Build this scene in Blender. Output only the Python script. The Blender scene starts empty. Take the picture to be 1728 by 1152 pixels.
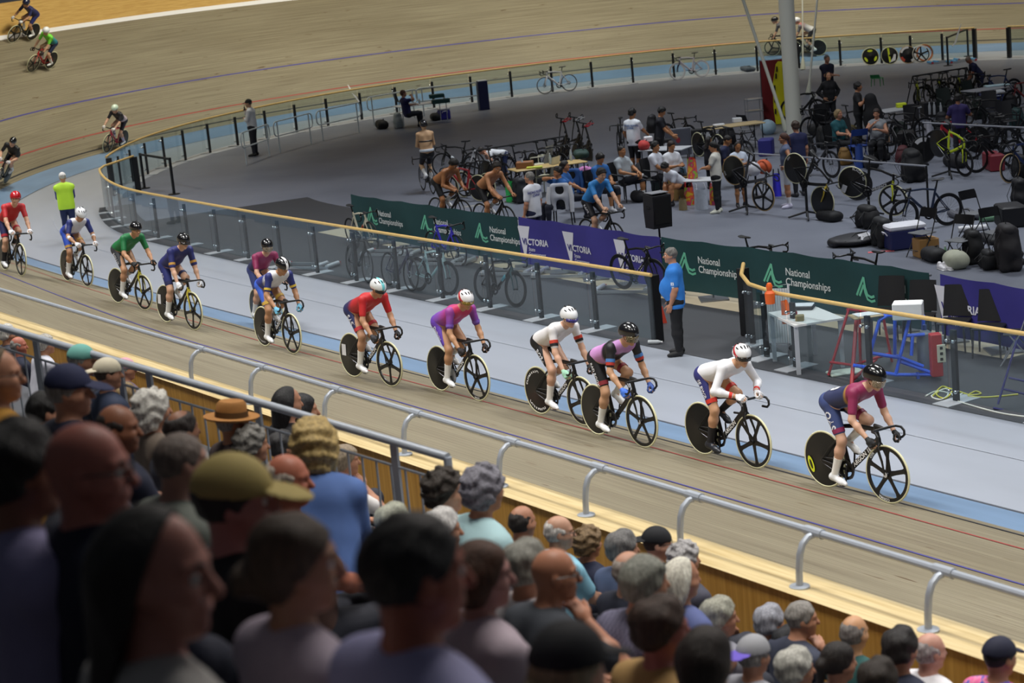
import bpy, math, random
import numpy as np
from mathutils import Vector, Matrix
from mathutils.bvhtree import BVHTree
rnd = random.Random(7)
C0 = bpy.context.scene.collection
PI = math.pi
V = lambda *a: np.array(a, float)
# ---------------------------------------------------------------- camera model
FPX, PITCH, ROLL, CAMH = 3360.0, 0.2135, -0.0958, 7.08
_F = V(0, math.cos(PITCH), -math.sin(PITCH)); _X = V(1, 0, 0); _U = np.cross(_X, _F)
CX = math.cos(ROLL)*_X + math.sin(ROLL)*_U; CU = -math.sin(ROLL)*_X + math.cos(ROLL)*_U; CF = _F
CAM = V(0, 0, CAMH)
def ray(u, v): return (u-864)/FPX*CX - (v-576)/FPX*CU + CF
def gp(u, v, z=0.0):
    d = ray(u, v); return CAM + d*((z-CAMH)/d[2])
def proj(w):
    d = np.asarray(w, float)-CAM; z = d@CF
    return V(864+FPX*(d@CX)/z, 576-FPX*(d@CU)/z)
def pxm(w): return FPX/((np.asarray(w)-CAM)@CF)
# ---------------------------------------------------------------- track model: s runs along the inner edge, off = horizontal distance outward
TC = V(7.416, 58.574); TR = 21.942; TA = 0.57188
TN = V(math.cos(TA), math.sin(TA)); TT = V(-TN[1], TN[0])
_cs = np.arange(-34, 78, 4.0)
_cv = np.array([-.03,-.02,-.01,.01,.04,.08,.1,.1,.03,-.1,-.28,-.39,-.35,-.22,-.09,0,.13,.21,.16,.15,.21,.15,-.06,-.25,-.32,-.32,-.3,-.27])
_fs = np.arange(-70, 125, 1.0)
_b2 = np.interp(_fs, [-40,-14,4,18,30,50,62,75,92], [13.46,13.46,26.1,41.4,42.8,40.9,31.8,31.5,13.46])
_b2 = np.convolve(np.pad(_b2, 6, 'edge'), np.hanning(13)/np.hanning(13).sum(), 'valid')
_b1 = np.interp(_fs, [-15,12,50,80], [9.9,21,21,10])
WB, WT = .78, 6.91
def E2(s, off=0.0):
    th = min(max(s/TR, 0), PI); r = TR+off+np.interp(s, _cs, _cv)
    p = TC - math.cos(th)*r*TN + math.sin(th)*r*TT
    if s < 0: p = p + s*TT
    if s > PI*TR: p = p - (s-PI*TR)*TT
    return p
def tdir(s):           # unit tangent in plan (direction of increasing s) and outward normal
    th = min(max(s/TR, 0), PI)
    o = -math.cos(th)*TN + math.sin(th)*TT
    return V(math.sin(th)*TN[0]+math.cos(th)*TT[0], math.sin(th)*TN[1]+math.cos(th)*TT[1]), o
def TP(s, d):          # d: <0 apron (flat), 0..WB blue band, above: boards
    b1 = math.radians(np.interp(s, _fs, _b1)); b2 = math.radians(np.interp(s, _fs, _b2))
    if d <= 0: o, z = d, 0.0
    elif d <= WB: o, z = d*math.cos(b1), d*math.sin(b1)
    else: o, z = WB*math.cos(b1)+(d-WB)*math.cos(b2), WB*math.sin(b1)+(d-WB)*math.sin(b2)
    p = E2(s, o); return V(p[0], p[1], z)
def on_track(u, v, s0, d0=1.0):   # the point of the track surface seen at a pixel
    q = V(s0, d0)
    for _ in range(40):
        e = proj(TP(*q))-V(u, v)
        J = np.stack([(proj(TP(q[0]+.01, q[1]))-V(u, v)-e)/.01, (proj(TP(q[0], q[1]+.01))-V(u, v)-e)/.01], 1)
        q = q-np.clip(np.linalg.solve(J, e), -2, 2)
    return q
def so(p):             # world xy -> (s, off)
    d = np.asarray(p)[:2]-TC; al = d@TT
    if al > 0:
        th = math.atan2(al, -(d@TN)); s = th*TR
        return s, math.hypot(*d)-TR-np.interp(s, _cs, _cv)
    return al, -(d@TN)-TR-np.interp(al, _cs, _cv)
# ---------------------------------------------------------------- materials
_mats = {}
def lin(c): return tuple(x/12.92 if x <= .04045 else ((x+.055)/1.055)**2.4 for x in c)
def hexc(h): return lin(tuple(int(h[i:i+2], 16)/255 for i in (0, 2, 4)))
def M(h, rough=.55, metal=0.0, coat=0.0, noise=.0, nscale=30.0, trans=0.0):
    key = (h, rough, metal, coat, noise, nscale, trans)
    if key in _mats: return _mats[key]
    m = bpy.data.materials.new('m_'+h); m.use_nodes = True
    nt = m.node_tree; b = nt.nodes['Principled BSDF']
    c = hexc(h); b.inputs['Base Color'].default_value = (*c, 1)
    b.inputs['Roughness'].default_value = rough; b.inputs['Metallic'].default_value = metal
    b.inputs['Coat Weight'].default_value = coat; b.inputs['Coat Roughness'].default_value = .08
    b.inputs['Transmission Weight'].default_value = trans
    if noise:
        tc = nt.nodes.new('ShaderNodeTexCoord'); n = nt.nodes.new('ShaderNodeTexNoise')
        n.inputs['Scale'].default_value = nscale; n.inputs['Detail'].default_value = 4
        r = nt.nodes.new('ShaderNodeMix'); r.data_type = 'RGBA'
        r.inputs['A'].default_value = (*[max(0, x*(1-noise)) for x in c], 1)
        r.inputs['B'].default_value = (*[min(1, x*(1+noise)) for x in c], 1)
        nt.links.new(tc.outputs['Object'], n.inputs['Vector']); nt.links.new(n.outputs['Fac'], r.inputs['Factor'])
        nt.links.new(r.outputs['Result'], b.inputs['Base Color'])
    _mats[key] = m; return m
def cloth(h): return M(h, .8, noise=.12, nscale=9)
def skinm(h): return M(h, .5, noise=.06, nscale=14)
def carbon(h='0a0a0c', r=.42): return M(h, r, coat=.08)
def gradm(name, stops, axis=2, lo=0.0, hi=1.0, rough=.55):   # colour bands / fades woven into a garment, in the garment's own coordinates
    if name in _mats: return _mats[name]
    m = bpy.data.materials.new(name); m.use_nodes = True; nt = m.node_tree; b = nt.nodes['Principled BSDF']
    b.inputs['Roughness'].default_value = rough
    tc = nt.nodes.new('ShaderNodeTexCoord'); sp = nt.nodes.new('ShaderNodeSeparateXYZ'); mr = nt.nodes.new('ShaderNodeMapRange')
    cr = nt.nodes.new('ShaderNodeValToRGB')
    nt.links.new(tc.outputs['Object'], sp.inputs[0]); nt.links.new(sp.outputs[axis], mr.inputs['Value'])
    mr.inputs['From Min'].default_value = lo; mr.inputs['From Max'].default_value = hi
    nt.links.new(mr.outputs[0], cr.inputs[0]); nt.links.new(cr.outputs[0], b.inputs['Base Color'])
    el = cr.color_ramp.elements
    while len(el) < len(stops): el.new(.5)
    for e, (p, h) in zip(el, stops): e.position = p; e.color = (*hexc(h), 1)
    _mats[name] = m; return m
# ---------------------------------------------------------------- mesh builder
class MB:
    def __init__(s): s.v = []; s.f = []; s.m = []
    def add(s, vs, fs, mi=0):
        b = len(s.v); s.v.extend([tuple(map(float, x)) for x in vs]); s.f.extend([tuple(b+i for i in f) for f in fs]); s.m.extend([mi]*len(fs)); return s
    def box(s, c, d, mi=0, R=None):
        x, y, z = [k/2 for k in d]
        vs = [V(a, b, e) for a in (-x, x) for b in (-y, y) for e in (-z, z)]
        if R is not None: vs = [R@k for k in vs]
        return s.add([k+np.asarray(c) for k in vs], [(0,1,3,2),(4,6,7,5),(0,4,5,1),(2,3,7,6),(0,2,6,4),(1,5,7,3)], mi)
    def rbox(s, c, d, r=.02, mi=0, R=None):      # box with bevelled edges
        x, y, z = [k/2 for k in d]; r = min(r, x*.9, y*.9, z*.9); L = []
        for zz, k in ((-z, r), (-z+r, 0), (z-r, 0), (z, r)):
            a, b = x-k, y-k; q = r
            L.append([V(a-q, -b, zz), V(a, -b+q, zz), V(a, b-q, zz), V(a-q, b, zz), V(-a+q, b, zz), V(-a, b-q, zz), V(-a, -b+q, zz), V(-a+q, -b, zz)])
        vs = [k for l in L for k in l]
        if R is not None: vs = [R@k for k in vs]
        fs = [tuple(range(7, -1, -1)), tuple(range(24, 32))]
        for j in range(3):
            for i in range(8): fs.append((j*8+i, j*8+(i+1) % 8, (j+1)*8+(i+1) % 8, (j+1)*8+i))
        return s.add([k+np.asarray(c) for k in vs], fs, mi)
    def tube(s, pts, r, n=10, mi=0, closed=False, flat=1.0, side=None, caps=True):
        pts = [np.asarray(p, float) for p in pts]; N = len(pts)
        rs = r if hasattr(r, '__len__') else [r]*N
        fl = flat if hasattr(flat, '__len__') else [flat]*N
        vs = []; prev = None
        for i, p in enumerate(pts):
            a = pts[(i-1) % N] if closed or i > 0 else p; b = pts[(i+1) % N] if closed or i < N-1 else p
            t = b-a; t = t/(np.linalg.norm(t)+1e-12)
            if side is not None: u = np.asarray(side, float)
            elif prev is None: u = V(0, 0, 1) if abs(t[2]) < .9 else V(1, 0, 0)
            else: u = prev
            u = u-t*(u@t); u = u/(np.linalg.norm(u)+1e-12); w = np.cross(t, u); prev = u
            for k in range(n):
                an = 2*PI*k/n; vs.append(p+rs[i]*(math.cos(an)*u*fl[i]+math.sin(an)*w))
        fs = []
        for i in range(N if closed else N-1):
            for k in range(n): fs.append((i*n+k, i*n+(k+1) % n, ((i+1) % N)*n+(k+1) % n, ((i+1) % N)*n+k))
        if caps and not closed: fs.append(tuple(range(n-1, -1, -1))); fs.append(tuple((N-1)*n+k for k in range(n)))
        return s.add(vs, fs, mi)
    def lathe(s, prof, n=24, c=(0, 0, 0), axis='z', mi=0, caps=True):   # prof: (radius, height)
        vs = []
        for r, h in prof:
            for k in range(n):
                a = 2*PI*k/n; x, y = r*math.cos(a), r*math.sin(a)
                q = (x, y, h) if axis == 'z' else (x, -h, y) if axis == 'y' else (h, x, y)
                vs.append(np.asarray(q)+np.asarray(c))
        fs = [(i*n+k, i*n+(k+1) % n, (i+1)*n+(k+1) % n, (i+1)*n+k) for i in range(len(prof)-1) for k in range(n)]
        if caps: fs.append(tuple(range(n-1, -1, -1))); fs.append(tuple((len(prof)-1)*n+k for k in range(n)))
        return s.add(vs, fs, mi)
    def prism(s, poly, o, ax, ay, th, mi=0):     # polygon in plane (o, ax, ay), thickness th along ax x ay
        o, ax, ay = map(lambda q: np.asarray(q, float), (o, ax, ay)); nrm = np.cross(ax, ay); n = len(poly)
        vs = [o+a*ax+b*ay for a, b in poly]+[o+a*ax+b*ay+th*nrm for a, b in poly]
        return s.add(vs, [tuple(range(n-1, -1, -1)), tuple(range(n, 2*n))]+[(i, (i+1) % n, n+(i+1) % n, n+i) for i in range(n)], mi)
    def grid(s, fn, us, vs_, mi=0, flip=False):
        n = len(vs_); P = [fn(u, v) for u in us for v in vs_]
        fs = [(i*n+j, (i+1)*n+j, (i+1)*n+j+1, i*n+j+1) for i in range(len(us)-1) for j in range(n-1)]
        if flip: fs = [f[::-1] for f in fs]
        return s.add(P, fs, mi)
    def mesh(s, name, smooth=35):
        return mkmesh(name, s.v, s.f, s.m, smooth)
def mkmesh(name, v, f, mi=None, smooth=35):
    me = bpy.data.meshes.new(name); me.from_pydata(v, [], f)
    if mi is not None and len(mi) and max(mi) > 0: me.polygons.foreach_set('material_index', np.asarray(mi, dtype=np.int32))
    if smooth:
        me.polygons.foreach_set('use_smooth', np.ones(len(me.polygons), dtype=bool))
        if smooth < 180: me.set_sharp_from_angle(angle=math.radians(smooth))
    me.update(); return me
def ob(name, me, mats=None, parent=None, loc=None, rot=None):
    o = bpy.data.objects.new(name, me); C0.objects.link(o)
    if mats is not None and me is not None:
        if not isinstance(mats, (list, tuple)): mats = [mats]
        while len(me.materials) < len(mats): me.materials.append(None)
        for i, m in enumerate(mats):
            if me.materials[i] is None: me.materials[i] = m
            elif me.materials[i] != m: o.material_slots[i].link = 'OBJECT'; o.material_slots[i].material = m
    if parent is not None: o.parent = parent
    if loc is not None: o.location = loc
    if rot is not None: o.rotation_euler = rot
    return o
def tag(o, label, cat, group=None):
    o['label'] = label; o['category'] = cat
    if group: o['group'] = group
    return o
def thing(name, label, cat, loc=(0, 0, 0), rz=0.0, group=None, rot=None):
    o = bpy.data.objects.new(name, None); C0.objects.link(o); o.empty_display_size = .1
    o.location = loc; o.rotation_euler = rot if rot is not None else (0, 0, rz)
    return tag(o, label, cat, group)
def struct(name, me, mats, **k):
    o = ob(name, me, mats, **k); o['kind'] = 'structure'; return o
def place(o, P, X, Y, Z):    # set a full frame
    m = Matrix.Identity(4)
    for i in range(3): m[i][0], m[i][1], m[i][2], m[i][3] = X[i], Y[i], Z[i], P[i]
    o.matrix_world = m
def rotz(a): return np.array([[math.cos(a), -math.sin(a), 0], [math.sin(a), math.cos(a), 0], [0, 0, 1]])
def roty(a): return np.array([[math.cos(a), 0, math.sin(a)], [0, 1, 0], [-math.sin(a), 0, math.cos(a)]])
def rotx(a): return np.array([[1, 0, 0], [0, math.cos(a), -math.sin(a)], [0, math.sin(a), math.cos(a)]])
def nrm(v): v = np.asarray(v, float); return v/(np.linalg.norm(v)+1e-12)
_tx = {}
def textmesh(s, size=1.0, ext=0.0, bold=0.0, align='LEFT', sp=1.0, res=3):
    k = (s, size, ext, bold, align, sp)
    if k in _tx: return _tx[k]
    cu = bpy.data.curves.new('lettering', 'FONT'); cu.body = s; cu.size = size; cu.extrude = ext; cu.offset = bold; cu.align_x = align
    cu.resolution_u = res; cu.space_character = sp; cu.space_line = .95
    o = bpy.data.objects.new('t', cu); C0.objects.link(o); bpy.context.view_layer.update()
    me = bpy.data.meshes.new_from_object(o.evaluated_get(bpy.context.evaluated_depsgraph_get()))
    bpy.data.objects.remove(o); me.name = 'lettering'; _tx[k] = me; return me
def text_vf(s, **k):
    me = textmesh(s, **k); v = np.empty(len(me.vertices)*3); me.vertices.foreach_get('co', v)
    return v.reshape(-1, 3), [tuple(p.vertices) for p in me.polygons]
# ---------------------------------------------------------------- implicit surfaces (smooth unions of tapered limbs), meshed with surface nets
def cone(a, b, ra, rb=None, k=.04, tg=0): return ('c', np.asarray(a, float), np.asarray(b, float), ra, ra if rb is None else rb, k, tg)
def ell(c, r, k=.03, R=None, tg=0): return ('e', np.asarray(c, float), np.asarray(r, float), R, None, k, tg)
def _dist(p, X, Y, Z):
    if p[0] == 'c':
        a, b, ra, rb = p[1:5]; d = b-a; L = d@d+1e-9
        x, y, z = X-a[0], Y-a[1], Z-a[2]
        t = np.clip((x*d[0]+y*d[1]+z*d[2])/L, 0, 1)
        return np.sqrt((x-t*d[0])**2+(y-t*d[1])**2+(z-t*d[2])**2)-(ra+(rb-ra)*t)
    c, r, R = p[1:4]; x, y, z = X-c[0], Y-c[1], Z-c[2]
    if R is not None: x, y, z = R[0, 0]*x+R[1, 0]*y+R[2, 0]*z, R[0, 1]*x+R[1, 1]*y+R[2, 1]*z, R[0, 2]*x+R[1, 2]*y+R[2, 2]*z
    k0 = np.sqrt((x/r[0])**2+(y/r[1])**2+(z/r[2])**2); k1 = np.sqrt((x/r[0]**2)**2+(y/r[1]**2)**2+(z/r[2]**2)**2)
    return k0*(k0-1)/(k1+1e-9)
def _bb(p):
    if p[0] == 'c':
        q = np.stack([p[1], p[2]]); r = max(p[3], p[4]); return q.min(0)-r, q.max(0)+r
    r = p[2].max() if p[3] is not None else p[2]; return p[1]-r, p[1]+r
def _axis(lo, hi, h, fine):
    out = [lo]
    while out[-1] < hi:
        x = out[-1]; st = h
        for a, b, hf in fine:
            if a-h < x < b: st = min(st, hf)
        out.append(x+st)
    return np.array(out)
def sdf(name, prims, h=.014, fine=None, cuts=(), subs=(), noise=None, grow=0.0, smooth=180, raw=False):
    """fine: list of (lo, hi, step) boxes sampled finer. cuts: (n, d): keeps n.p < d. subs: prims carved away. noise: f(X,Y,Z)."""
    bbs = [_bb(p) for p in prims]; mg = .03+grow
    lo = np.min([b[0] for b in bbs], 0)-mg; hi = np.max([b[1] for b in bbs], 0)+mg
    ax = [_axis(lo[i], hi[i], h, [(f[0][i], f[1][i], f[2]) for f in (fine or [])]) for i in range(3)]
    F = np.full([len(a) for a in ax], .2, dtype=np.float32)
    for p, (bl, bh) in zip(prims, bbs):
        m = p[5]+.035+grow
        sl = tuple(slice(max(0, np.searchsorted(ax[i], bl[i]-m)-1), np.searchsorted(ax[i], bh[i]+m)+1) for i in range(3))
        d = _dist(p, ax[0][sl[0]][:, None, None], ax[1][sl[1]][None, :, None], ax[2][sl[2]][None, None, :])
        f = F[sl]; k = max(p[5], 1e-4); hh = np.maximum(k-np.abs(f-d), 0)/k
        F[sl] = np.minimum(f, d)-hh*hh*k*.25
    F -= grow
    g = (ax[0][:, None, None], ax[1][None, :, None], ax[2][None, None, :])
    for p in subs:
        d = -_dist(p, *g); k = max(p[5], 1e-4); hh = np.maximum(k-np.abs(F-d), 0)/k
        F = np.maximum(F, d)+hh*hh*k*.25
    if noise is not None: F = F+noise(*g)
    for n, d in cuts: F = np.maximum(F, n[0]*g[0]+n[1]*g[1]+n[2]*g[2]-d)
    v, q = surfnets(F, ax)
    if raw: return v, q
    return mkmesh(name, v, q, None, smooth)
def surfnets(F, ax):
    s = F < 0; n = np.array(F.shape)-1
    cnt = sum(s[i:i+n[0], j:j+n[1], k:k+n[2]].astype(np.int8) for i in (0, 1) for j in (0, 1) for k in (0, 1))
    act = (cnt > 0) & (cnt < 8); I = np.argwhere(act); N = len(I)
    idx = np.full(n, -1, dtype=np.int64); idx[act] = np.arange(N)
    offs = [(i, j, k) for i in (0, 1) for j in (0, 1) for k in (0, 1)]
    val = [F[I[:, 0]+o[0], I[:, 1]+o[1], I[:, 2]+o[2]] for o in offs]
    pos = [np.stack([ax[a][I[:, a]+o[a]] for a in range(3)], 1) for o in offs]
    acc = np.zeros((N, 3)); c = np.zeros(N)
    for a in range(8):
        for b in range(a+1, 8):
            if sum(x != y for x, y in zip(offs[a], offs[b])) != 1: continue
            m = (val[a] < 0) != (val[b] < 0); t = np.where(m, val[a]/(val[a]-val[b]+1e-20), 0)
            acc += np.where(m[:, None], pos[a]+(pos[b]-pos[a])*t[:, None], 0); c += m
    v = acc/np.maximum(c, 1)[:, None]; Q = []
    for a in range(3):
        b, e = (a+1) % 3, (a+2) % 3
        s0 = [slice(None)]*3; s1 = [slice(None)]*3; s0[a] = slice(0, -1); s1[a] = slice(1, None)
        for z in (s0, s1): z[b] = slice(1, -1); z[e] = slice(1, -1)
        A, B = s[tuple(s0)], s[tuple(s1)]; D = np.argwhere(A != B)
        if not len(D): continue
        ins = A[tuple(D.T)]; D = D.copy(); D[:, b] += 1; D[:, e] += 1
        def cell(db, de):
            q = D.copy(); q[:, b] -= db; q[:, e] -= de; return idx[q[:, 0], q[:, 1], q[:, 2]]
        q = np.stack([cell(1, 1), cell(0, 1), cell(0, 0), cell(1, 0)], 1)
        q[~ins] = q[~ins][:, ::-1]; Q.append(q)
    return v, np.concatenate(Q) if Q else np.zeros((0, 4), int)
def lerp(a, b, t): return np.asarray(a)+(np.asarray(b)-np.asarray(a))*t
# ---------------------------------------------------------------- scene, camera, lights
sc = bpy.context.scene
sc.view_settings.view_transform = 'Standard'; sc.view_settings.look = 'None'; sc.view_settings.gamma = 1.0
sc.view_settings.use_curve_mapping = False; sc.view_settings.exposure = 0.0
cd = bpy.data.cameras.new('camera'); cam = bpy.data.objects.new('camera', cd); C0.objects.link(cam); sc.camera = cam
cd.sensor_width = 36; cd.lens = 36*FPX/1728; cd.clip_end = 400; cd.clip_start = .1
place(cam, CAM, CX, CU, -CF)
cd.dof.use_dof = True; cd.dof.focus_distance = 27.0; cd.dof.aperture_fstop = 3.2
w = bpy.data.worlds.new('hall'); sc.world = w; w.use_nodes = True
w.node_tree.nodes['Background'].inputs[0].default_value = (.55, .6, .7, 1); w.node_tree.nodes['Background'].inputs[1].default_value = .06
LK = .43
def area(name, p, aim, sx, sy, power, col=(1, .98, .95), spread=180, xdir=None):
    l = bpy.data.lights.new(name, 'AREA'); l.shape = 'RECTANGLE'; l.size = sx; l.size_y = sy; l.energy = power*LK; l.color = col; l.spread = math.radians(spread)
    o = bpy.data.objects.new(name, l); C0.objects.link(o)
    Z = nrm(np.asarray(p)-np.asarray(aim)); X = np.asarray(xdir if xdir is not None else (1, 0, 0), float); X = nrm(X-Z*(X@Z)); place(o, p, X, np.cross(Z, X), Z); return o
def above(s, off, z): q = E2(s, off); return V(q[0], q[1], z)
T3 = V(TT[0], TT[1], 0); N3 = V(TN[0], TN[1], 0)
for i, s in enumerate((-46, -36, -26, -16, -6, 5)):
    k = (.92, .92, .90, .88, .88, .85)[i]
    area('hall_lamp', above(s, -5.2, 11.5), above(s, .5, 0), 5.0, 1.2, 760*k, (1, .99, .97), 112, T3)
    area('hall_lamp', above(s, 4.5, 12.5), above(s, 2.0, 0), 5.0, 1.2, 1150*k, (1, .99, .97), 105, T3)
for s, o_, pw in ((13, -4, 1050), (23, -4, 1200), (33, -4, 1300), (43, -4, 1350), (54, -4, 1400), (66, -4, 1400)):
    q = above(s, o_, 12.5); area('hall_lamp', q, above(s, 3.5, 1), 4.5, 1.2, pw, (1, .95, .79), 112, V(*tdir(s)[0], 0))
for s in (-40, -28, -16, -4): area('hall_lamp', above(s, -13, 12), above(s, -13, 0), 4, 1.5, 1080, (.92, .96, 1), 118, T3)
area('hall_lamp', V(8, 66, 13), V(8, 66, 0), 6, 3, 560, (.95, .97, 1), 130); area('hall_lamp', V(16, 50, 13), V(16, 50, 0), 6, 3, 700, (.95, .97, 1), 130)
for s, pw in ((-39, 480), (-31, 650), (-22, 650), (-12, 500)): area('stand_fill', above(s, 10.5, 12.5), above(s, 9.6, 3), 4, 1.6, pw, (1, .96, .9), 104, T3)  # added fill above the stand, brightens the spectators and the ledge face
area('stand_fill', above(-37, 6.5, 10.5), above(-42, 14, 5.5), 3, 1, 150, (1, .9, .84), 120, T3)  # added frontal fill that lightens the nearest rows
# ---------------------------------------------------------------- floor and boards
def uvmesh(name, fn, us, vs, mats, smooth=35, kind=True, flip=False, matfn=None):   # grid with a UV map in metres (along, across)
    mb = MB(); mb.grid(fn, us, vs, flip=flip); me = mkmesh(name, mb.v, mb.f, None, smooth)
    uv = me.uv_layers.new(name='UVMap'); co = [(u, v) for u in us for v in vs]
    for l in me.loops: uv.data[l.index].uv = co[l.vertex_index]
    return struct(name, me, mats)
def nodes(name):
    m = bpy.data.materials.new(name); m.use_nodes = True; nt = m.node_tree
    return m, nt, nt.nodes['Principled BSDF'], (lambda t, **k: _nn(nt, t, k))
def _nn(nt, t, k):
    n = nt.nodes.new(t)
    for a, b in k.items():
        if a.startswith('i_'): n.inputs[a[2:].replace('_', ' ')].default_value = b
        else: setattr(n, a, b)
    return n
def ramp(n, stops):
    el = n.color_ramp.elements
    while len(el) < len(stops): el.new(.5)
    for e, (p, c) in zip(el, stops): e.position = p; e.color = (*c, 1)
def wood_track():
    m, nt, b, N = nodes('track_boards'); L = nt.links.new
    uv = N('ShaderNodeUVMap'); mp = N('ShaderNodeMapping'); L(uv.outputs[0], mp.inputs[0]); mp.inputs['Scale'].default_value = (.30, 22, 1)
    n1 = N('ShaderNodeTexNoise', i_Scale=1.0, i_Detail=5.0, i_Roughness=.65); L(mp.outputs[0], n1.inputs['Vector'])
    r1 = N('ShaderNodeValToRGB'); L(n1.outputs['Fac'], r1.inputs[0])
    ramp(r1, [(.20, hexc('4a4335')), (.36, hexc('746b57')), (.52, hexc('88806b')), (.66, hexc('948d75')), (.82, hexc('aca58d'))])
    mp2 = N('ShaderNodeMapping'); L(uv.outputs[0], mp2.inputs[0]); mp2.inputs['Scale'].default_value = (.12, .5, 1)
    n2 = N('ShaderNodeTexNoise', i_Scale=1.0, i_Detail=4.0); L(mp2.outputs[0], n2.inputs['Vector'])
    mx = N('ShaderNodeMix', data_type='RGBA', blend_type='MULTIPLY'); mx.inputs['Factor'].default_value = .6
    r2 = N('ShaderNodeValToRGB'); L(n2.outputs['Fac'], r2.inputs[0]); ramp(r2, [(.3, (.62, .58, .52)), (.7, (1, 1, 1))])
    L(r1.outputs[0], mx.inputs['A']); L(r2.outputs[0], mx.inputs['B'])
    # dark knots and scuffs, short and along the boards
    mp3 = N('ShaderNodeMapping'); L(uv.outputs[0], mp3.inputs[0]); mp3.inputs['Scale'].default_value = (1.6, 8, 1)
    n3 = N('ShaderNodeTexNoise', i_Scale=1.0, i_Detail=2.0); L(mp3.outputs[0], n3.inputs['Vector'])
    r3 = N('ShaderNodeValToRGB'); L(n3.outputs['Fac'], r3.inputs[0]); ramp(r3, [(.70, (0, 0, 0)), (.74, (1, 1, 1))])
    mx2 = N('ShaderNodeMix', data_type='RGBA'); L(r3.outputs[0], mx2.inputs['Factor']); L(mx.outputs['Result'], mx2.inputs['A']); mx2.inputs['B'].default_value = (*hexc('5c4a34'), 1)
    # board seams
    mp4 = N('ShaderNodeSeparateXYZ'); L(uv.outputs[0], mp4.inputs[0]); md = N('ShaderNodeMath', operation='MODULO'); L(mp4.outputs[1], md.inputs[0]); md.inputs[1].default_value = .065
    lt = N('ShaderNodeMath', operation='LESS_THAN'); L(md.outputs[0], lt.inputs[0]); lt.inputs[1].default_value = .009
    ml = N('ShaderNodeMath', operation='MULTIPLY'); L(lt.outputs[0], ml.inputs[0]); ml.inputs[1].default_value = .35
    mx3 = N('ShaderNodeMix', data_type='RGBA'); L(ml.outputs[0], mx3.inputs['Factor']); L(mx2.outputs['Result'], mx3.inputs['A']); mx3.inputs['B'].default_value = (*hexc('4a3c2a'), 1)
    L(mx3.outputs['Result'], b.inputs['Base Color']); b.inputs['Roughness'].default_value = .48
    return m
def paint(name, h, var=.12, sc_=(.3, 3, 1), rough=.4):
    m, nt, b, N = nodes(name); L = nt.links.new
    uv = N('ShaderNodeUVMap'); mp = N('ShaderNodeMapping'); L(uv.outputs[0], mp.inputs[0]); mp.inputs['Scale'].default_value = sc_
    n1 = N('ShaderNodeTexNoise', i_Scale=1.0, i_Detail=5.0); L(mp.outputs[0], n1.inputs['Vector'])
    r = N('ShaderNodeValToRGB'); L(n1.outputs['Fac'], r.inputs[0]); c = hexc(h)
    ramp(r, [(.3, [x*(1-var) for x in c]), (.7, [min(1, x*(1+var)) for x in c])])
    L(r.outputs[0], b.inputs['Base Color']); b.inputs['Roughness'].default_value = rough; return m
def timber(name, h1, h2, sc_=(1.5, 40, 40), rough=.6):
    m, nt, b, N = nodes(name); L = nt.links.new
    uv = N('ShaderNodeUVMap'); mp = N('ShaderNodeMapping'); L(uv.outputs[0], mp.inputs[0]); mp.inputs['Scale'].default_value = sc_
    n1 = N('ShaderNodeTexNoise', i_Scale=1.0, i_Detail=5.0, i_Distortion=.6); L(mp.outputs[0], n1.inputs['Vector'])
    r = N('ShaderNodeValToRGB'); L(n1.outputs['Fac'], r.inputs[0]); ramp(r, [(.3, hexc(h1)), (.7, hexc(h2))])
    L(r.outputs[0], b.inputs['Base Color']); b.inputs['Roughness'].default_value = rough; return m
SS = list(np.arange(-64, 112, 1.0))
WOODT = wood_track()
def wide(s0, s1, d0, d1, n=1, lift=0.0):
    def fn(s, d):
        p = TP(s, d); return p+V(0, 0, lift)
    return fn
uvmesh('floor_track_boards', lambda s, d: TP(s, d), SS, [WB, 2, 3.2, 4.5, 5.8, WT], WOODT, flip=False)
uvmesh('floor_blue_band', lambda s, d: TP(s, d), SS, [0, WB*.5, WB], paint('blue_band', '7089a6', .10, (.4, 3, 1), .4))
APR = paint('apron_paint', '9da3ae', .06, (.25, 1.2, 1), .3)
uvmesh('floor_apron', lambda s, d: TP(s, d), SS, [-3.3, -2.6, -1.3, 0], APR)
def stripe(name, d, wdt, h, s0=-64, s1=112, lift=.006, rough=.45):
    return uvmesh(name, lambda s, q: TP(s, q)+V(0, 0, lift), list(np.arange(s0, s1, 1.0)), [d-wdt/2, d+wdt/2], M(h, rough))
stripe('trim_1', WB+.2, .05, '23242a'); stripe('trim_2', WB+.87, .045, '9c3f3a'); stripe('trim_3', WB+2.42, .05, '434188')
stripe('trim_4', WT-.1, .22, 'e4e4e6'); stripe('trim_5', -.02, .035, '4f545e')
stripe('trim_6', -1.55, .03, '9aa0ab', -64, 8)
# far balustrade above the track and its timber face
TIMB = timber('balustrade_timber', 'b98d47', 'd9b36a')
uvmesh('wall_far', lambda s, h: TP(s, WT+.02)+V(0, 0, h), list(np.arange(12, 112, 1.0)), [-.05, .5, 1.1], TIMB)
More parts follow.
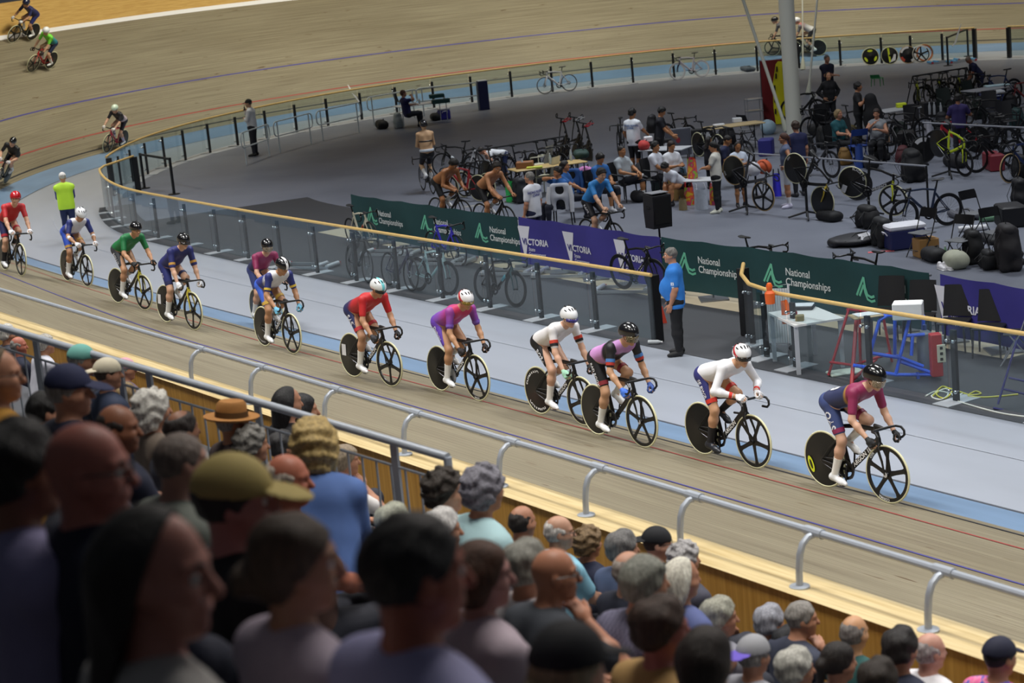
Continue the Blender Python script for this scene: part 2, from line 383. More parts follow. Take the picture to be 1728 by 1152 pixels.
# infield
FLOOR = None
def floor_mat():
    m, nt, b, N = nodes('infield_floor'); L = nt.links.new
    g = N('ShaderNodeNewGeometry'); n1 = N('ShaderNodeTexNoise', i_Scale=.22, i_Detail=6.0, i_Roughness=.6); L(g.outputs['Position'], n1.inputs['Vector'])
    r = N('ShaderNodeValToRGB'); L(n1.outputs['Fac'], r.inputs[0]); ramp(r, [(.32, hexc('606470')), (.5, hexc('6c707c')), (.72, hexc('787c88'))])
    n2 = N('ShaderNodeTexNoise', i_Scale=60.0, i_Detail=2.0); L(g.outputs['Position'], n2.inputs['Vector'])
    mx = N('ShaderNodeMix', data_type='RGBA', blend_type='OVERLAY'); mx.inputs['Factor'].default_value = .25
    L(r.outputs[0], mx.inputs['A']); L(n2.outputs['Fac'], mx.inputs['B']); L(mx.outputs['Result'], b.inputs['Base Color'])
    b.inputs['Roughness'].default_value = .5; return m
mb = MB(); ring = [E2(s, -3.25) for s in np.arange(-64, PI*TR+64, 1.0)]
mb.add([V(p[0], p[1], .002) for p in ring], [tuple(range(len(ring)-1, -1, -1))]); struct('floor', mb.mesh('floor', 0), floor_mat())
# dark rubber matting under the fence and the pale post plates of the apron edge
uvmesh('floor_matting', lambda s, d: V(*E2(s, d), .006), list(np.arange(-64, 9.1, .8)), [-3.75, -2.78], M('3a3c41', .6))
uvmesh('floor_dark_strip', lambda s, d: V(*E2(s, d), .005), list(np.arange(-60, 4.1, 1.0)), [-8.2, -3.7], M('35373c', .55, noise=.1, nscale=.8))
# line of pale boards under the banners
def gline(pix, wdt, h, name, z=.008):
    P = [gp(*q) for q in pix]; mb = MB(); vs = []
    for i, p in enumerate(P):
        t = nrm(P[min(i+1, len(P)-1)]-P[max(i-1, 0)]); nn = V(-t[1], t[0], 0); vs += [p+nn*wdt/2+V(0, 0, z), p-nn*wdt/2+V(0, 0, z)]
    mb.add(vs, [(2*i, 2*i+1, 2*i+3, 2*i+2) for i in range(len(P)-1)]); return struct(name, mb.mesh(name, 0), M(h, .6, noise=.1, nscale=4))
gline([(560, 388), (800, 434), (1000, 470), (1200, 508), (1400, 540), (1728, 598)], .75, 'b7ab92', 'trim_7')
gline([(780, 350), (850, 341), (900, 334)], .12, 'a9a59a', 'trim_8')
# ---------------------------------------------------------------- spectator side: ledge, inner wall, stepped terrace
LS = list(np.arange(-56, -5.9, 1.0))
LED = timber('ledge_timber', 'bfa671', 'ddc99a', (1.2, 22, 1), .45)
uvmesh('wall_ledge_top', lambda s, o: V(*E2(s, o), 2.46+(o-7.45)*.12), LS, [7.45, 7.66, 7.9], LED)
uvmesh('wall_ledge_track_face', lambda s, h: V(*E2(s, 7.47), h), LS, [1.6, 2.0, 2.462], TIMB, flip=True)
uvmesh('wall_ledge_stand_face', lambda s, h: V(*E2(s, 7.88), h), LS, [1.2, 1.8, 2.51], timber('stand_face_timber', 'b5822f', 'd3a04a', (30, 1.0, 1), .55))
ROW0, ROWP, RK = 8.9, .8, .49
def headz(off): return 3.22+RK*(off-ROW0)
def rowz(k): return headz(ROW0+ROWP*k)-1.24
mb = MB()
prof = [(7.9, rowz(0)), (ROW0+.30, rowz(0))]
for k in range(1, 12): prof += [(ROW0+ROWP*(k-1)+.30, rowz(k)), (ROW0+ROWP*k+.30, rowz(k))]
s0, s1 = -54, -8
for (a, za), (b, zb) in zip(prof[:-1], prof[1:]):
    mb.add([V(*E2(s0, a), za), V(*E2(s1, a), za), V(*E2(s1, b), zb), V(*E2(s0, b), zb)], [(0, 1, 2, 3)])
struct('floor_terrace', mb.mesh('floor_terrace', 0), M('6a6a6c', .8, noise=.1, nscale=3))
# ceiling out of the frame, so the hall is closed for the light
# ---------------------------------------------------------------- glass balustrades round the infield
def glass(name='balustrade_glass', tint=(.82, .88, .90), veil=.01):
    m, nt, b, N = nodes(name); L = nt.links.new; nt.nodes.remove(b)
    tr = N('ShaderNodeBsdfTransparent'); tr.inputs[0].default_value = (*tint, 1)
    gl = N('ShaderNodeBsdfGlossy'); gl.inputs['Roughness'].default_value = .03
    fr = N('ShaderNodeFresnel'); fr.inputs['IOR'].default_value = 1.52
    df = N('ShaderNodeBsdfDiffuse'); df.inputs[0].default_value = (.6, .66, .68, 1)
    m1 = N('ShaderNodeMixShader'); m1.inputs[0].default_value = veil; L(tr.outputs[0], m1.inputs[1]); L(df.outputs[0], m1.inputs[2])
    m2 = N('ShaderNodeMixShader'); g_ = N('ShaderNodeNewGeometry'); mu = N('ShaderNodeMath', operation='MULTIPLY'); su = N('ShaderNodeMath', operation='SUBTRACT'); su.inputs[0].default_value = 1; L(g_.outputs['Backfacing'], su.inputs[1]); L(fr.outputs[0], mu.inputs[0]); L(su.outputs[0], mu.inputs[1]); L(mu.outputs[0], m2.inputs[0]); L(m1.outputs[0], m2.inputs[1]); L(gl.outputs[0], m2.inputs[2])
    L(m2.outputs[0], nt.nodes['Material Output'].inputs[0]); return m
def outward(me):
    import bmesh
    b = bmesh.new(); b.from_mesh(me); bmesh.ops.recalc_face_normals(b, faces=b.faces); b.to_mesh(me); b.free(); return me
GLASS = glass(); BLACK = M('101013', .45); CHROME = M('d8dade', .15, 1.0); RAILW = M('cfae6c', .45, noise=.1, nscale=8)
POSTG = M('1c1d21', .5)
def sph(c, r, n=8, m=6): return ell(c, (r, r, r))
def ballmb(mb, c, r, n=10, mi=0):
    mb.lathe([(r*math.sin(PI*i/6), -r*math.cos(PI*i/6)) for i in range(1, 6)], n, c, 'z', mi); return mb
def frame_at(p, s):
    t, o = tdir(s); return V(t[0], t[1], 0), V(o[0], o[1], 0)
_post = MB().box((0, 0, .5), (.085, .05, 1.0)).mesh('post', 0)
_cl = MB()
for z in (.16, .86):
    for sx in (-.06, .06):
        ballmb(_cl, (sx, .075, z), .028)
        _cl.tube([(sx, .02, z), (sx, .1, z)], .012, 6)
_clamp = _cl.mesh('clamp'); _plate = MB().box((0, 0, .012), (.3, .62, .012)).mesh('base_plate', 0)
def fence(label, path, posts, ends=(), plate=True, rz=1.14):
    root = thing('glass_balustrade', label, 'glass barrier', (*E2(path[0][0], path[0][1]), 0), 0, 'glass balustrades around the infield')
    inv = -V(*root.location)
    def at(q, z): p = E2(q[0], q[1]); return V(p[0], p[1], z)+inv
    dense = []
    for (a, b), (c, d) in zip(path[:-1], path[1:]):
        n = max(1, int(abs(c-a)/.8))
        dense += [(a+(c-a)*i/n, b+(d-b)*i/n) for i in range(n)]
    dense.append(path[-1])
    ob('handrail', MB().tube([at(q, rz) for q in dense], .032, 10).mesh('handrail'), RAILW, root)
    # posts stand on the infield side, glass towards the track
    prev = None; ss = [d[0] for d in dense]; oo = [d[1] for d in dense]
    inc = path[-1][0] > path[0][0]
    def offat(s): return float(np.interp(s, ss, oo)) if inc else float(np.interp(-s, [-x for x in ss], oo))
    cuts = [path[0][0]]+[s for s in posts]+[path[-1][0]]
    for s in posts:
        p = at((s, offat(s)-.12), 0); T, O = frame_at(p, s)
        o = ob('post', _post, POSTG, root); m = Matrix(((T[0], O[0], 0, p[0]), (T[1], O[1], 0, p[1]), (0, 0, 1, 0), (0, 0, 0, 1))); o.matrix_local = m
        ob('clamp', _clamp, CHROME, o)
        if plate: ob('base_plate', _plate, M('a9adb3', .5), o)
    for a, b in zip(cuts[:-1], cuts[1:]):
        if abs(b-a) < .15: continue
        e = .02*(1 if b > a else -1); n = max(2, int(abs(b-a)/.6)+1); mb = MB()
        us = np.linspace(a+e, b-e, n)
        P0 = [(at((u, offat(u)-.006), z), at((u, offat(u)+.006), z)) for u in us for z in (.07, rz-.02)]
        vs = [q for pr in P0 for q in pr]; fs = []
        for i in range(n-1):
            k = i*4; fs += [(k, k+4, k+6, k+2), (k+1, k+3, k+7, k+5), (k, k+1, k+5, k+4), (k+2, k+6, k+7, k+3)]
        fs += [(0, 2, 3, 1), (4*n-4, 4*n-3, 4*n-1, 4*n-2)]
        mb.add(vs, fs); ob('glass_panel', outward(mb.mesh('glass_panel', 0)), GLASS, root)
    for s, off in ends:
        p = at((s, off), 0); T, O = frame_at(p, s); mb = MB().box((0, 0, .56), (.13, .16, 1.1))
        o = ob('end_post', mb.mesh('end_post', 0), BLACK, root); o.matrix_local = Matrix(((T[0], O[0], 0, p[0]), (T[1], O[1], 0, p[1]), (0, 0, 1, 0), (0, 0, 0, 1)))
    return root
fence('curved glass balustrade with timber handrail beside the near straight, up to the man in blue',
      [(-20.1, -2.97), (0, -3.0), (5, -2.98), (8.0, -2.95), (8.9, -3.05), (9.6, -3.3), (11.1, -3.75)],
      [-18.33, -16.7, -15.07, -13.45, -11.8, -10.15, -8.48, -6.84, -5.2, -3.6, -1.9, 0.0, 1.8, 3.7, 5.6, 7.3], [(-20.0, -3.08), (11.1, -3.78)])
fence('glass balustrade with timber rail curving round the far bend of the infield',
      [(11.7, -2.92), (20, -2.92), (30, -2.88), (40, -2.82), (50, -2.82), (56, -2.85), (58.5, -2.7), (60.2, -2.62)],
      [13.2, 15.1, 17.0, 18.85, 20.65, 22.6, 24.55, 26.45, 28.28, 30.1, 31.95, 33.8, 35.65, 37.5, 39.4, 41.3, 43.15, 45.0, 46.85, 48.7, 50.55, 52.4, 54.25, 56.1, 57.4, 58.8], [(11.6, -3.0), (60.2, -2.65)])
fence('glass balustrade with timber rail starting beyond the gap at the top right corner', [(61.75, -2.7), (72, -2.8)], [63.4, 65.2, 67, 68.8], [(61.8, -2.75)])
fence('glass balustrade with timber rail in front of the white table and the red trestle',
      [(-20.75, -4.35), (-21.4, -3.75), (-22.1, -3.3), (-23, -3.05), (-25, -2.98), (-44, -2.98)], [-21.5, -22.35, -23.22, -24.85, -26.5, -28.1, -29.7, -31.3, -33, -34.6, -36.2], [(-20.9, -4.2)])
# ---------------------------------------------------------------- banners tied to low barriers
def banner(label, pts, colour, items, grp='sponsor banners on the low barriers'):
    """pts: world xy polyline of the foot; items: (kind, distance along the banner)"""
    P = [np.asarray(p)[:2] for p in pts]; L = [0]
    for a, b in zip(P[:-1], P[1:]): L.append(L[-1]+np.linalg.norm(b-a))
    root = thing('banner_barrier', label, 'banner', (*P[0], 0), 0, grp); o0 = V(*P[0], 0)
    def at(d, z, lift=0.0):
        i = max(0, min(len(L)-2, int(np.searchsorted(L, d))-1)); a, b = P[i], P[i+1]; t = (b-a)/(L[i+1]-L[i]); q = a+t*(d-L[i]); n = V(t[1], -t[0])
        wv = .018*math.sin(d*5.1)*(1-z)+.012*math.sin(d*2.3+z*4)
        q = q+n*(wv+lift); return V(q[0], q[1], z-.025*abs(math.sin(d*PI/1.15))*(z > .9))-o0
    n = int(L[-1]/.12); us = np.linspace(0, L[-1], n); mb = MB()
    mb.grid(lambda u, z: at(u, z, .03), us, [.1, .25, .4, .55, .7, .85, .98, 1.04])
    k = len(mb.v); mb.grid(lambda u, z: at(u, z, .024), us, [.1, .25, .4, .55, .7, .85, .98, 1.04], flip=True)
    fab = ob('fabric', mb.mesh('fabric', 180), M(colour, .6, noise=.18, nscale=2.2), root)
    mb = MB()
    for z in (.99, .18): mb.tube([at(u, z, -.03) for u in np.linspace(.02, L[-1]-.02, 16)], .018, 8)
    for u in np.arange(.1, L[-1], 1.15): mb.tube([at(u, .03, -.03), at(u, 1.0, -.03)], .016, 8); mb.box(at(u, .02, -.03), (.5, .5, .025))
    ob('frame', mb.mesh('frame'), M('8c9096', .4, .8), root)
    def put(nm, vf, d, z, sc_, mat, lift=.04):
        v, f = vf; mb = MB(); mb.add([at(d+a*sc_, z+b*sc_, lift) for a, b, *_ in v], f); ob(nm, mb.mesh(nm, 0), mat, fab)
    for kind, d in items:
        if kind == 'nc':
            W, G = M('e8eeee', .6), M('6fc3a2', .6)
            put('lettering', text_vf('National\nChampionships', size=1, bold=.012), d, .64, .178, W)
            put('logo_mark', logo_nc(), d-.52, .36, .44, G)
        elif kind == 'vic':
            W = M('e6e6f0', .6); PU = M(colour, .6, noise=.18, nscale=2.2)
            put('logo_mark', ([(0, .72), (.48, .72), (.30, 0), (.23, 0)], [(0, 1, 2, 3)]), d-.12, .26, .84, W)
            put('lettering', text_vf('CTORIA', size=1, bold=.03), d+.21, .50, .175, W, .046)
            put('lettering', text_vf('VI', size=1, bold=.03), d+.04, .50, .175, PU, .05)
            put('lettering', text_vf('State\nGovernment', size=1, bold=.01), d+.24, .38, .10, W, .046)
    return root
def logo_nc():
    vs, fs = [], []
    def strip(P, w):
        b = len(vs)
        for i, p in enumerate(P):
            t = nrm(np.asarray(P[min(i+1, len(P)-1)])-np.asarray(P[max(i-1, 0)])); nn = V(-t[1], t[0])*w/2
            vs.extend([np.asarray(p)+nn, np.asarray(p)-nn])
        for i in range(len(P)-1): fs.append((b+2*i, b+2*i+1, b+2*i+3, b+2*i+2))
    strip([(0, .28), (.42, 1.0)], .1); strip([(.17, .28), (.42, .72)], .1)
    strip([(.42, 1.0), (.5, .62), (.62, .36), (.82, .3), (.98, .36)], .1); strip([(.42, .72), (.5, .42), (.62, .2), (.82, .14), (1.02, .2)], .09)
    return vs, fs
GREENB, PURPB = '1f4649', '3f3a8e'
def along(pts, u, v, z): # distance along a banner polyline of the pixel seen at height z
    g = gp(u, v, z); P = [np.asarray(p)[:2] for p in pts]; acc = 0; best = (9e9, 0)
    for a, b in zip(P[:-1], P[1:]):
        l = np.linalg.norm(b-a); t = (b-a)/l; d = min(max((g[:2]-a)@t, 0), l); e = np.linalg.norm(g[:2]-a-t*d)
        if e < best[0]: best = (e, acc+d)
        acc += l
    return best[1]
ZT = 1.03
bg1 = [gp(593, 328, ZT), gp(680, 340, ZT), gp(875, 366, ZT)]
bp1 = [gp(876, 366, ZT), gp(945, 374, ZT), gp(1062, 392, ZT), gp(1116, 400, ZT)]
bg2 = [gp(1117, 400, ZT), gp(1262, 416.6, ZT), gp(1423, 437.5, ZT), gp(1570, 459, ZT)]
bp2 = [gp(1588, 463, ZT), gp(1703, 481, ZT), gp(1860, 505, ZT)]
banner('dark green sponsor banner, the left one with two shirtless men behind it', bg1, GREENB, [('nc', along(bg1, 632, 360, .7)), ('nc', along(bg1, 719, 375, .7)), ('nc', along(bg1, 813, 389, .7))])
banner('purple sponsor banner in front of the cyclist in light blue on rollers', bp1, PURPB, [('vic', along(bp1, 893, 400, .6)), ('vic', along(bp1, 972, 410, .6)), ('vic', along(bp1, 1055, 425, .6))])
banner('dark green sponsor banner right of the man in the blue polo shirt', bg2, GREENB, [('nc', along(bg2, 1169, 440, .7)), ('nc', along(bg2, 1307, 462, .7)), ('nc', along(bg2, 1463, 486, .7))])
banner('purple sponsor banner at the right edge behind the black chairs', bp2, PURPB, [('vic', along(bp2, 1608, 500, .6))])
# ---------------------------------------------------------------- white crowd-control rails along the far fence
def rail_barrier(label, a, b, open_right=False, ww=.022):
    A, B = gp(*a), gp(*b); L = np.linalg.norm(B-A); t = (B-A)/L
    root = thing('rail_barrier', label, 'barrier', A, math.atan2(t[1], t[0]), 'white tubular rails in the infield')
    r = .16; z0, z1 = .55, 1.02; P = []
    def arc(cx, cz, a0, a1): return [(cx+r*math.cos(x), 0, cz+r*math.sin(x)) for x in np.linspace(a0, a1, 6)]
    x0, x1 = -.22, L+.22
    if open_right: P = [(L, 0, z1)]+arc(x0+r, z1-r, PI/2, PI)+arc(x0+r, z0+r, PI, 1.5*PI)+[(L, 0, z0)]
    else: P = arc(x0+r, z1-r, PI/2, PI)+arc(x0+r, z0+r, PI, 1.5*PI)+arc(x1-r, z0+r, -PI/2, 0)+arc(x1-r, z1-r, 0, PI/2)
    W = M('cdd6da', .4)
    ob('loop', MB().tube(P, ww, 8, closed=not open_right, side=(0, 1, 0)).mesh('loop'), W, root)
    for x in (0, L): ob('leg', MB().tube([(x, 0, 0), (x, 0, z1)], ww, 8).mesh('leg'), W, root)
    return root
rail_barrier('white tubular rail in front of the man in white shirt and black cap', (416.5, 278), (455, 263.5))
rail_barrier('white tubular rail, second from the man in white shirt and black cap', (473, 257.5), (525.5, 243))
rail_barrier('white tubular rail between the folded lane flag and the black bag', (545.5, 237.5), (606, 223.5))
rail_barrier('white tubular rail beside the black bag and the grey suitcase', (631.5, 212), (700, 199))
rail_barrier('white tubular rail ending against the dark blue padded box', (716, 196), (808, 186.5), True)
# dark floor-stand barriers
def stand_barrier(label, a, b, h=1.05):
    A, B = gp(*a), gp(*b); L = np.linalg.norm(B-A); t = (B-A)/L
    root = thing('belt_barrier', label, 'barrier', A, math.atan2(t[1], t[0]), 'black belt barriers')
    for x in (0, L):
        o = ob('post', MB().box((0, 0, h/2+.01), (.08, .06, h)).mesh('post', 0), BLACK, root, (x, 0, 0)); ob('foot', MB().lathe([(.17, 0), (.17, .02), (.05, .03)], 14).mesh('foot'), BLACK, o)
    ob('top_bar', MB().box((L/2, 0, h-.03), (L, .05, .06)).mesh('top_bar', 0), BLACK, root); return root
stand_barrier('black barrier frame standing inside the corner of the glass fence', (244, 318), (294, 328))
stand_barrier('black barrier frame near the blue roller trainers at the far fence', (1600, 111), (1634, 95))
# ---------------------------------------------------------------- lamp pillar with stays
pb = gp(1341, 228)
pr = thing('roof_mast', 'tall pale roof mast beside the yellow rescue board', 'mast', pb)
ob('shaft', MB().tube([(0, 0, 0), (0, 0, 4), (.1, 0, 11)], [.225, .22, .2], 28).mesh('shaft'), M('e3e3d6', .45, noise=.03, nscale=1), pr)
def stay(label, u0, v0, u1, v1, dz, r=.035, ends=None):
    A = gp(u0, v0); d = ray(u1, v1); k = (A@CF)/(d@CF)  # top end at about the foot's depth
    kk = ((A-CAM)@CF); B = CAM+d*(kk+dz)
    t = nrm(B-A); B2 = A+t*np.linalg.norm(B-A)*1.5
    o = thing('stay_rod', label, 'rod', A, 0, 'white tie rods of the roof mast')
    ob('rod', MB().tube([t*.45, B2-A], r, 10).mesh('rod'), M('d4d5c8', .4), o); ob('socket', MB().tube([(0, 0, 0), t*.1, t*.5], [.09, .1, .04], 10).mesh('socket'), M('c9cbb9', .4), o)
stay('white tie rod slanting across the yellow rescue board', 1328, 222, 1254, 0, 1.0, .05)
stay('white tie rod rising right of the mast towards the couple in black', 1364, 160, 1379, 0, 1.0, .035)
stay('thin white tie rod hanging close behind the roof mast', 1355, 118, 1354, 0, .5, .028)
# ---------------------------------------------------------------- spectator rails
GALV = M('aab1bb', .42, .15, noise=.08, nscale=12)
rr = thing('guard_rail', 'galvanised guard rail on curved posts along the timber ledge', 'rail', (*E2(-50, 7.6), 0))
i0 = -V(*rr.location)
def RP(s, off, z): p = E2(s, off); return V(p[0], p[1], z)+i0
ob('rail_tube', MB().tube([RP(s, 7.58, 2.84) for s in np.arange(-54, -6, 2.0)], .027, 10).mesh('rail_tube'), GALV, rr)
for (u, v) in [(1581, 1057), (1348, 990), (1149, 922), (975, 873), (823, 826), (650, 775), (504, 733), (383, 690), (277, 657)]:
    g = gp(u, v, 2.5); s = so(g)[0]
    P = [(7.74, 2.49), (7.735, 2.62), (7.72, 2.72), (7.69, 2.785), (7.64, 2.82), (7.58, 2.825)]
    o = ob('post', MB().tube([RP(s-.11*(1-(z-2.49)/.34)*0, a, z) for a, z in P], .024, 8).mesh('post'), GALV, rr)
    c = RP(s, 7.74, 2.495); ob('flange', MB().lathe([(.07, 0), (.07, .012), (.03, .016)], 14, c).mesh('flange'), GALV, o)
    c = RP(s, 7.58, 2.84); tt = np.append(tdir(s)[0], 0); ob('tee_joint', MB().tube([c-tt*.08, c+tt*.08], .036, 10).mesh('tee_joint'), GALV, o)
# thick handrail with balusters in the stand
def railpt(k): # k=0 at the end by the curly haired pair, 1 far left
    A = np.append(gp(755, 771, 3.9)[:2], 3.9); B = np.append(gp(0, 552, 4.4)[:2], 4.4); return A+(B-A)*k
A, B = railpt(0), railpt(1.25); hr = thing('hand_rail', 'thick grey handrail with balusters between the spectators', 'rail', A)
ob('rail_tube', MB().tube([railpt(k)-A for k in np.linspace(0, 1.25, 12)]+[], .027, 12).mesh('rail_tube'), GALV, hr)
mb = MB(); mb.tube([railpt(k)-A-V(0, 0, .16) for k in np.linspace(0.02, 1.25, 12)], .010, 6); ob('mid_bar', mb.mesh('mid_bar'), GALV, hr)
mb = MB(); mb.tube([railpt(k)-A-V(0, 0, .95) for k in np.linspace(0.02, 1.25, 12)], .012, 6); ob('low_bar', mb.mesh('low_bar'), GALV, hr)
L = np.linalg.norm(B-A); t = (B-A)/L
ob('end_post', MB().tube([(0, 0, 0), (.0, 0, -.03), V(0, 0, -1.05)], .026, 10).mesh('end_post'), GALV, hr)
for k in (.1, .375, .62, .69, .905, 1.17):
    p = railpt(k)-A; ob('post', MB().box(p-V(0, 0, .53), (.055, .02, 1.05), R=np.stack([t, np.cross((0, 0, 1), t), (0, 0, 1)], 1)).mesh('post', 0), GALV, hr)
n = int(L/.125)
for i in range(1, n):
    p = t*(i*.125); ob('baluster', MB().tube([p-V(0, 0, .16), p-V(0, 0, .95)], .0075, 6).mesh('baluster'), GALV, hr)
# ---------------------------------------------------------------- bicycles (frame: X forward, Z up, origin on the ground under the bottom bracket)
TYRE_Y, TYRE_K, TYRE_T = M('d9d6b0', .6), M('17171a', .6), M('b79a6c', .6)
R_W = .334; RA, FA, BB = V(-.405, 0, R_W), V(.585, 0, R_W), V(0, 0, .285)
def torus(R, r, n=40, m=8): return MB().tube([(R*math.cos(a), 0, R*math.sin(a)) for a in np.linspace(0, 2*PI, n, endpoint=False)], r, m, closed=True, side=(0, 1, 0))
_tyre = torus(.322, .0125).mesh('tyre', 180); _rim_deep = MB().lathe([(.312, -.011), (.312, .011), (.262, .006), (.262, -.006), (.312, -.011)], 40, axis='y', caps=False).mesh('rim')
_rim_thin = MB().lathe([(.312, -.010), (.312, .010), (.292, .006), (.292, -.006), (.312, -.010)], 40, axis='y', caps=False).mesh('rim')
_disc = MB().lathe([(.0, -.03), (.03, -.03), (.05, -.022), (.30, -.010), (.313, -.008), (.313, .008), (.30, .010), (.05, .022), (.03, .03), (0, .03)], 48, axis='y', caps=False).mesh('disc')
def _five(n=5):
    mb = MB().lathe([(.313, -.011), (.313, .011), (.275, .008), (.275, -.008), (.313, -.011)], 40, axis='y', caps=False)
    mb.lathe([(0, -.04), (.022, -.04), (.03, -.015), (.03, .015), (.022, .04), (0, .04)], 16, axis='y', caps=False)
    for k in range(n):
        a = 2*PI*k/n+.3; d = V(math.cos(a), 0, math.sin(a)); e = V(-math.sin(a), 0, math.cos(a))
        mb.tube([d*.02, d*.12, d*.24, d*.285], [.036, .026, .027, .042], 8, flat=.32, side=(0, 1, 0))
    return mb.mesh('spoke_rim')
_five_m, _three_m = _five(), _five(3)
def _spokes():
    mb = MB().lathe([(.0, -.045), (.02, -.045), (.012, -.02), (.012, .02), (.02, .045), (0, .045)], 12, axis='y', caps=False)
    for k in range(20):
        a = 2*PI*k/20; y = .03*(1 if k % 2 else -1); mb.tube([(.018*math.cos(a+.5), y, .018*math.sin(a+.5)), (.27*math.cos(a), 0, .27*math.sin(a))], .0014, 4)
    return mb.mesh('spokes')
_sp = _spokes()
_rotor = MB().lathe([(.045, -.001), (.07, -.001), (.07, .001), (.045, .001), (.045, -.001)], 24, axis='y', caps=False).mesh('brake_disc')
def wheel(parent, pos, kind, tyre=TYRE_Y, rim=None, name='wheel', ang=None):
    rim = rim or carbon(); w = ob(name, _tyre, tyre, parent, pos)
    w.rotation_euler = (0, rnd.uniform(0, 6) if ang is None else ang, 0)
    if kind == 'disc': ob('disc', _disc, rim, w)
    elif kind == 'five': ob('spoke_rim', _five_m, rim, w)
    elif kind == 'three': ob('spoke_rim', _three_m, rim, w)
    else:
        ob('rim', _rim_deep if kind == 'deep' else _rim_thin, rim, w); ob('spokes', _sp, M('6c6e72', .3, .8) if kind != 'deep' else M('2a2a2d', .3, .5), w)
        if kind == 'road': ob('brake_disc', _rotor, M('b8babf', .3, .9), w, (0, -.03, 0))
    return w
ST, HT, HB = V(-.155, 0, .80), V(.415, 0, .845), V(.462, 0, .70)
def _frame(k='track'):
    mb = MB(); f = .42 if k == 'track' else .75; r = 1.0 if k == 'track' else .8
    mb.tube([HB+V(-.005, 0, .02), lerp(HB, BB, .5), BB+V(.01, 0, .01)], [.034*r, .036*r, .036*r], 10, flat=f, side=(0, 1, 0))
    mb.tube([HT+V(.003, 0, -.025), lerp(HT, ST, .5)+V(0, 0, -.005), ST+V(0, 0, -.035)], [.028*r, .026*r, .024*r], 10, flat=f*1.1, side=(0, 1, 0))
    mb.tube([BB, lerp(BB, ST, .35)+V(-.01, 0, 0), ST+V(0, 0, .02)], [.036*r, .038*r, .028*r], 10, flat=f, side=(0, 1, 0))
    mb.tube([HB, HT], [.029*r, .027*r], 10, flat=.8, side=(0, 1, 0))
    for y in (-1, 1):
        mb.tube([BB+V(-.02, y*.03, 0), V(-.2, y*.045, .305), RA+V(0, y*.055, 0)], [.016, .013, .012], 8, flat=.7, side=(0, 1, 0))
        mb.tube([lerp(BB, ST, .72 if k == 'track' else .82)+V(-.01, y*.018, 0), lerp(ST, RA, .6)+V(.02, y*.045, -.03), RA+V(0, y*.055, 0)], [.015, .011, .010], 8, flat=.7, side=(0, 1, 0))
    mb.lathe([(.03, -.045), (.03, .045)], 14, BB, 'y'); return mb.mesh('frame')
def _fork():
    mb = MB()
    for y in (-1, 1): mb.tube([HB+V(0, y*.012, -.02), HB+V(.012, y*.042, -.07), V(.55, y*.05, .48), FA+V(0, y*.05, 0)], [.024, .024, .018, .011], 8, flat=.45, side=(0, 1, 0))
    mb.tube([HB+V(-.01, 0, .03), HB+V(.01, 0, -.06)], [.028, .026], 10); return mb.mesh('fork')
def _bar(kind='track'):
    mb = MB(); c = V(.535, 0, .85)
    mb.tube([HT+V(.0, 0, -.02), HT+V(-.008, 0, .018), c+V(-.05, 0, .008), c], [.026, .026, .022, .018], 10)
    for y in (-1, 1):
        mb.tube([c, c+V(.0, y*.12, .0), c+V(.01, y*.185, .0), c+V(.075, y*.20, -.004), c+V(.115, y*.205, -.04), c+V(.115, y*.21, -.09), c+V(.075, y*.215, -.125), c+V(-.02, y*.22, -.13)], [.017, .015, .0145, .0145, .0145, .0145, .0145, .0145], 8)
        if kind == 'road':
            mb.tube([c+V(.07, y*.2, -.0), c+V(.125, y*.2, .035), c+V(.145, y*.2, .06)], [.017, .017, .010], 8); mb.tube([c+V(.135, y*.2, .02), c+V(.14, y*.2, -.05), c+V(.12, y*.2, -.1)], [.008, .007, .005], 6)
    return mb.mesh('handlebar')
def _saddle():
    mb = MB(); z = .965
    mb.tube([(-.155, 0, .79), (-.19, 0, .94)], [.017, .017], 10, flat=.6, side=(0, 1, 0))
    mb.tube([(-.345, 0, z+.015), (-.32, 0, z+.012), (-.25, 0, z), (-.16, 0, z), (-.075, 0, z-.005), (-.06, 0, z-.01)], [.012, .062, .066, .032, .018, .008], 12, flat=.0, side=(0, 1, 0))
    return mb
def _saddle_m():
    z = .962; vs = []; st = [(-.345, .02, .012), (-.33, .06, .018), (-.27, .07, .02), (-.19, .035, .02), (-.1, .02, .018), (-.065, .010, .01)]
    mb = MB(); n = 12
    for x, wy, hz in st: vs += [V(x, wy*math.cos(2*PI*k/n), z+(.012 if x < -.3 else 0)+hz*math.sin(2*PI*k/n)) for k in range(n)]
    mb.add(vs, [(i*n+k, i*n+(k+1) % n, (i+1)*n+(k+1) % n, (i+1)*n+k) for i in range(len(st)-1) for k in range(n)]+[tuple(range(n-1, -1, -1)), tuple((len(st)-1)*n+k for k in range(n))])
    return mb.mesh('saddle')
_seatpost = MB().tube([(-.15, 0, .78), (-.197, 0, .95)], [.019, .016], 10).mesh('seatpost')
_frames = {k: _frame(k) for k in ('track', 'road')}; _forkm = _fork(); _bars = {k: _bar(k) for k in ('track', 'road')}; _sad = _saddle_m()
_ring = MB().lathe([(.075, -.003), (.112, -.003), (.112, .003), (.075, .003), (.075, -.003)], 30, axis='y', caps=False).tube([(0, 0, .09), (0, 0, -.09)], .012, 6, flat=.4, side=(0, 1, 0)).tube([(.09, 0, 0), (-.09, 0, 0)], .012, 6, flat=.4, side=(0, 1, 0)).lathe([(.02, -.004), (.02, .004)], 12, axis='y').mesh('chainring')
_fullring = MB().lathe([(.0, -.003), (.112, -.003), (.112, .003), (.0, .003)], 30, axis='y', caps=False).mesh('chainring')
def _crankmesh():
    mb = MB(); mb.tube([(0, 0, 0), (.168, 0, 0)], [.017, .013], 8, flat=.55, side=(0, 1, 0)); return mb.mesh('crank_arm')
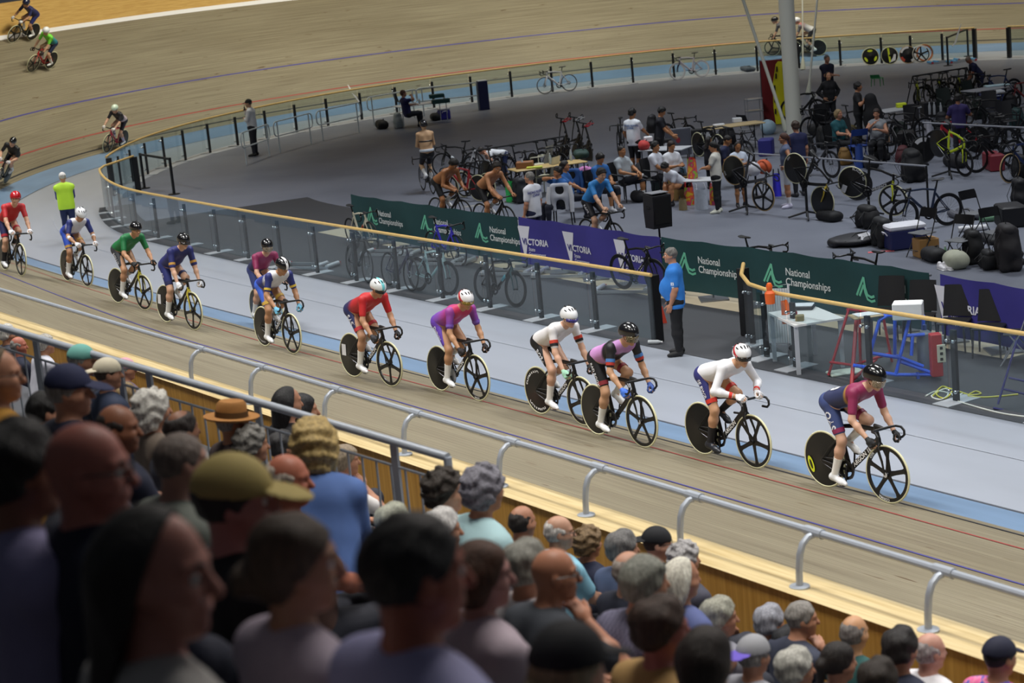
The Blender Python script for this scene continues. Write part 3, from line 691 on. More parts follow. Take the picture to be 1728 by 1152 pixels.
_crk = _crankmesh(); _pedal = MB().rbox((0, 0, 0), (.075, .055, .018), .006).mesh('pedal')
_chain = MB().tube([(-.39, -.047, R_W+.035), (0, -.047, .399), (.08, -.047, .365), (.113, -.047, .285), (.08, -.047, .205), (0, -.047, .171), (-.39, -.047, R_W-.035), (-.425, -.047, R_W)], .005, 6, closed=True).mesh('chain')
_bottle = MB().lathe([(.0, 0), (.034, 0), (.036, .01), (.036, .12), (.026, .145), (.018, .15), (.018, .17), (.012, .175), (0, .175)], 14, caps=False).mesh('bottle_body')
def bike(label, kind='track', frame=None, fork=None, rear='disc', front='five', tyre=TYRE_Y, rim=None, bar=None, crank=0.0, loc=(0, 0, 0), rz=0.0, group=None, text=None, tcol='f2f2f2', rim2=None, ring=None, bottle=None, wheels=(1, 1), saddle='141416', steer=0.0):
    root = thing('track_bike' if kind == 'track' else 'road_bike', label, 'bicycle', loc, rz, group)
    frame = frame or carbon(); rim = rim or carbon()
    f = ob('frame', _frames[kind], frame, root); ob('fork', _forkm, fork or frame, root)
    ob('handlebar', _bars[kind], bar or carbon('141416', .45), root); sd = ob('saddle', _sad, M(saddle, .5), root); ob('seatpost', _seatpost, carbon(), sd)
    if wheels[0]: wheel(root, RA, rear, tyre, rim, 'rear_wheel')
    if wheels[1]: wheel(root, FA, front, tyre, rim2 or rim, 'front_wheel')
    cr = ob('chainring', _ring if ring is None else _fullring, ring or M('1c1c1f', .3, .6), root, BB+V(0, -.047, 0), (0, -crank, 0))
    ob('crank_arm', _crk, M('1a1a1c', .35, .4), cr, (0, -.02, 0)); ob('crank_arm', _crk, M('1a1a1c', .35, .4), cr, (0, .114, 0), (0, PI, 0))
    for sgn, y in ((1, -.065), (-1, .155)): ob('pedal', _pedal, M('222225', .5), cr, (sgn*.168, y, 0), (0, crank, 0))
    ob('chain', _chain, M('5b5c60', .35, .8), root)
    if bottle: ob('bottle', _bottle, M(bottle, .4), root, lerp(BB, HB, .35)+V(.015, 0, .03), (0, math.atan2(.462, .415), 0))
    if text: decal_flat(f, text, lerp(BB, HB, .16), HB-BB, -1, .075, .0175, tcol)
    return root
def decal_flat(parent, s, o, d, side, size, lift, col, name='lettering', bold=.02):
    v, fs = text_vf(s, bold=bold); d = nrm(d); up = np.cross(V(0, -side, 0)*-1, d); up = nrm(np.cross(V(0, side, 0), d)); up = up if up[2] > 0 else -up
    rev = side > 0
    ww = v[:, 0].max(); o = np.asarray(o, float)
    if rev: o = o+d*ww*size; d = -d
    mb = MB(); mb.add([o+d*a*size+up*(b-.35)*size+V(0, side*lift, 0) for a, b, _ in v], fs)
    return ob(name, mb.mesh(name, 0), M(col, .5), parent)
# ---------------------------------------------------------------- people
def _hand(kind):
    # wrist at origin, fingers along +x, thumb on +y, palm faces -z
    P = [cone((-.015, 0, 0), (.035, 0, 0), .026, .030, .02), cone((.03, -.025, 0), (.085, -.03, .002), .016, .013, .02), cone((.03, .0, 0), (.09, .0, .004), .018, .014, .02), cone((.03, .024, 0), (.088, .028, .002), .018, .013, .02)]
    cu = {'relax': (.25, .35, .25), 'grip': (1.05, 1.35, .9), 'flat': (.05, .08, .05)}[kind]
    for i, (y, l, x0) in enumerate(((-.032, .062, .080), (-.012, .076, .088), (.010, .082, .091), (.031, .073, .087))):
        a = 0; p = V(x0, y, 0); fan = (y-.0)*1.2*(kind != 'grip')
        for j, c in enumerate(cu):
            a += c*(1+.08*(1-i)); L = l*(.45, .31, .24)[j]*1.12
            q = p+V(math.cos(a)*L, fan*L, -math.sin(a)*L); P.append(cone(p, q, .0098-.0012*j, .0092-.0012*j, .006)); p = q
    if kind == 'grip': T = [V(.02, .025, -.005), V(.045, .048, -.028), V(.07, .038, -.052), V(.085, .018, -.058)]
    else: T = [V(.012, .022, -.003), V(.045, .055, -.014), V(.075, .072, -.022), V(.098, .08, -.028)]
    for a, b, r0, r1 in zip(T[:-1], T[1:], (.016, .0125, .011), (.0125, .011, .009)): P.append(cone(a, b, r0, r1, .01))
    return sdf('hand', P, .0065, raw=True)
_hands = {k: _hand(k) for k in ('relax', 'grip', 'flat')}
def headframe(yaw=0.0, pitch=0.0, roll=0.0):
    R = rotz(yaw)@roty(pitch)@rotx(roll); return R[:, 0], R[:, 1], R[:, 2]
def make_pose(P, C, H, head, arms, legs, handk=('relax', 'relax'), hdir=(None, None), palm=(None, None), toes=(None, None), g=1.0, belly=0.0, fem=0):
    """arms: ((sh, el, wr) left, right); legs: ((hip, kn, an) left, right); head: (fwd, left, up)"""
    return dict(P=np.asarray(P, float), C=np.asarray(C, float), H=np.asarray(H, float), hf=head[0], hs=head[1], hu=head[2], arms=[[np.asarray(q, float) for q in a] for a in arms], legs=[[np.asarray(q, float) for q in a] for a in legs], handk=handk, hdir=hdir, palm=palm, toes=toes, g=g, belly=belly, fem=fem)
def torso_prims(J, e=0.0, low=0.0, k=.07):
    P, C, g = J['P'], J['C'], J['g']; up = nrm(C-P); sv = nrm(J['arms'][0][0]-J['arms'][1][0]); fw = nrm(np.cross(sv, up)); out = []
    mid = lerp(P, C, .45)+fw*.01; b = J['belly']
    for y in (-1, 1):
        s = sv*y
        out += [cone(P-up*(.02+low)+s*.075*g, P+up*.08+s*.065*g, (.112+e)*g, (.105+e)*g, k), cone(P+up*.06+s*.06*g, mid+s*.065*g+fw*b*.3, (.104+e)*g, (.102+e+b*.35)*g, k), cone(mid+s*.065*g+fw*b*.3, C-up*.06+s*.085*g, (.102+e+b*.35)*g, (.108+e)*g, k)]
        a = J['arms'][0 if y > 0 else 1][0]
        out += [cone(C+s*.05+up*.01, a+up*.0, (.072+e)*g, (.060+e)*g, .05), cone(C+s*.03+up*.045-fw*.005, lerp(C, a, .6)+up*.03, (.045+e)*g, (.045+e)*g, .05)]
        if J['fem']: out.append(ell(C-up*.10+s*.075+fw*.085, (.055+e,)*3, .05))
    if b: out.append(ell(P+up*.17+fw*(.05+b*.4), (.12+b*.7+e, .13+b*.5+e, .14+b*.3+e), .08, np.stack([fw, sv, up], 1)))
    return out
def arm_prims(a, e=0.0, g=1.0, t=1.0, k=.03):
    s, l, w_ = a; out = []
    if t <= .5: q = lerp(s, l, t*2); return [cone(s, q, (.056+e)*g, (.056-.014*t*2+e)*g, k)]
    out.append(cone(s, l, (.056+e)*g, (.042+e)*g, k)); q = lerp(l, w_, (t-.5)*2)
    out += [cone(l, lerp(l, q, .35), (.041+e)*g, (.042+e)*g, k), cone(lerp(l, q, .35), q, (.042+e)*g, (.042-.015*(t-.5)*2+e)*g, k)]; return out
def leg_prims(a, e=0.0, g=1.0, t=1.0, k=.04):
    h, n, an = a; out = []
    if t <= .5: return [cone(h, lerp(h, n, t*2), (.094+e)*g, (.094-.036*t*2+e)*g, k)]
    out.append(cone(h, n, (.094+e)*g, (.058+e)*g, k)); q = lerp(n, an, (t-.5)*2); m = lerp(n, an, min(.3, (t-.5)*2))
    out += [cone(n, m, (.055+e)*g, (.060+e)*g, k), cone(m, q, (.060+e)*g, (.060-.024*min(1, ((t-.5)*2-.3)/.7)+e)*g, k)]; return out
def head_prims(J):
    H, f, s, u = J['H'], J['hf'], J['hs'], J['hu']; R = np.stack([f, s, u], 1); w_ = .94 if J['fem'] else 1.0
    o = [ell(H+.018*u-.010*f, (.100, .078*w_, .100), .03, R), ell(H+.028*f-.040*u, (.064, .059*w_, .080), .03, R), cone(H+.045*f-.082*u, H+.072*f-.097*u, .036*w_, .026*w_, .03),
         cone(H+.093*f+.006*u, H+.113*f-.028*u, .009, .0145, .012), cone(H+.088*f-.060*u+.016*s, H+.088*f-.060*u-.016*s, .0125, None, .012)]
    for y in (-1, 1): o += [ell(H+y*.079*w_*s-.008*f-.014*u, (.019, .009, .031), .008, R), cone(H+.083*f+.028*u+y*.014*s, H+.068*f+.026*u+y*.045*s, .012, .011, .015), cone(H+.062*f-.03*u+y*.036*s, H+.03*f-.03*u+y*.055*s, .022, .02, .03)]
    return o
def body_mesh(J, h=.013, hf=None, skinny=0.0):
    g = J['g']; H = J['H']; C = J['C']
    pr = torso_prims(J)+[cone(C+nrm(H-C)*.0, H-J['hu']*.05-J['hf']*.02, .060*g, .053*g, .04)]+head_prims(J)
    for a in J['arms']: pr += arm_prims(a, 0, g)
    for i, a in enumerate(J['legs']):
        pr += leg_prims(a, 0, g); t = J['toes'][i]; t = nrm(t) if t is not None else V(1, 0, 0)
        pr += [cone(a[2]-t*.03+V(0, 0, -.02), a[2]+t*.12+V(0, 0, -.045), .034, .028, .03), cone(a[2]+t*.1+V(0, 0, -.045), a[2]+t*.17+V(0, 0, -.05), .03, .02, .02)]
    subs = [ell(H+.092*J['hf']+.004*J['hu']+y*.032*J['hs'], (.016, .018, .011), .012, np.stack([J['hf'], J['hs'], J['hu']], 1)) for y in (-1, 1)]
    hf = hf or h*.62
    v, q = sdf('b', pr, h, fine=[(H-.15, H+.15, hf)], subs=subs, raw=True)
    vs, qs = [v], [q]; n = len(v)
    for i, a in enumerate(J['arms']):
        k = J['handk'][i]
        if k is None: continue
        hv, hq = _hands[k]; d = nrm(a[2]-a[1]) if J['hdir'][i] is None else nrm(J['hdir'][i])
        pn = J['palm'][i]; pn = (V(0, 1 if i else -1, 0) if d[2] < -.6 else V(0, .5 if i else -.5, -1)) if pn is None else np.asarray(pn, float)   # direction the palm faces (default: inwards)
        z = -nrm(pn-d*(pn@d)); y = np.cross(z, d)
        hv = hv.copy(); want = V(1, 0, .4) if abs(d[2]) > .6 else V(0, -1 if i == 0 else 1, .3)
        mir = (y@want) < 0
        if mir: hv[:, 1] *= -1; hq = hq[:, ::-1]
        vs.append(a[2]+d*.012+hv[:, :1]*d+hv[:, 1:2]*y+hv[:, 2:]*z); qs.append(hq+n); n += len(hv)
    me = mkmesh('person', np.concatenate(vs), np.concatenate(qs), None, 180)
    # lips take their own colour
    co = np.empty(len(me.vertices)*3); me.vertices.foreach_get('co', co); co = co.reshape(-1, 3); d = (co-H)
    x, y, z = d@J['hf'], d@J['hs'], d@J['hu']
    lip = (x > .088) & (abs(y) < .026) & (abs(z+.0605) < .0095)
    mi = np.array([int(lip[list(p.vertices)].all()) for p in me.polygons], dtype=np.int32) if lip.any() else None
    if mi is not None: me.polygons.foreach_set('material_index', mi)
    return me
_eye = MB().lathe([(.0115*math.sin(PI*i/6), -.0115*math.cos(PI*i/6)) for i in range(1, 6)], 10).mesh('eye', 180)
_iris = MB().lathe([(.0, -.0), (.006, -.0)], 10, axis='x', caps=False).tube([(0, 0, 0), (.0035, 0, 0)], [.0065, .003], 10).mesh('iris')
def face(J, body, hair='2b201a', brows=True):
    H, f, s, u = J['H'], J['hf'], J['hs'], J['hu']
    for y in (-1, 1):
        e = ob('eye', _eye, M('e6e0da', .3), body, H+.080*f+.004*u+y*.032*s); ob('iris', _iris, M('2a1a12', .3), e); R = np.stack([f, s, u], 1); e.matrix_local = Matrix(np.vstack([np.hstack([R, (H+.0795*f+.004*u+y*.032*s)[:, None]]), [0, 0, 0, 1]]).tolist())
        e.children[0].location = (.009, 0, 0)
        if brows: ob('eyebrow', MB().tube([H+.094*f+.026*u+y*.014*s, H+.090*f+.032*u+y*.032*s, H+.074*f+.027*u+y*.05*s], [.004, .0045, .003], 6).mesh('eyebrow'), M(hair, .8), body)
_hn = lambda a, f: (lambda X, Y, Z: a*(np.sin(X*f+2*np.sin(Y*f*.7))*np.sin(Y*f+1.3*np.sin(Z*f*.6))+np.sin(Z*f*1.1+2*np.sin(X*f*.5)))*.5)
def hair_mesh(J, style, h=.012):
    H, f, s, u = J['H'], J['hf'], J['hs'], J['hu']; R = np.stack([f, s, u], 1); g = 1.0
    cuts = [(f*.80-u*.60, (f*.80-u*.60)@H+.026)]; noise = None; P = [ell(H+.022*u-.016*f, (.110, .088, .106), .02, R)]; nape = .085; cut_low = True
    if style == 'crop': P = [ell(H+.020*u-.012*f, (.106, .083, .102), .02, R)]; nape = .07; noise = _hn(.002, 120)
    elif style == 'short': noise = _hn(.006, 70)
    elif style == 'full': P = [ell(H+.026*u-.014*f, (.120, .097, .112), .02, R), ell(H-.05*f-.02*u, (.07, .082, .07), .03, R)]; noise = _hn(.010, 52)
    elif style == 'curly': P = [ell(H+.026*u-.02*f, (.128, .112, .122), .02, R), ell(H-.05*f-.03*u, (.08, .095, .08), .03, R)]; noise = _hn(.016, 85); nape = .10
    elif style == 'bob': P += [ell(H-.035*f-.03*u, (.088, .098, .10), .04, R)]; noise = _hn(.004, 45); nape = .13; cuts = [(f*.92-u*.40, (f*.92-u*.40)@H+.045)]
    elif style == 'bighair': P = [ell(H+.02*u-.02*f, (.135, .118, .125), .02, R), ell(H-.05*f-.06*u, (.09, .11, .10), .04, R)]; noise = _hn(.014, 75); nape = .17; cuts = [(f*.92-u*.40, (f*.92-u*.40)@H+.05)]
    elif style == 'long': P += [ell(H-.035*f-.03*u, (.088, .094, .10), .04, R), cone(H-.05*f-.05*u, H-.075*f-.30*u, .082, .062, .05), cone(H-.02*f-.06*u+.05*s, H-.04*f-.27*u+.06*s, .045, .03, .04), cone(H-.02*f-.06*u-.05*s, H-.04*f-.27*u-.06*s, .045, .03, .04)]; noise = _hn(.004, 40); cut_low = False; cuts = [(f*.96-u*.28, (f*.96-u*.28)@H-.004)]
    elif style == 'tied': P += [ell(H-.115*f-.01*u, (.04, .045, .045), .02, R), cone(H-.12*f-.01*u, H-.13*f-.2*u, .034, .018, .02)]; noise = _hn(.003, 50); cut_low = False
    elif style == 'bun': P += [ell(H-.10*f+.09*u, (.045, .048, .042), .015, R)]; noise = _hn(.004, 60)
    elif style == 'lowbun': P += [ell(H-.045*f-.04*u, (.08, .085, .07), .03, R), ell(H-.12*f-.045*u, (.045, .052, .045), .015, R)]; noise = _hn(.004, 55); nape = .09
    elif style == 'ring':       # bald on top, hair round the sides
        cuts += [(u+.35*f, (u+.35*f)@H+.052)]; P = [ell(H+.008*u-.016*f, (.103, .083, .098), .02, R)]; noise = _hn(.005, 90); nape = .105
    elif style == 'thin': cuts += [(u-.3*f, (u-.3*f)@H+.10)]; noise = _hn(.004, 80)
    if cut_low: cuts += [(-u, -(u@H)+nape)]
    return sdf('hair', P, h, cuts=cuts, noise=noise, smooth=70)
def hairm(h, curl=False):
    k = ('hair', h, curl)
    if k in _mats: return _mats[k]
    m, nt, b, N = nodes('hair_'+h); L = nt.links.new; c = hexc(h)
    t = N('ShaderNodeTexCoord'); mp = N('ShaderNodeMapping'); L(t.outputs['Object'], mp.inputs[0]); mp.inputs['Scale'].default_value = (60, 60, 60) if curl else (70, 70, 14)
    n = N('ShaderNodeTexNoise', i_Scale=1.0, i_Detail=4.0, i_Roughness=.7); L(mp.outputs[0], n.inputs[0]); r = N('ShaderNodeValToRGB'); L(n.outputs[0], r.inputs[0])
    ramp(r, [(.3, [x*.5 for x in c]), (.5, c), (.72, [min(1, x*1.5+.01) for x in c])]); L(r.outputs[0], b.inputs['Base Color']); b.inputs['Roughness'].default_value = .55
    bu = N('ShaderNodeBump', i_Strength=.7, i_Distance=.012); L(n.outputs[0], bu.inputs['Height']); L(bu.outputs[0], b.inputs['Normal']); _mats[k] = m; return m
def shirt_mesh(J, sleeve=.3, e=.012, low=.03, h=.014, hood=False):
    pr = torso_prims(J, e, low)
    for a in J['arms']:
        if sleeve > 0: pr += arm_prims(a, e+.004, J['g'], sleeve)
    C, H = J['C'], J['H']; up = nrm(C-J['P'])
    if sleeve >= .9 or hood: pr.append(cone(C+up*.02, lerp(C, H-J['hu']*.08, .5), .068, .062, .03))
    P = J['P']; n = -up; return sdf('shirt', pr, h, noise=_hn(.0035, 26), cuts=[(n, n@(P-up*(.06+low)))])
def pants_mesh(J, t=.98, e=.010, h=.014, tight=False):
    P, C, g = J['P'], J['C'], J['g']; up = nrm(C-P); sv = nrm(J['arms'][0][0]-J['arms'][1][0]); pr = []
    for y in (-1, 1): pr += [cone(P-up*.03+sv*y*.075*g, P+up*.05+sv*y*.068*g, (.116+e)*g, (.110+e)*g, .06)]
    for a in J['legs']: pr += leg_prims(a, e, g, t)
    return sdf('trousers', pr, h, noise=None if tight else _hn(.004, 22), cuts=[(up, up@(P+up*.10))])
def shoe_mesh(J, i, h=.010):
    a = J['legs'][i][2]; t = J['toes'][i]; t = nrm(t) if t is not None else V(1, 0, 0); d = nrm(J['legs'][i][1]-a)
    return sdf('shoe', [cone(a+d*.03, a-t*.02+V(0, 0, -.03), .045, .045, .02), cone(a-t*.03+V(0, 0, -.03), a+t*.13+V(0, 0, -.045), .044, .040, .03), cone(a+t*.08+V(0, 0, -.048), a+t*.175+V(0, 0, -.052), .042, .028, .02)], h, cuts=[(V(0, 0, -1), -(a[2]-.083))] if abs(t[2]) < .2 else ())
def sock_mesh(J, i, t=.45): a = J['legs'][i]; return MB().tube([lerp(a[2], a[1], x) for x in (-.02, .1, t*.6, t)], [.045, .043, .05*J['g'], .057*J['g']], 12).mesh('sock')
def cap_mesh(J, back=False, flat=False):
    H, f, s, u = J['H'], J['hf'], J['hs'], J['hu']; R = np.stack([f, s, u], 1); d = -1 if back else 1
    P = [ell(H+.026*u-.012*f, (.117, .094, .108), .01, R)]
    cu = [(-u, -(u@H)-.022)]
    v, q = sdf('cap', P, .011, cuts=cu, raw=True)
    Bm = [ell(H+d*.135*f+.026*u, (.085, .075, .010) if not flat else (.04, .06, .012), .01, np.stack([nrm(f-.22*u*d), s, nrm(u+.22*f*d)], 1))]
    v2, q2 = sdf('brim', Bm, .009, raw=True)
    return mkmesh('cap', v, q, None, 60), mkmesh('brim', v2, q2, None, 60)
def hat_mesh(J):
    H, f, s, u = J['H'], J['hf'], J['hs'], J['hu']
    def L(prof, e=.86): 
        mb = MB(); n = 28; vs = []
        for r, z in prof: vs += [H+u*z+f*(r*math.cos(2*PI*k/n)-.01)+s*(r*e*math.sin(2*PI*k/n)) for k in range(n)]
        mb.add(vs, [(i*n+k, i*n+(k+1) % n, (i+1)*n+(k+1) % n, (i+1)*n+k) for i in range(len(prof)-1) for k in range(n)]); return mb
    return L([(.10, .02), (.19, .03), (.20, .045), (.19, .045), (.115, .045), (.112, .08), (.105, .135), (.085, .155), (.04, .148), (.0, .145)]).mesh('crown', 50), L([(.119, .045), (.117, .085)]).mesh('hat_band')
def glasses(J, body, col='1a1a1c', lens=None):
    H, f, s, u = J['H'], J['hf'], J['hs'], J['hu']; mb = MB()
    for y in (-1, 1):
        c = H+.108*f+.004*u+y*.032*s
        mb.tube([c+s*.025*math.cos(a)+u*.019*math.sin(a)-f*.012*abs(math.cos(a))*(1 if y*math.cos(a) > 0 else 0) for a in np.linspace(0, 2*PI, 14, endpoint=False)], .0022, 5, closed=True)
        mb.tube([c+y*.024*s-f*.012+u*.004, H+.02*f+u*.008+y*.084*s, H-.02*f-.002*u+y*.084*s], .0025, 5)
    mb.tube([H+.110*f+.006*u+.008*s, H+.110*f+.006*u-.008*s], .002, 5); o = ob('glasses', mb.mesh('glasses'), M(col, .4), body)
    return o
_cache = {}
def cached(key, fn):
    if key not in _cache: _cache[key] = fn()
    return _cache[key]
def person(label, J, key, skin='c79b7e', top=None, sleeve=.3, bottom=None, leg=.98, shoes='26262a', socks=None, hair=('short', '2b201a'), hat=None, spec=None, loc=(0, 0, 0), rz=0.0, group=None, h=.016, hf=None, fc=False, scale=1.0, tope=.012, low=.03, lips=None, name='person', tight=False, topm=None, botm=None, hairh=.012):
    me = cached((key, 'b', h), lambda: body_mesh(J, h, hf))
    sm = skinm(skin); lp = skinm(lips or {'c79b7e': 'b3776a'}.get(skin, skin))
    o = ob(name, me, [sm, lp], None, loc, (0, 0, rz)); tag(o, label, 'person', group); o.scale = (scale,)*3
    if top or topm: ob('shirt', cached((key, 't', sleeve, tope, low, h), lambda: shirt_mesh(J, sleeve, tope, low, h)), topm or cloth(top), o)
    if bottom or botm: ob('trousers' if leg > .7 else 'shorts', cached((key, 'p', leg, h), lambda: pants_mesh(J, leg, .010, h)), botm or cloth(bottom), o)
    for i in (0, 1):
        if socks: ob('sock', cached((key, 's', i), lambda: sock_mesh(J, i)), cloth(socks), o)
        if shoes: ob('shoe', cached((key, 'sh', i), lambda: shoe_mesh(J, i, max(.010, h*.8))), M(shoes, .6), o)
    if hair and hair[0] != 'none_': ob('hair', cached((key, 'h', hair[0], hairh), lambda: hair_mesh(J, hair[0], hairh)), hairm(hair[1], hair[0] in ('curly', 'bighair')), o)
    if hat:
        if hat[0] == 'hat': a, b = cached((key, 'hat'), lambda: hat_mesh(J)); c = ob('hat', a, M(hat[1], .8, noise=.15, nscale=60), o); ob('hat_band', b, M(hat[2], .8), c)
        else:
            a, b = cached((key, hat[0]), lambda: cap_mesh(J, hat[0] == 'backcap', hat[0] == 'flatcap')); c = ob('cap', a, cloth(hat[1]), o); ob('brim', b, cloth(hat[2] if len(hat) > 2 else hat[1]), c)
    if spec: glasses(J, o, spec)
    if fc: face(J, o, hair[1] if hair else '4a3a30')
    return o
def ik(a, b, l1, l2, hint):    # middle joint of a two-bone limb
    a, b = np.asarray(a, float), np.asarray(b, float); d = b-a; L = min(np.linalg.norm(d), l1+l2-1e-4); t = nrm(d)
    x = (l1*l1-l2*l2+L*L)/(2*L); hgt = math.sqrt(max(l1*l1-x*x, 0)); hh = np.asarray(hint, float); hh = nrm(hh-t*(hh@t)); return a+t*x+hh*hgt
def standing(arms='down', lean=0.0, yaw=0.0, hp=0.1, hyaw=0.0, g=1.0, belly=0.0, fem=0, wide=.1, wr=None, bow=0.0):
    P = V(0, 0, .95); up = roty(bow)@V(0, 0, 1); C = P+up*.48; H = C+roty(bow*.8)@V(.035, 0, .245)
    sw = .185*(.92 if fem else 1)
    sh = [C+V(-.01, sw, -.01), C+V(-.01, -sw, -.01)]; A = []; hk = ['relax', 'relax']; hd = [None, None]; pm = [None, None]
    W = {'down': (V(.06, .27, .82), V(.06, -.27, .82)), 'folded': (V(.22, -.08, 1.2), V(.24, .08, 1.16)), 'hips': (V(.05, .2, 1.02), V(.05, -.2, 1.02)), 'clasp': (V(.27, .03, 1.05), V(.27, -.03, 1.05)),
         'phone': (V(.3, .06, 1.15), V(.3, -.06, 1.15)), 'radio': (V(.2, .05, 1.2), V(.17, -.05, 1.45)), 'pocket': (V(.06, .22, .9), V(.10, -.22, .88)), 'reach': (V(.55, .2, 1.0), V(.55, -.2, 1.0)), 'chest': (V(.2, .1, 1.2), V(.2, -.12, 1.3)), 'back': (V(-.12, .06, 1.0), V(-.12, -.06, 1.0))}[arms] if wr is None else wr
    for i, y in ((0, 1), (1, -1)):
        hint = V(-.6, y*1.0, -.4) if arms in ('folded', 'hips', 'clasp', 'phone', 'radio', 'chest', 'back') else V(-1, y*.4, -.1)
        w_ = np.asarray(W[i], float); 
        if np.linalg.norm(w_-sh[i]) > .535: w_ = sh[i]+nrm(w_-sh[i])*.535
        A.append((sh[i], ik(sh[i], w_, .285, .255, hint), w_))
    Lg = [(V(0, y*.095, .91), V(.02, y*wide, .50), V(0, y*(wide+.01), .085)) for y in (1, -1)]
    return make_pose(P, C, H, headframe(hyaw, hp), A, Lg, toes=(V(1, .25, 0), V(1, -.25, 0)), g=g, belly=belly, fem=fem)
def seated(wr=(V(.40, .10, .60), V(.40, -.10, .60)), lean=-.10, hp=.1, hyaw=0.0, g=1.0, belly=0.0, fem=0, knee=.44, kz=.50, cross=False, hz=.50, handk=('relax', 'relax'), twist=0.0, hoff=0.0):
    P = V(0, 0, hz+.03); up = roty(lean)@V(0, 0, 1); C = P+up*.47; H = C+roty(lean*.6)@V(.035+hoff, 0, .245); sw = .185*(.92 if fem else 1)
    tv = rotz(twist); sh = [C+tv@V(-.01, sw, -.01), C+tv@V(-.01, -sw, -.01)]; A = []
    for i, y in ((0, 1), (1, -1)):
        w_ = np.asarray(wr[i], float)
        if np.linalg.norm(w_-sh[i]) > .535: w_ = sh[i]+nrm(w_-sh[i])*.535
        A.append((sh[i], ik(sh[i], w_, .285, .255, V(-.6, y*.8, -.5)), w_))
    Lg = [(V(.03, y*.095, hz), V(knee, y*.12, kz), V(knee+.0, y*.12, .085)) for y in (1, -1)]
    if cross: Lg[1] = (V(.03, -.095, hz), V(.42, -.05, hz+.12), V(.30, .30, hz+.10))
    return make_pose(P, C, H, headframe(hyaw, hp), A, Lg, handk=handk, toes=(V(1, .15, 0), V(1, -.15, 0)), g=g, belly=belly, fem=fem)
# ---------------------------------------------------------------- track riders
def rider_pose(a=60, hands='drop', crank=-1.5, hyaw=0.0, hp=.25, elbow=0.0, wr=None):
    a = math.radians(a); P = V(-.215, 0, 1.065); C = P+V(math.sin(a), 0, math.cos(a))*.50; H = C+V(.04+.155*math.sin(a), 0, .115+.11*math.cos(a))
    sh = [C+V(.02, .18, -.005), C+V(.02, -.18, -.005)]; A = []
    wz = {'drop': V(.495, .212, .765), 'hood': V(.585, .205, .895), 'top': V(.49, .15, .90)}[hands]
    for i, y in ((0, 1), (1, -1)):
        w_ = (wz if wr is None else V(*wr))*V(1, y, 1); l1, l2 = .30, .275
        if np.linalg.norm(w_-sh[i]) > l1+l2-.004: w_ = sh[i]+nrm(w_-sh[i])*(l1+l2-.004)
        A.append((sh[i], ik(sh[i], w_, l1, l2, V(-.8, y*(.5+elbow), -.1)), w_))
    Lg = []; toes = []
    for i, y in ((0, .108), (1, -.112)):
        c = crank if i else crank+PI; pd = BB+V(.168*math.cos(c), y, .168*math.sin(c)); tp = V(.95, 0, -.28-.12*math.sin(c)); tp = nrm(tp)
        an = pd+V(0, 0, .03)-tp*.13+V(0, 0, .055); hip = V(-.195, .095 if i == 0 else -.095, 1.03)
        Lg.append((hip, ik(hip, an, .435, .43, V(1, 0, .25)), an)); toes.append(tp)
    dr = V(.75, 0, -.55) if hands == 'drop' else V(1, 0, -.1)
    return make_pose(P, C, H, headframe(hyaw, hp), A, Lg, handk=('grip', 'grip'), hdir=(dr, dr), palm=(V(.1, -.5, -.6), V(.1, .5, -.6)), toes=toes, g=.93)
def helmet(J, o, col, kind='vent', col2=None, visor=None, strap=True):
    H, f, s, u = J['H'], J['hf'], J['hs'], J['hu']; R = np.stack([f, s, u], 1); e = H+.040*u-.014*f
    P = [ell(e, (.138, .103, .103), .02, R), ell(e-.055*f-.028*u, (.088, .094, .075), .03, R)]
    if kind == 'aero': P = [ell(e+.004*u, (.140, .108, .112), .02, R), ell(e-.07*f-.03*u, (.10, .092, .085), .04, R)]
    n = -u*.96+f*.28
    me = sdf('helmet', P, .0105, cuts=[(n, n@(e-.052*u+.0*f))]); m2 = M(col, .22, coat=.6)
    hm = ob('helmet', me, m2, o)
    if kind == 'vent':
        for y, x, z in ((0, .055, .088), (.036, .045, .082), (-.036, .045, .082), (.072, .01, .062), (-.072, .01, .062), (.03, -.07, .082), (-.03, -.07, .082)):
            c = e+x*f+y*s+z*u; nn = nrm(x/.019*f+y/.0106*s+z/.0106*u); 
            ob('vent', sdf('vent', [ell(c, (.036, .0095, .02), .01, np.stack([nrm(f-nn*(f@nn)), nrm(np.cross(nn, f)), nn], 1))], .008), M('0d0d0f', .6), hm)
    if col2: # second colour panel wrapped over the shell
        P2 = [ell(e, (.1405, .1055, .1055), .02, R)] if kind == 'vent' else [ell(e+.004*u, (.1425, .1105, .1145), .02, R)]
        if col2[0] == 'stripe': cuts = [(s, s@e+.026), (-s, -(s@e)+.026), (n, n@(e-.05*u))]
        elif col2[0] == 'side': cuts = [(u*.8+f*.5, (u*.8+f*.5)@e+.025), (n, n@(e-.05*u))]
        else: cuts = [(f, f@e-.0), (n, n@(e-.05*u))]
        ob('helmet_panel', sdf('helmet_panel', P2, .010, cuts=cuts), M(col2[1], .25, coat=.5), hm)
    if visor:
        k = visor[0]; z0, z1 = (-.062, .026) if k == 'visor' else (-.026, .026)
        Pv = [ell(H+.014*f, (.122, .098, .17), .01, R)]
        g1 = f*.97; cuts = [(-g1, -(g1@(H+.045*f))), (u, u@H+z1), (-u, -(u@H)-z0)]
        ob('visor' if k == 'visor' else 'sunglasses', sdf('visor', Pv, .0085, cuts=cuts, subs=[ell(H+.014*f, (.114, .090, .17), .004, R)]), M(visor[1], .08, coat=.5, trans=.55 if k == 'visor' else 0), o)
    if strap:
        mb = MB()
        for y in (-1, 1): mb.tube([e-.04*u+.01*f+y*.097*s, H-.05*u+.005*f+y*.074*s, H-.10*u+.04*f+y*.02*s], .004, 5)
        ob('chin_strap', mb.mesh('chin_strap'), M('141416', .7), hm)
    return hm
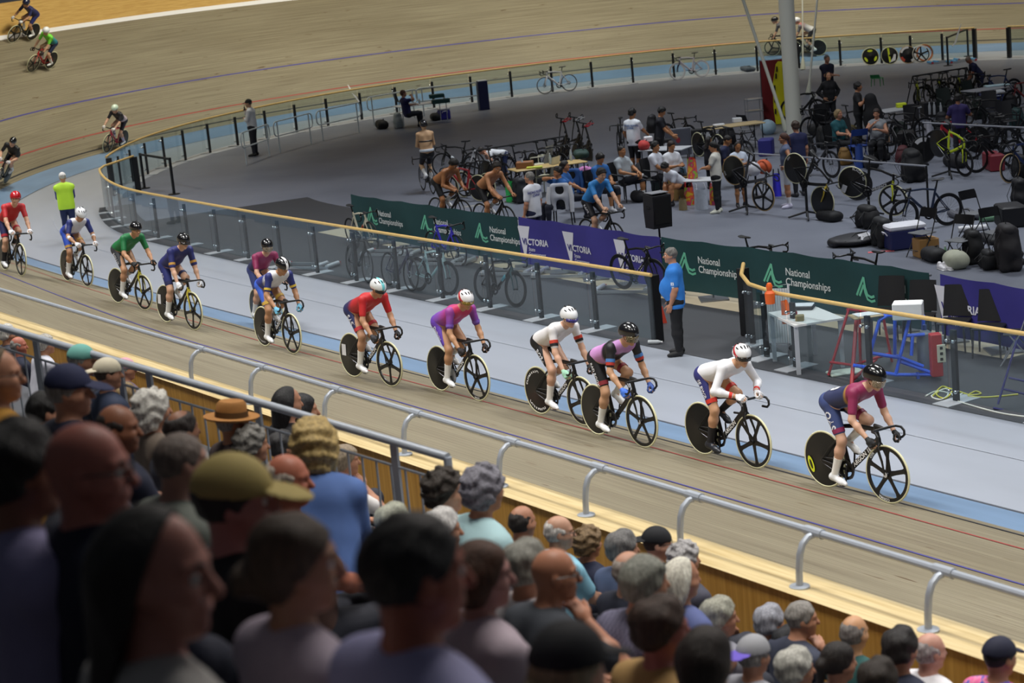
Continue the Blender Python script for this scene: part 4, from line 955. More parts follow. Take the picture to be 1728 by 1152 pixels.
def project_text(o, target, s, org, xd, yd, nd, size, col, name='lettering', bold=.02, vf=None, lift=.004):
    """lettering laid onto a curved garment: each vertex is dropped along nd onto the target mesh (same local frame)"""
    v, fs = vf or text_vf(s, bold=bold, res=2); me = target.data if hasattr(target, 'data') else target
    key = ('bvh', me.name)
    if key not in _cache:
        co = np.empty(len(me.vertices)*3); me.vertices.foreach_get('co', co); _cache[key] = BVHTree.FromPolygons(co.reshape(-1, 3).tolist(), [tuple(p.vertices) for p in me.polygons])
    bv = _cache[key]; nd = nrm(nd); out = []
    for a, b, *_ in v:
        p = np.asarray(org)+np.asarray(xd)*a*size+np.asarray(yd)*b*size-nd*.3
        h = bv.ray_cast(Vector(p), Vector(nd), .6)
        out.append(np.array(h[0])-nd*lift if h[0] is not None else p+nd*.3)
    return ob(name, mkmesh(name, out, fs, None, 0), M(col, .6), o)
def band(o, a, b, t0, t1, r0, r1, col, name='band'):
    return ob(name, MB().tube([lerp(a, b, t0), lerp(a, b, t1)], [r0, r1], 14).mesh(name), M(col, .6), o)
def rider(rlab, blab, F, R, s0, kit, pose, bk, lean=.0, d0=1.2, grp='racing cyclists on the near straight', bgrp='track bicycles in the race', pos=None, cat='cyclist'):
    if pos is not None: pf, pr_ = pos; mid = (pf+pr_)/2; fw = nrm(pf-pr_); up = nrm(V(0, 0, 1)-fw*fw[2]); return rider_on(rlab, blab, mid, fw, up, kit, pose, bk, grp, bgrp, cat)
    qf = on_track(*F, s0, d0); qr = on_track(*R, qf[0]+.7, qf[1]); pf, pr_ = TP(*qf), TP(*qr); mid = (pf+pr_)/2
    fw = nrm(pf-pr_); sm, dm = (qf[0]+qr[0])/2, (qf[1]+qr[1])/2
    a = TP(sm, dm+.1)-TP(sm, dm-.1); b = TP(sm+.3, dm)-TP(sm-.3, dm); ns = nrm(np.cross(b, a)); ns = ns if ns[2] > 0 else -ns
    up = nrm(V(0, 0, 1)*(1-lean)+ns*lean); up = nrm(up-fw*(up@fw)); return rider_on(rlab, blab, mid, fw, up, kit, pose, bk, grp, bgrp, cat)
def rider_on(rlab, blab, mid, fw, up, kit, pose, bk, grp, bgrp, cat):
    lf = np.cross(up, fw); org = mid-fw*.09
    bkk = bike(blab, group=bgrp, crank=pose.get('crank', -1.5), **bk); place(bkk, org, fw, lf, up)
    J = rider_pose(**pose); key = ('rider', tuple(sorted(pose.items()))); hh = .012
    sk = kit.get('skin', 'c79b7e'); o = ob('person', cached((key, 'b'), lambda: body_mesh(J, hh, .0085)), [skinm(sk), skinm('a8705f')]); tag(o, rlab, cat, grp); place(o, org, fw, lf, up)
    jm = kit.get('jersey') or '000000'; has = bool(kit.get('jersey')); jm = jm if not isinstance(jm, str) else M(jm, .55)
    t = kit.get('sleeve', .36)
    j = not has or ob('jersey', cached((key, 'j'), lambda: sdf('jersey', torso_prims(J, .006), hh, cuts=[(nrm(J['P']-J['C']), nrm(J['P']-J['C'])@J['P'])])), jm, o)
    slm = kit.get('slv', jm); slm = slm if not isinstance(slm, str) else M(slm, .55)
    for i in (0, 1):
        if has: ob('sleeve', cached((key, 'sl', t, i), lambda: sdf('sleeve', [cone(J['C']+nrm(J['arms'][i][0]-J['C'])*.09, J['arms'][i][0], .074, .066, .03)]+arm_prims(J['arms'][i], .008, J['g'], t), hh)), slm, o)
        if kit.get('cuff'):
            c, c2 = kit['cuff'], kit.get('cuff2'); a0, a1, a2 = J['arms'][i]
            if t <= .5: band(o, a0, a1, t*2-.12, t*2, .058, .056, c, 'sleeve_cuff')
            else: band(o, a1, a2, (t-.5)*2-.1, (t-.5)*2+.04, .041, .038, c, 'sleeve_cuff')
            if c2: band(o, a0, a1, t*2-.27, t*2-.13, .060, .059, c2, 'sleeve_band')
        if kit.get('wrist'): band(o, J['arms'][i][1], J['arms'][i][2], .05, .28, .046, .045, kit['wrist'], 'arm_band')
        h_, k_, n_ = J['legs'][i]
        if kit.get('hem'): band(o, h_, k_, .66, .78, .075, .070, kit['hem'], 'leg_hem')
        gl = kit.get('glove')
        if gl:
            d = nrm(J['hdir'][i]); pn = J['palm'][i]; z = -nrm(pn-d*(pn@d)); y = np.cross(z, d); hv, hq = _hands['grip']; hv = hv*V(1.02, 1.10, 1.16); hv = hv[:, :]; want = V(0, 1 if i else -1, .3)
            hv = hv.copy(); sel = None
            if (y@want) < 0: hv[:, 1] *= -1; hq = hq[:, ::-1]
            ob('glove', cached((key, 'gl', i), lambda: mkmesh('glove', J['arms'][i][2]+d*.011+hv[:, :1]*d+hv[:, 1:2]*y+hv[:, 2:]*z, hq)), M(gl if isinstance(gl, str) else gl[i], .7), o)
        if kit.get('sock'): ob('sock', cached((key, 'so', i), lambda: sock_mesh(J, i, .5)), M(kit['sock'], .7), o)
        sh = ob('shoe', cached((key, 'sh', i), lambda: sdf('shoe', [cone(n_+V(0, 0, .0), n_-J['toes'][i]*.03+V(0, 0, -.035), .044, .040, .02), cone(n_-J['toes'][i]*.035+V(0, 0, -.035), n_+J['toes'][i]*.12+V(0, 0, -.052), .041, .039, .03), cone(n_+J['toes'][i]*.1+V(0, 0, -.052), n_+J['toes'][i]*.175+V(0, 0, -.056), .038, .024, .02)], .009)), M(kit.get('shoe', 'eceef0'), .35), o)
    sm_ = kit['shorts']; sm_ = sm_ if not isinstance(sm_, str) else M(sm_, .55)
    sho = ob('shorts', cached((key, 'p'), lambda: pants_mesh(J, .37, .007, hh, True)), sm_, o)
    if kit.get('helmet'): helmet(J, o, *kit['helmet'], visor=kit.get('visor'))
    if kit.get('hair'): ob('hair', cached((key, 'hair'), lambda: hair_mesh(J, 'crop' if kit.get('helmet') else 'full')), M(kit['hair'], .7), o)
    face(J, o, kit.get('hair', '3a2a20'))
    for i_ in (1,):
        h_, k_, n_ = J['legs'][i_]
        if kit.get('text'):
            d = nrm(k_-h_); yd = nrm(np.cross(V(0, -1, 0), d)); L_ = text_vf(kit['text'], bold=.02, res=2)[0][:, 0].max(); sz = kit.get('tsize', .085)
            project_text(o, sho, kit['text'], lerp(h_, k_, kit.get('tpos', .34))+V(0, -.1, 0)-yd*sz*.35, d, yd, V(0, 1, 0), sz, kit.get('tcol', 'e8e8ee'))
    if kit.get('number'):
        up_ = nrm(J['C']-J['P']); bk_ = nrm(np.cross(up_, V(0, 1, 0))); bk_ = bk_ if bk_[2] > 0 else -bk_
        rect = ([(x, y) for x in np.linspace(0, 1, 5) for y in np.linspace(0, .8, 4)], [(i*4+q, (i+1)*4+q, (i+1)*4+q+1, i*4+q+1) for i in range(4) for q in range(3)])
        project_text(o, j, '', J['P']+up_*.10+V(0, -.115, 0)+bk_*.1, up_*-1*0+V(0, .75, 0)*1, up_, nrm(-bk_+V(0, .35, 0)), .16, 'eeeef0', 'race_number', vf=rect, lift=.006)
        project_text(o, j, kit['number'], J['P']+up_*.125+V(0, -.09, 0)+bk_*.1, V(0, .75, 0), up_, nrm(-bk_+V(0, .35, 0)), .11, '1a1a1e', 'race_digits', lift=.009)
    return o, bkk, J
K5 = dict(text='ARGON 18')
BLK = carbon()
r11 = rider('front cyclist of the line, navy and maroon kit, glossy black helmet with clear visor', 'black track bike leading the line, yellow oval mark on its rear disc wheel', (1500, 849), (1393, 821), -35,
      dict(skin='d0a48a', jersey=gradm('kit_navy_maroon', [(0, '2c3358'), (.60, '2c3358'), (.64, 'b58a3a'), (.68, '8e2a55'), (1, '8e2a55')], 0, -.35, .38), slv='8e2a55', shorts='3b4a7c', hem='8e2a55', helmet=('0c0c0f', 'aero'), visor=('visor', 'c9b9a0'), text='QAS', tsize=.115, tpos=.16, glove=('18181b', '18181b'), sock='ecebe6', hair='8a6238', number='0'),
      dict(a=68, hands='drop', crank=-1.62, hyaw=-.05, hp=.35), dict(text='ARGON 18'), lean=.15)
r10 = rider('second cyclist, long white sleeves with red cuffs, white and red helmet', 'black track bike, second from the front, under the rider in long white sleeves', (1274, 790), (1186, 766), -30,
      dict(skin='c99a78', jersey='e6e6ea', sleeve=.88, shorts='2f3273', hem='d8382c', cuff='d8382c', helmet=('e8e8ea', 'vent', ('side', 'c4202a')), visor=('glasses', '141012'), text='SE BWIR', tsize=.068, tpos=.04, glove='e8e8ec', sock='1b1b20', shoe='262a33', hair='1c1714'),
      dict(a=72, hands='top', crank=-1.45, hyaw=-.25, hp=.25, elbow=.6), dict(text='ARGON'), lean=.15)
r9 = rider('cyclist in lilac and black jersey with matt black helmet and visor, third from the front', 'black track bike ridden by the rider in lilac and black, fully closed rear disc', (1086, 755), (1008, 733), -26,
      dict(skin='c39675', jersey=gradm('kit_lilac', [(0, 'c994cc'), (.50, 'c48ac6'), (.56, '17171b'), (.8, '1d1a20'), (.84, 'b987c0'), (1, 'b987c0')], 0, -.35, .40), slv='1b1b20', shorts='16171c', hem='8a2b34', cuff='b7372c', cuff2='4a7ab8', helmet=('141417', 'aero'), visor=('visor', '9b8e6c'), text='RAD ROOM', tsize=.06, tpos=.06, glove=('3f5ca6', '3f6fd0'), sock='e8e8e6', hair='2a211b'),
      dict(a=67, hands='drop', crank=-1.75, hyaw=.05, hp=.3), dict(), lean=.15)
r8 = rider('cyclist in white jersey with red and black arm bands, white helmet and purple glasses', 'black track bike with white printed rear disc under the rider in the white jersey', (979, 716), (917, 699.5), -23,
      dict(skin='d2a58b', jersey='e4e1e2', shorts='15161b', cuff='17171b', cuff2='c8402c', helmet=('eaecee', 'vent'), visor=('glasses', '3a2f86'), text='BORA', tsize=.085, tpos=.2, glove=('1a1a1e', '9fd0b4'), sock='eceae6', hair='a0714a'),
      dict(a=64, hands='drop', crank=-.75, hyaw=-.05, hp=.3), dict(text='ARGON'), lean=.15)
r7 = rider('cyclist in purple and pink fading kit with a white and red helmet', 'black track bike with grey chainring under the rider in purple', (807, 676), (744, 659), -19,
      dict(skin='bf8f6b', jersey=gradm('kit_purple_pink', [(0, '6a49b4'), (.3, '8a4fb0'), (.62, 'b83c8c'), (1, 'cf3150')], 0, -.3, .38), slv=gradm('kit_purple_sleeve', [(0, '5b3f9e'), (1, 'a8449a')], 2, 1.0, 1.35), shorts=gradm('kit_purple_shorts', [(0, '5d46b8'), (1, '6a3fb0')], 2, .6, 1.1), cuff='7a56b6', helmet=('eceaec', 'vent', ('side', 'c2222e')), visor=('glasses', '8f7a2c'), text='Doltcini', tsize=.07, tpos=.08, glove='1a1216', sock='ecebe8', hair='1c1613'),
      dict(a=66, hands='drop', crank=-.95, hyaw=-.05, hp=.35), dict(text='ARGON', ring=M('b9bcc2', .3, .7)), lean=.2)
r6 = rider('cyclist in red jersey and navy shorts with a white and teal helmet', 'black track bike with a white paper tag on its rear disc', (660, 652), (596, 635.6), -16,
      dict(skin='c0906f', jersey=gradm('kit_red', [(0, '2b2f5e'), (.20, '3a2f58'), (.34, 'b92a30'), (1, 'c9282c')], 0, -.3, .38), slv='c9282c', shorts='262c5c', hem='c03038', helmet=('e9edee', 'vent', ('stripe', '6fd0d6')), visor=('glasses', '17171a'), text='SASI', tsize=.105, tpos=.12, glove=('17171b', '2a2a30'), sock='ecebe6', hair='2a211b'),
      dict(a=66, hands='drop', crank=-.9, hyaw=.0, hp=.45), dict(text='ARGON'), lean=.2)
r5 = rider('cyclist in white, navy and bright blue kit with a black helmet striped white', 'black track bike in front of the maroon rider, white rim lettering', (494, 597), (447, 584), -12,
      dict(skin='b98966', jersey=gradm('kit_white_navy', [(0, '31409a'), (.45, '2b3580'), (.58, 'dcdce0'), (1, 'e2e2e4')], 0, -.3, .38), slv='2a3274', shorts='3f67d8', hem='d9b04a', cuff='e2c24a', helmet=('131316', 'vent', ('stripe', 'e8e8ea')), visor=None, glove=('6fb6d8', '6fb6d8'), sock='e9e9e6', hair='2a211b'),
      dict(a=68, hands='drop', crank=-1.1, hyaw=.1, hp=.6), dict(text='ARGON'), lean=.25)
r5b = rider('cyclist in maroon jersey and black visor helmet, half hidden behind the white and blue rider', 'track bike half hidden beside the one with white rim lettering', (474, 560), (431, 546), -11,
      dict(skin='cda086', jersey=gradm('kit_maroon', [(0, '2b3358'), (.45, '2b3060'), (.55, '8e2a58'), (1, '8e2a58')], 0, -.3, .36), slv='8e2a58', shorts='36427a', helmet=('121215', 'aero'), visor=('visor', 'b8ac96'), glove='1a1a1e', sock='e9e9e6', hair='2a211b'),
      dict(a=58, hands='hood', crank=-2.2, hyaw=-.2, hp=.15), dict(), lean=.25)
r4 = rider('cyclist in navy kit with gold and white sleeve bands, black helmet, dark glasses', 'black and yellow track bike with a white tag on the disc, rider in navy', (325, 556), (283, 544), -7,
      dict(skin='cfa489', jersey='2a2f6e', slv='2a2f6e', shorts='2a3274', hem='2a2f5e', cuff='2a2f6e', cuff2='c99a4a', sleeve=.46, helmet=('111114', 'vent'), visor=('glasses', '231a1a'), text='AIS', tsize=.07, tpos=.25, glove='e4e6ea', sock='e9e9e6', hair='5a4030'),
      dict(a=56, hands='drop', crank=-1.5, hyaw=-.1, hp=.25), dict(fork=M('c9b93c', .4)), lean=.3)
r3 = rider('cyclist in green jersey and dark shorts with a black helmet', 'black and yellow track bike under the rider in green', (239, 522), (203, 512), -3,
      dict(skin='c08f6c', jersey='1f7a44', shorts=gradm('kit_grey_shorts', [(0, '34363c'), (1, '3c3e44')], 2, .6, 1.1), helmet=('101013', 'vent'), visor=None, text='ROUVY', tsize=.075, tpos=.12, glove='17171a', sock='e9e9e6', hair='2a211b'),
      dict(a=60, hands='hood', crank=-.8, hyaw=-.1, hp=.2), dict(frame=M('2a2a24', .35), fork=M('c9c03a', .4)), lean=.3)
r2 = rider('cyclist in white helmet with black vents and bright blue shorts, in front of the marshal', 'track bike under the rider in bright blue shorts', (144, 483), (117, 475), 1,
      dict(skin='b98966', jersey=gradm('kit_white_blue', [(0, '3350b8'), (.4, '2d3f9c'), (.55, 'd8d8dc'), (1, 'dedee2')], 0, -.3, .38), slv='2a3578', wrist='e6e6ea', shorts='3156c4', hem='c79a4a', helmet=('e9ebee', 'vent'), visor=None, glove='d8dade', sock='e9e9e6', hair='2a211b'),
      dict(a=63, hands='hood', crank=-1.3, hyaw=.1, hp=.75), dict(front='five'), lean=.3)
r1 = rider('cyclist in red jersey and red helmet at the left edge of the picture', 'black track bike at the left edge under the rider in red', (32, 464.5), (12, 457), 6,
      dict(skin='cfa084', jersey='c4282e', shorts='2a2c5c', hem='b92c38', helmet=('b81e26', 'aero'), visor=None, glove='e0e0e4', sock='18181c', hair='2a211b'),
      dict(a=54, hands='hood', crank=-1.5, hyaw=-.5, hp=.1), dict(), lean=.35)
FG, FB = 'cyclists on the far banking', 'track bicycles on the far banking'
rider('cyclist in black kit cut off by the left edge, riding the lower banking', 'track bike mostly outside the left edge on the lower banking', (-14, 318), (12, 309), 18,
      dict(skin='cfa084', jersey='17171b', shorts='17171b', helmet=('141417', 'aero'), glove='d8d8dc', sock='e9e9e6'), dict(a=62, hands='top', crank=-1.0, hyaw=.1, hp=.3), dict(), lean=.75, grp=FG, bgrp=FB)
rider('cyclist with pale green helmet and black and white jersey beside the glass corner', 'red and black track bike with yellow rear disc marks beside the glass corner', (180, 258), (207, 250), 20,
      dict(skin='d2a58c', jersey=gradm('kit_black_white', [(0, 'd8c8d0'), (.4, 'c8b8c4'), (.5, '1c1a24'), (1, '1c1a24')], 0, -.3, .36), slv='1c1a24', shorts='1f2233', helmet=('d8ecd8', 'aero'), glove='ecebea', sock='c9c4e0'), dict(a=58, hands='hood', crank=.6, hyaw=.0, hp=.5), dict(frame=M('a8203a', .35), rim2=BLK), lean=.6, grp=FG, bgrp=FB)
rider('cyclist in green and teal jersey with white helmet high on the banking', 'red track bike high on the banking, rider in green', (50, 122), (85, 116), 27,
      dict(skin='c79b7e', jersey=gradm('kit_green_teal', [(0, '1f6f86'), (.5, '2a8a8a'), (.6, '6fd03a'), (1, '74d840')], 0, -.3, .36), slv='6fd03a', shorts='22294a', helmet=('e6e8ea', 'aero'), glove='2a1a1a', sock='ecebe8'), dict(a=56, hands='drop', crank=.5, hyaw=.05, hp=.4), dict(frame=M('b8262c', .35)), lean=.65, grp=FG, bgrp=FB)
rider('cyclist in navy kit and navy helmet at the top left corner of the picture', 'black track bike near the white top line at the top left corner', (20, 72), (53, 68), 29,
      dict(skin='b98966', jersey='262a58', shorts='2a2f6a', helmet=('1d1f3c', 'aero'), glove='d0d2d6', sock='ecebe8'), dict(a=60, hands='hood', crank=.5, hyaw=.05, hp=.4), dict(), lean=.65, grp=FG, bgrp=FB)
rider('cyclist in grey and white kit passing behind the roof mast', 'black track bike showing its rear wheel right of the roof mast', (1341, 96), (1382, 94), 52,
      dict(skin='c79b7e', jersey=gradm('kit_grey', [(0, 'd8d8d8'), (.5, '8a8a8c'), (1, 'c03a3a')], 0, -.3, .36), slv='77777a', shorts='2a2a2e', helmet=('e6e6e8', 'aero'), glove='2a1a1a', sock='ecebe8'), dict(a=62, hands='drop', crank=.5, hyaw=.05, hp=.4), dict(), lean=.5, grp=FG, bgrp=FB)
rider('cyclist almost hidden behind the roof mast, front wheel showing on its left', 'track bike with three-spoke front wheel showing left of the roof mast', (1304, 94), (1345, 92), 51,
      dict(skin='c79b7e', jersey='4a4a50', shorts='2a2a2e', helmet=('1a1a1e', 'aero'), glove='2a1a1a', sock='ecebe8'), dict(a=62, hands='drop', crank=-.5, hyaw=.05, hp=.4), dict(front='three'), lean=.5, d0=2.2, grp=FG, bgrp=FB)

def arc_text(b, s, r, a0, size, col='e8e8ea', wheel_='rear_wheel', y=-.0125, vf=None):
    w_ = [c for c in b.children if c.name.startswith(wheel_)][0]; w_.rotation_euler = (0, 0, 0)
    v, fs = vf or text_vf(s, bold=.03, sp=1.1); W = v[:, 0].max()*size/2; out = []
    for a, c, *_ in v:
        rr = r-(.35-c)*size; th = a0-(a*size-W)/r; out.append((rr*math.cos(th), y, rr*math.sin(th)))
    return ob('lettering', mkmesh('lettering', out, fs, None, 0), M(col, .5), [c for c in w_.children][0])
def disc_patch(b, poly, col, wheel_='rear_wheel', y=-.0235, name='disc_mark'):
    w_ = [c for c in b.children if c.name.startswith(wheel_)][0]; w_.rotation_euler = (0, 0, 0)
    return ob(name, mkmesh(name, [(a, y, c) for a, c in poly], [tuple(range(len(poly)))], None, 0), M(col, .5), [c for c in w_.children][0])
oval = lambda cx, cz, a, b, t=0: [(cx+a*math.cos(x)*math.cos(t)-b*math.sin(x)*math.sin(t), cz+a*math.cos(x)*math.sin(t)+b*math.sin(x)*math.cos(t)) for x in np.linspace(0, 2*PI, 24, endpoint=False)]
quad = lambda cx, cz, a, b: [(cx-a, cz-b), (cx+a, cz-b), (cx+a, cz+b), (cx-a, cz+b)]
disc_patch(r11[1], oval(-.205, -.09, .10, .04, -1.15), 'd7e02a'); disc_patch(r11[1], oval(-.205, -.09, .06, .018, -1.15), '23240f', y=-.0245)
arc_text(r11[1], 'CORIMA', .293, -1.75, .04, wheel_='front_wheel'); arc_text(r11[1], 'COR', .293, 2.45, .04, wheel_='front_wheel'); disc_patch(r11[1], oval(0, 0, .03, .03), 'd8d8d8', 'front_wheel', -.042)
disc_patch(r9[1], oval(0, 0, .028, .028), 'c9cace', 'front_wheel', -.042)
arc_text(r8[1], 'SHIMANO', .25, 2.2, .08); arc_text(r8[1], 'SHIMANO', .25, -1.7, .08)
arc_text(r10[1], 'ZLATO', .2, 3.7, .085, '8a6a70'); arc_text(r7[1], 'MAVIC', .21, 3.1, .085, '6a5550'); arc_text(r7[1], 'CORIMA', .293, -1.6, .03, wheel_='front_wheel')
for b in (r6[1], r4[1]): disc_patch(b, quad(-.18, .06, .055, .085), 'dfe0e4')
arc_text(r5[1], 'SHIMANO', .25, -1.9, .06, 'b8b8bc'); arc_text(r5[1], 'VISION', .293, 1.2, .03, wheel_='front_wheel')
# ---------------------------------------------------------------- spectators in the stand
for k in range(11):
    o_ = ROW0+ROWP*k; mb = MB(); z = rowz(k)+.38
    a, b = E2(s0, o_-.18), E2(s1, o_-.18); c, d = E2(s1, o_+.2), E2(s0, o_+.2)
    mb.add([V(*a, z-.03), V(*b, z-.03), V(*c, z-.03), V(*d, z-.03), V(*a, z), V(*b, z), V(*c, z), V(*d, z)], [(3, 2, 1, 0), (4, 5, 6, 7), (0, 1, 5, 4), (1, 2, 6, 5), (2, 3, 7, 6), (3, 0, 4, 7)])
    struct('floor_bench', mb.mesh('floor_bench', 0), M('54565c', .6))
CP = {}
def cpose(kind, hyaw, fem):
    k = (kind, hyaw, fem)
    if k in CP: return CP[k]
    pr = dict(hyaw=hyaw, fem=fem, g=.95 if fem else 1.04)
    if kind == 'lap': J = seated((V(.30, .08, .64), V(.33, -.06, .64)), -.04, .12, **pr)
    elif kind == 'fwd': J = seated((V(.42, .10, .66), V(.42, -.10, .66)), .22, .10, **pr)
    elif kind == 'chin': J = seated((V(.34, .06, .66), V(.24, -.10, 1.0)), .16, .12, hoff=.02, **pr)
    elif kind == 'fold': J = seated((V(.25, -.10, .78), V(.27, .10, .76)), -.06, .08, **pr)
    elif kind == 'stand': J = standing(wr=(V(.4, .2, .85), V(.42, -.15, .9)), bow=.38, hyaw=hyaw, fem=fem)
    CP[k] = J; return J
BY = TA
def spect(label, u, v, h, hair, top, kind='lap', hyaw=0.0, fem=0, skin='b98468', hat=None, spec=None, sleeve=.34, fine=0, rzo=0.0, fc=None, group=None, bottom='2b2d38', topm=None, raw=False):
    J = cpose(kind, hyaw, fem); dep = FPX*.238/(h*(.92 if h < 140 else 1)); d = ray(u, v); P = CAM+d*dep; o0 = so(P)[1]
    if not raw:
        row = max(0, round((o0-ROW0)/ROWP)); tgt = ROW0+ROWP*row+max(-.22, min(.22, o0-ROW0-ROWP*row))
        for _ in range(8):
            o1 = so(P)[1]; g_ = (so(P+d*.05)[1]-o1)/.05; dep += max(-1, min(1, (tgt-o1)/g_)); P = CAM+d*dep
    else: row = max(0, round((o0-ROW0)/ROWP))
    fz = rowz(row) if kind != 'stand' else P[2]-J['H'][2]
    sc_ = max(.86, min(1.16, (P[2]-fz)/J['H'][2])); rz = BY+rzo; hl = rotz(rz)@(J['H']*sc_); org = V(P[0]-hl[0], P[1]-hl[1], P[2]-J['H'][2]*sc_)
    hh = (.017, .009) if not fine else (.013, .0062)
    fc = fine if fc is None else fc
    return person(label, J, ('cr', kind, hyaw, fem), skin=skin, top=top, topm=topm, sleeve=sleeve, bottom=bottom, shoes='222226', hair=hair, hat=hat, spec=spec, loc=org, rz=rz, h=hh[0], hf=hh[1], fc=fc, scale=sc_, group=group, hairh=.007 if fine else .010, tope=.014)
G1, G2, W1, BK, BR = '8d8984', 'b4b0a8', 'd3d0c8', '17130f', '3a2b20'
SK, RD, DK = 'c08b70', 'b8705c', '8a5d45'
S = spect
# far group beyond the handrail
S('white-haired spectator at the left edge behind the balusters', 13, 563, 34, ('full', W1), '3a3d4a', 'lap', -.2)
S('ruddy bald spectator in navy seen through the balusters at the left edge', 32, 583, 34, ('ring', G1), '1d2238', 'lap', -.5, skin=RD)
S('grey-haired spectator in white striped shirt behind the balusters', 78, 580, 33, ('full', G2), 'c9cad6', 'fwd', -.4)
S('spectator in a pink cap beyond the handrail', 213, 622, 44, ('short', G1), '7d6a7a', 'lap', -.6, hat=('cap', 'd8a3b0'))
S('woman with long black hair beyond the handrail, nearer the curved posts', 487, 679, 58, ('long', '0f0d10'), '1b1b20', 'lap', .0, 1)
S('woman with black hair and hair clip standing close to the handrail', 512, 692, 56, ('bob', '121014'), '1b1b20', 'lap', -.35, 1)
# middle of the stand
S('spectator in a teal baseball cap by the handrail', 139, 607, 60, ('short', G1), '4a4e5a', 'lap', -.6, hat=('cap', '6fb0a6'))
S('man in a dark navy cap looking down, right of the left picture edge', 118, 658, 95, ('short', G1), '23263a', 'lap', -.6, hat=('cap', '1f2547'), skin=SK)
S('spectator with a cream cap worn backwards, left of the white-haired woman', 183, 630, 62, ('crop', BR), '26314a', 'lap', -.3, hat=('backcap', 'cfc6ae'))
S('spectator with tousled fair-brown hair between the cream cap and the white curls', 214, 668, 52, ('full', '8b7450'), '8a8a70', 'lap', .0)
S('woman with fluffy white curls, hiding most of her face', 260, 690, 78, ('bighair', 'd9d5cc'), '8d7f72', 'lap', -.1, 1)
S('man in a tan felt hat with a dark band', 393, 712, 72, ('short', G1), '4a3c3c', 'lap', -.3, hat=('hat', 'a9743a', '5a4020'))
S('man with dark hair and a bald patch, in front of the felt hat', 308, 725, 84, ('thin', '241b17'), '2a3040', 'fwd', .1, skin=DK)
S('dark-skinned balding man in profile, navy top', 200, 722, 100, ('ring', '1a1412'), '161c33', 'lap', -.6, skin='8a5a42')
S('spectator with dark hair and bare neck behind the navy cap', 78, 694, 84, ('short', '120f0e'), '3a2a2c', 'lap', -.2)
S('long-haired spectator with glasses cut by the left edge, ochre top', -2, 632, 108, ('long', '6a5a42'), 'a87a2c', 'lap', -.5, 1, spec='1a1412')
S('man with cropped grey-brown hair left of the khaki cap', 307, 780, 128, ('crop', '6d6058'), '5a5f58', 'fwd', -.1, skin='a57a6a')
S('spectator with short curly grey hair under the felt-hatted man', 427, 750, 70, ('curly', '7d7a74'), '3a3c44', 'lap', -.2)
S('spectator with dark grey hair left of the blonde woman in denim', 478, 752, 62, ('full', '2f2d2e'), '2c2a2e', 'lap', -.1)
S('woman with curly blonde hair in a blue denim jacket, bending forward', 531, 750, 88, ('bighair', 'b59b62'), '5877b5', 'stand', .1, 1, sleeve=.92, bottom='23284a', raw=True, rzo=.95)
S('spectator in white T-shirt resting a hand on the chin behind the blonde woman', 584, 776, 62, ('full', '9b8a74'), 'e6e2e0', 'chin', -.4)
S('red-faced bald man with white beard right of the khaki cap', 487, 808, 100, ('ring', 'b8aa9c'), '5a4038', 'lap', -.7, skin='b06a52')
S('young man with dark curly hair near the ledge, face in profile', 752, 828, 78, ('curly', '2b2118'), 'c9ccd6', 'lap', -.5, skin='c9977c')
S('spectator with curly grey hair and pale aqua shirt', 819, 826, 80, ('curly', '7b7983'), 'b9dde2', 'fwd', .1, sleeve=.36)
S('spectator with short silver-green hair below the handrail end', 666, 885, 86, ('full', 'b6b8a6'), 'c3c6d2', 'lap', .1)
S('spectator with white hair below the curly grey head', 748, 893, 86, ('full', 'd6d3d0'), 'a9a6a6', 'lap', -.4)
S('man with dark ring of hair and bald crown near the ledge', 882, 880, 70, ('ring', '2a2522'), '3a3a42', 'lap', .1)
S('bald man with glasses and white side hair in a pale blue top', 944, 897, 70, ('ring', 'cfcac4'), '8fc6dc', 'lap', -.5, spec='1a1412', skin='c99a80')
S('boy with sandy curly hair in a navy T-shirt against the ledge', 994, 915, 60, ('curly', '7a6242'), '20263f', 'lap', .0)
S('woman with auburn hair and pale face, black strap on a white top', 815, 968, 138, ('bob', '4a2b18'), 'b9a9b4', 'lap', -.5, 1, skin='b08078')
S('man with thick grey hair and white shirt behind the bald man in charcoal', 890, 955, 108, ('full', '8c8b82'), 'd3ccce', 'lap', .0)
S('bald man in charcoal T-shirt with glasses, hand to his mouth', 937, 968, 112, ('none_', BR) if 0 else None, '3b3f47', 'chin', -.5, spec='17171a', skin='b97f62', fine=1)
S('grey-haired man in front of the black backwards cap', 1052, 925, 70, ('full', '6f6d6c'), '4d5a78', 'lap', -.2)
S('balding man with a blue collar and navy top', 1062, 962, 84, ('ring', '9a8f86'), '1d2233', 'lap', .0, skin='c08f76')
S('bearded man with a black cap worn backwards and glasses, at the ledge', 1110, 916, 60, ('crop', '3a2418'), '26262c', 'lap', -.6, hat=('backcap', '17181d'), spec='17171a', skin='cf9c84')
S('person with long straight white hair by the ledge', 1152, 975, 82, ('long', 'ddd8c8'), '5f6a9c', 'lap', -.1, 1)
S('spectator with mottled grey curls behind the long white hair', 1157, 943, 56, ('curly', 'a5a2a2'), '4a4a58', 'lap', -.2)
S('man with swept grey hair in a finely checked shirt', 1090, 982, 104, ('full', '83847a'), None, 'fwd', -.2, topm=None) if 0 else None
def checkm(a, b, sc_):
    m, nt, bb, N = nodes('checked_cloth'); t = N('ShaderNodeTexCoord'); c = N('ShaderNodeTexChecker', i_Scale=sc_); c.inputs[1].default_value = (*hexc(a), 1); c.inputs[2].default_value = (*hexc(b), 1)
    nt.links.new(t.outputs['Object'], c.inputs[0]); nt.links.new(c.outputs[0], bb.inputs['Base Color']); bb.inputs['Roughness'].default_value = .8; return m
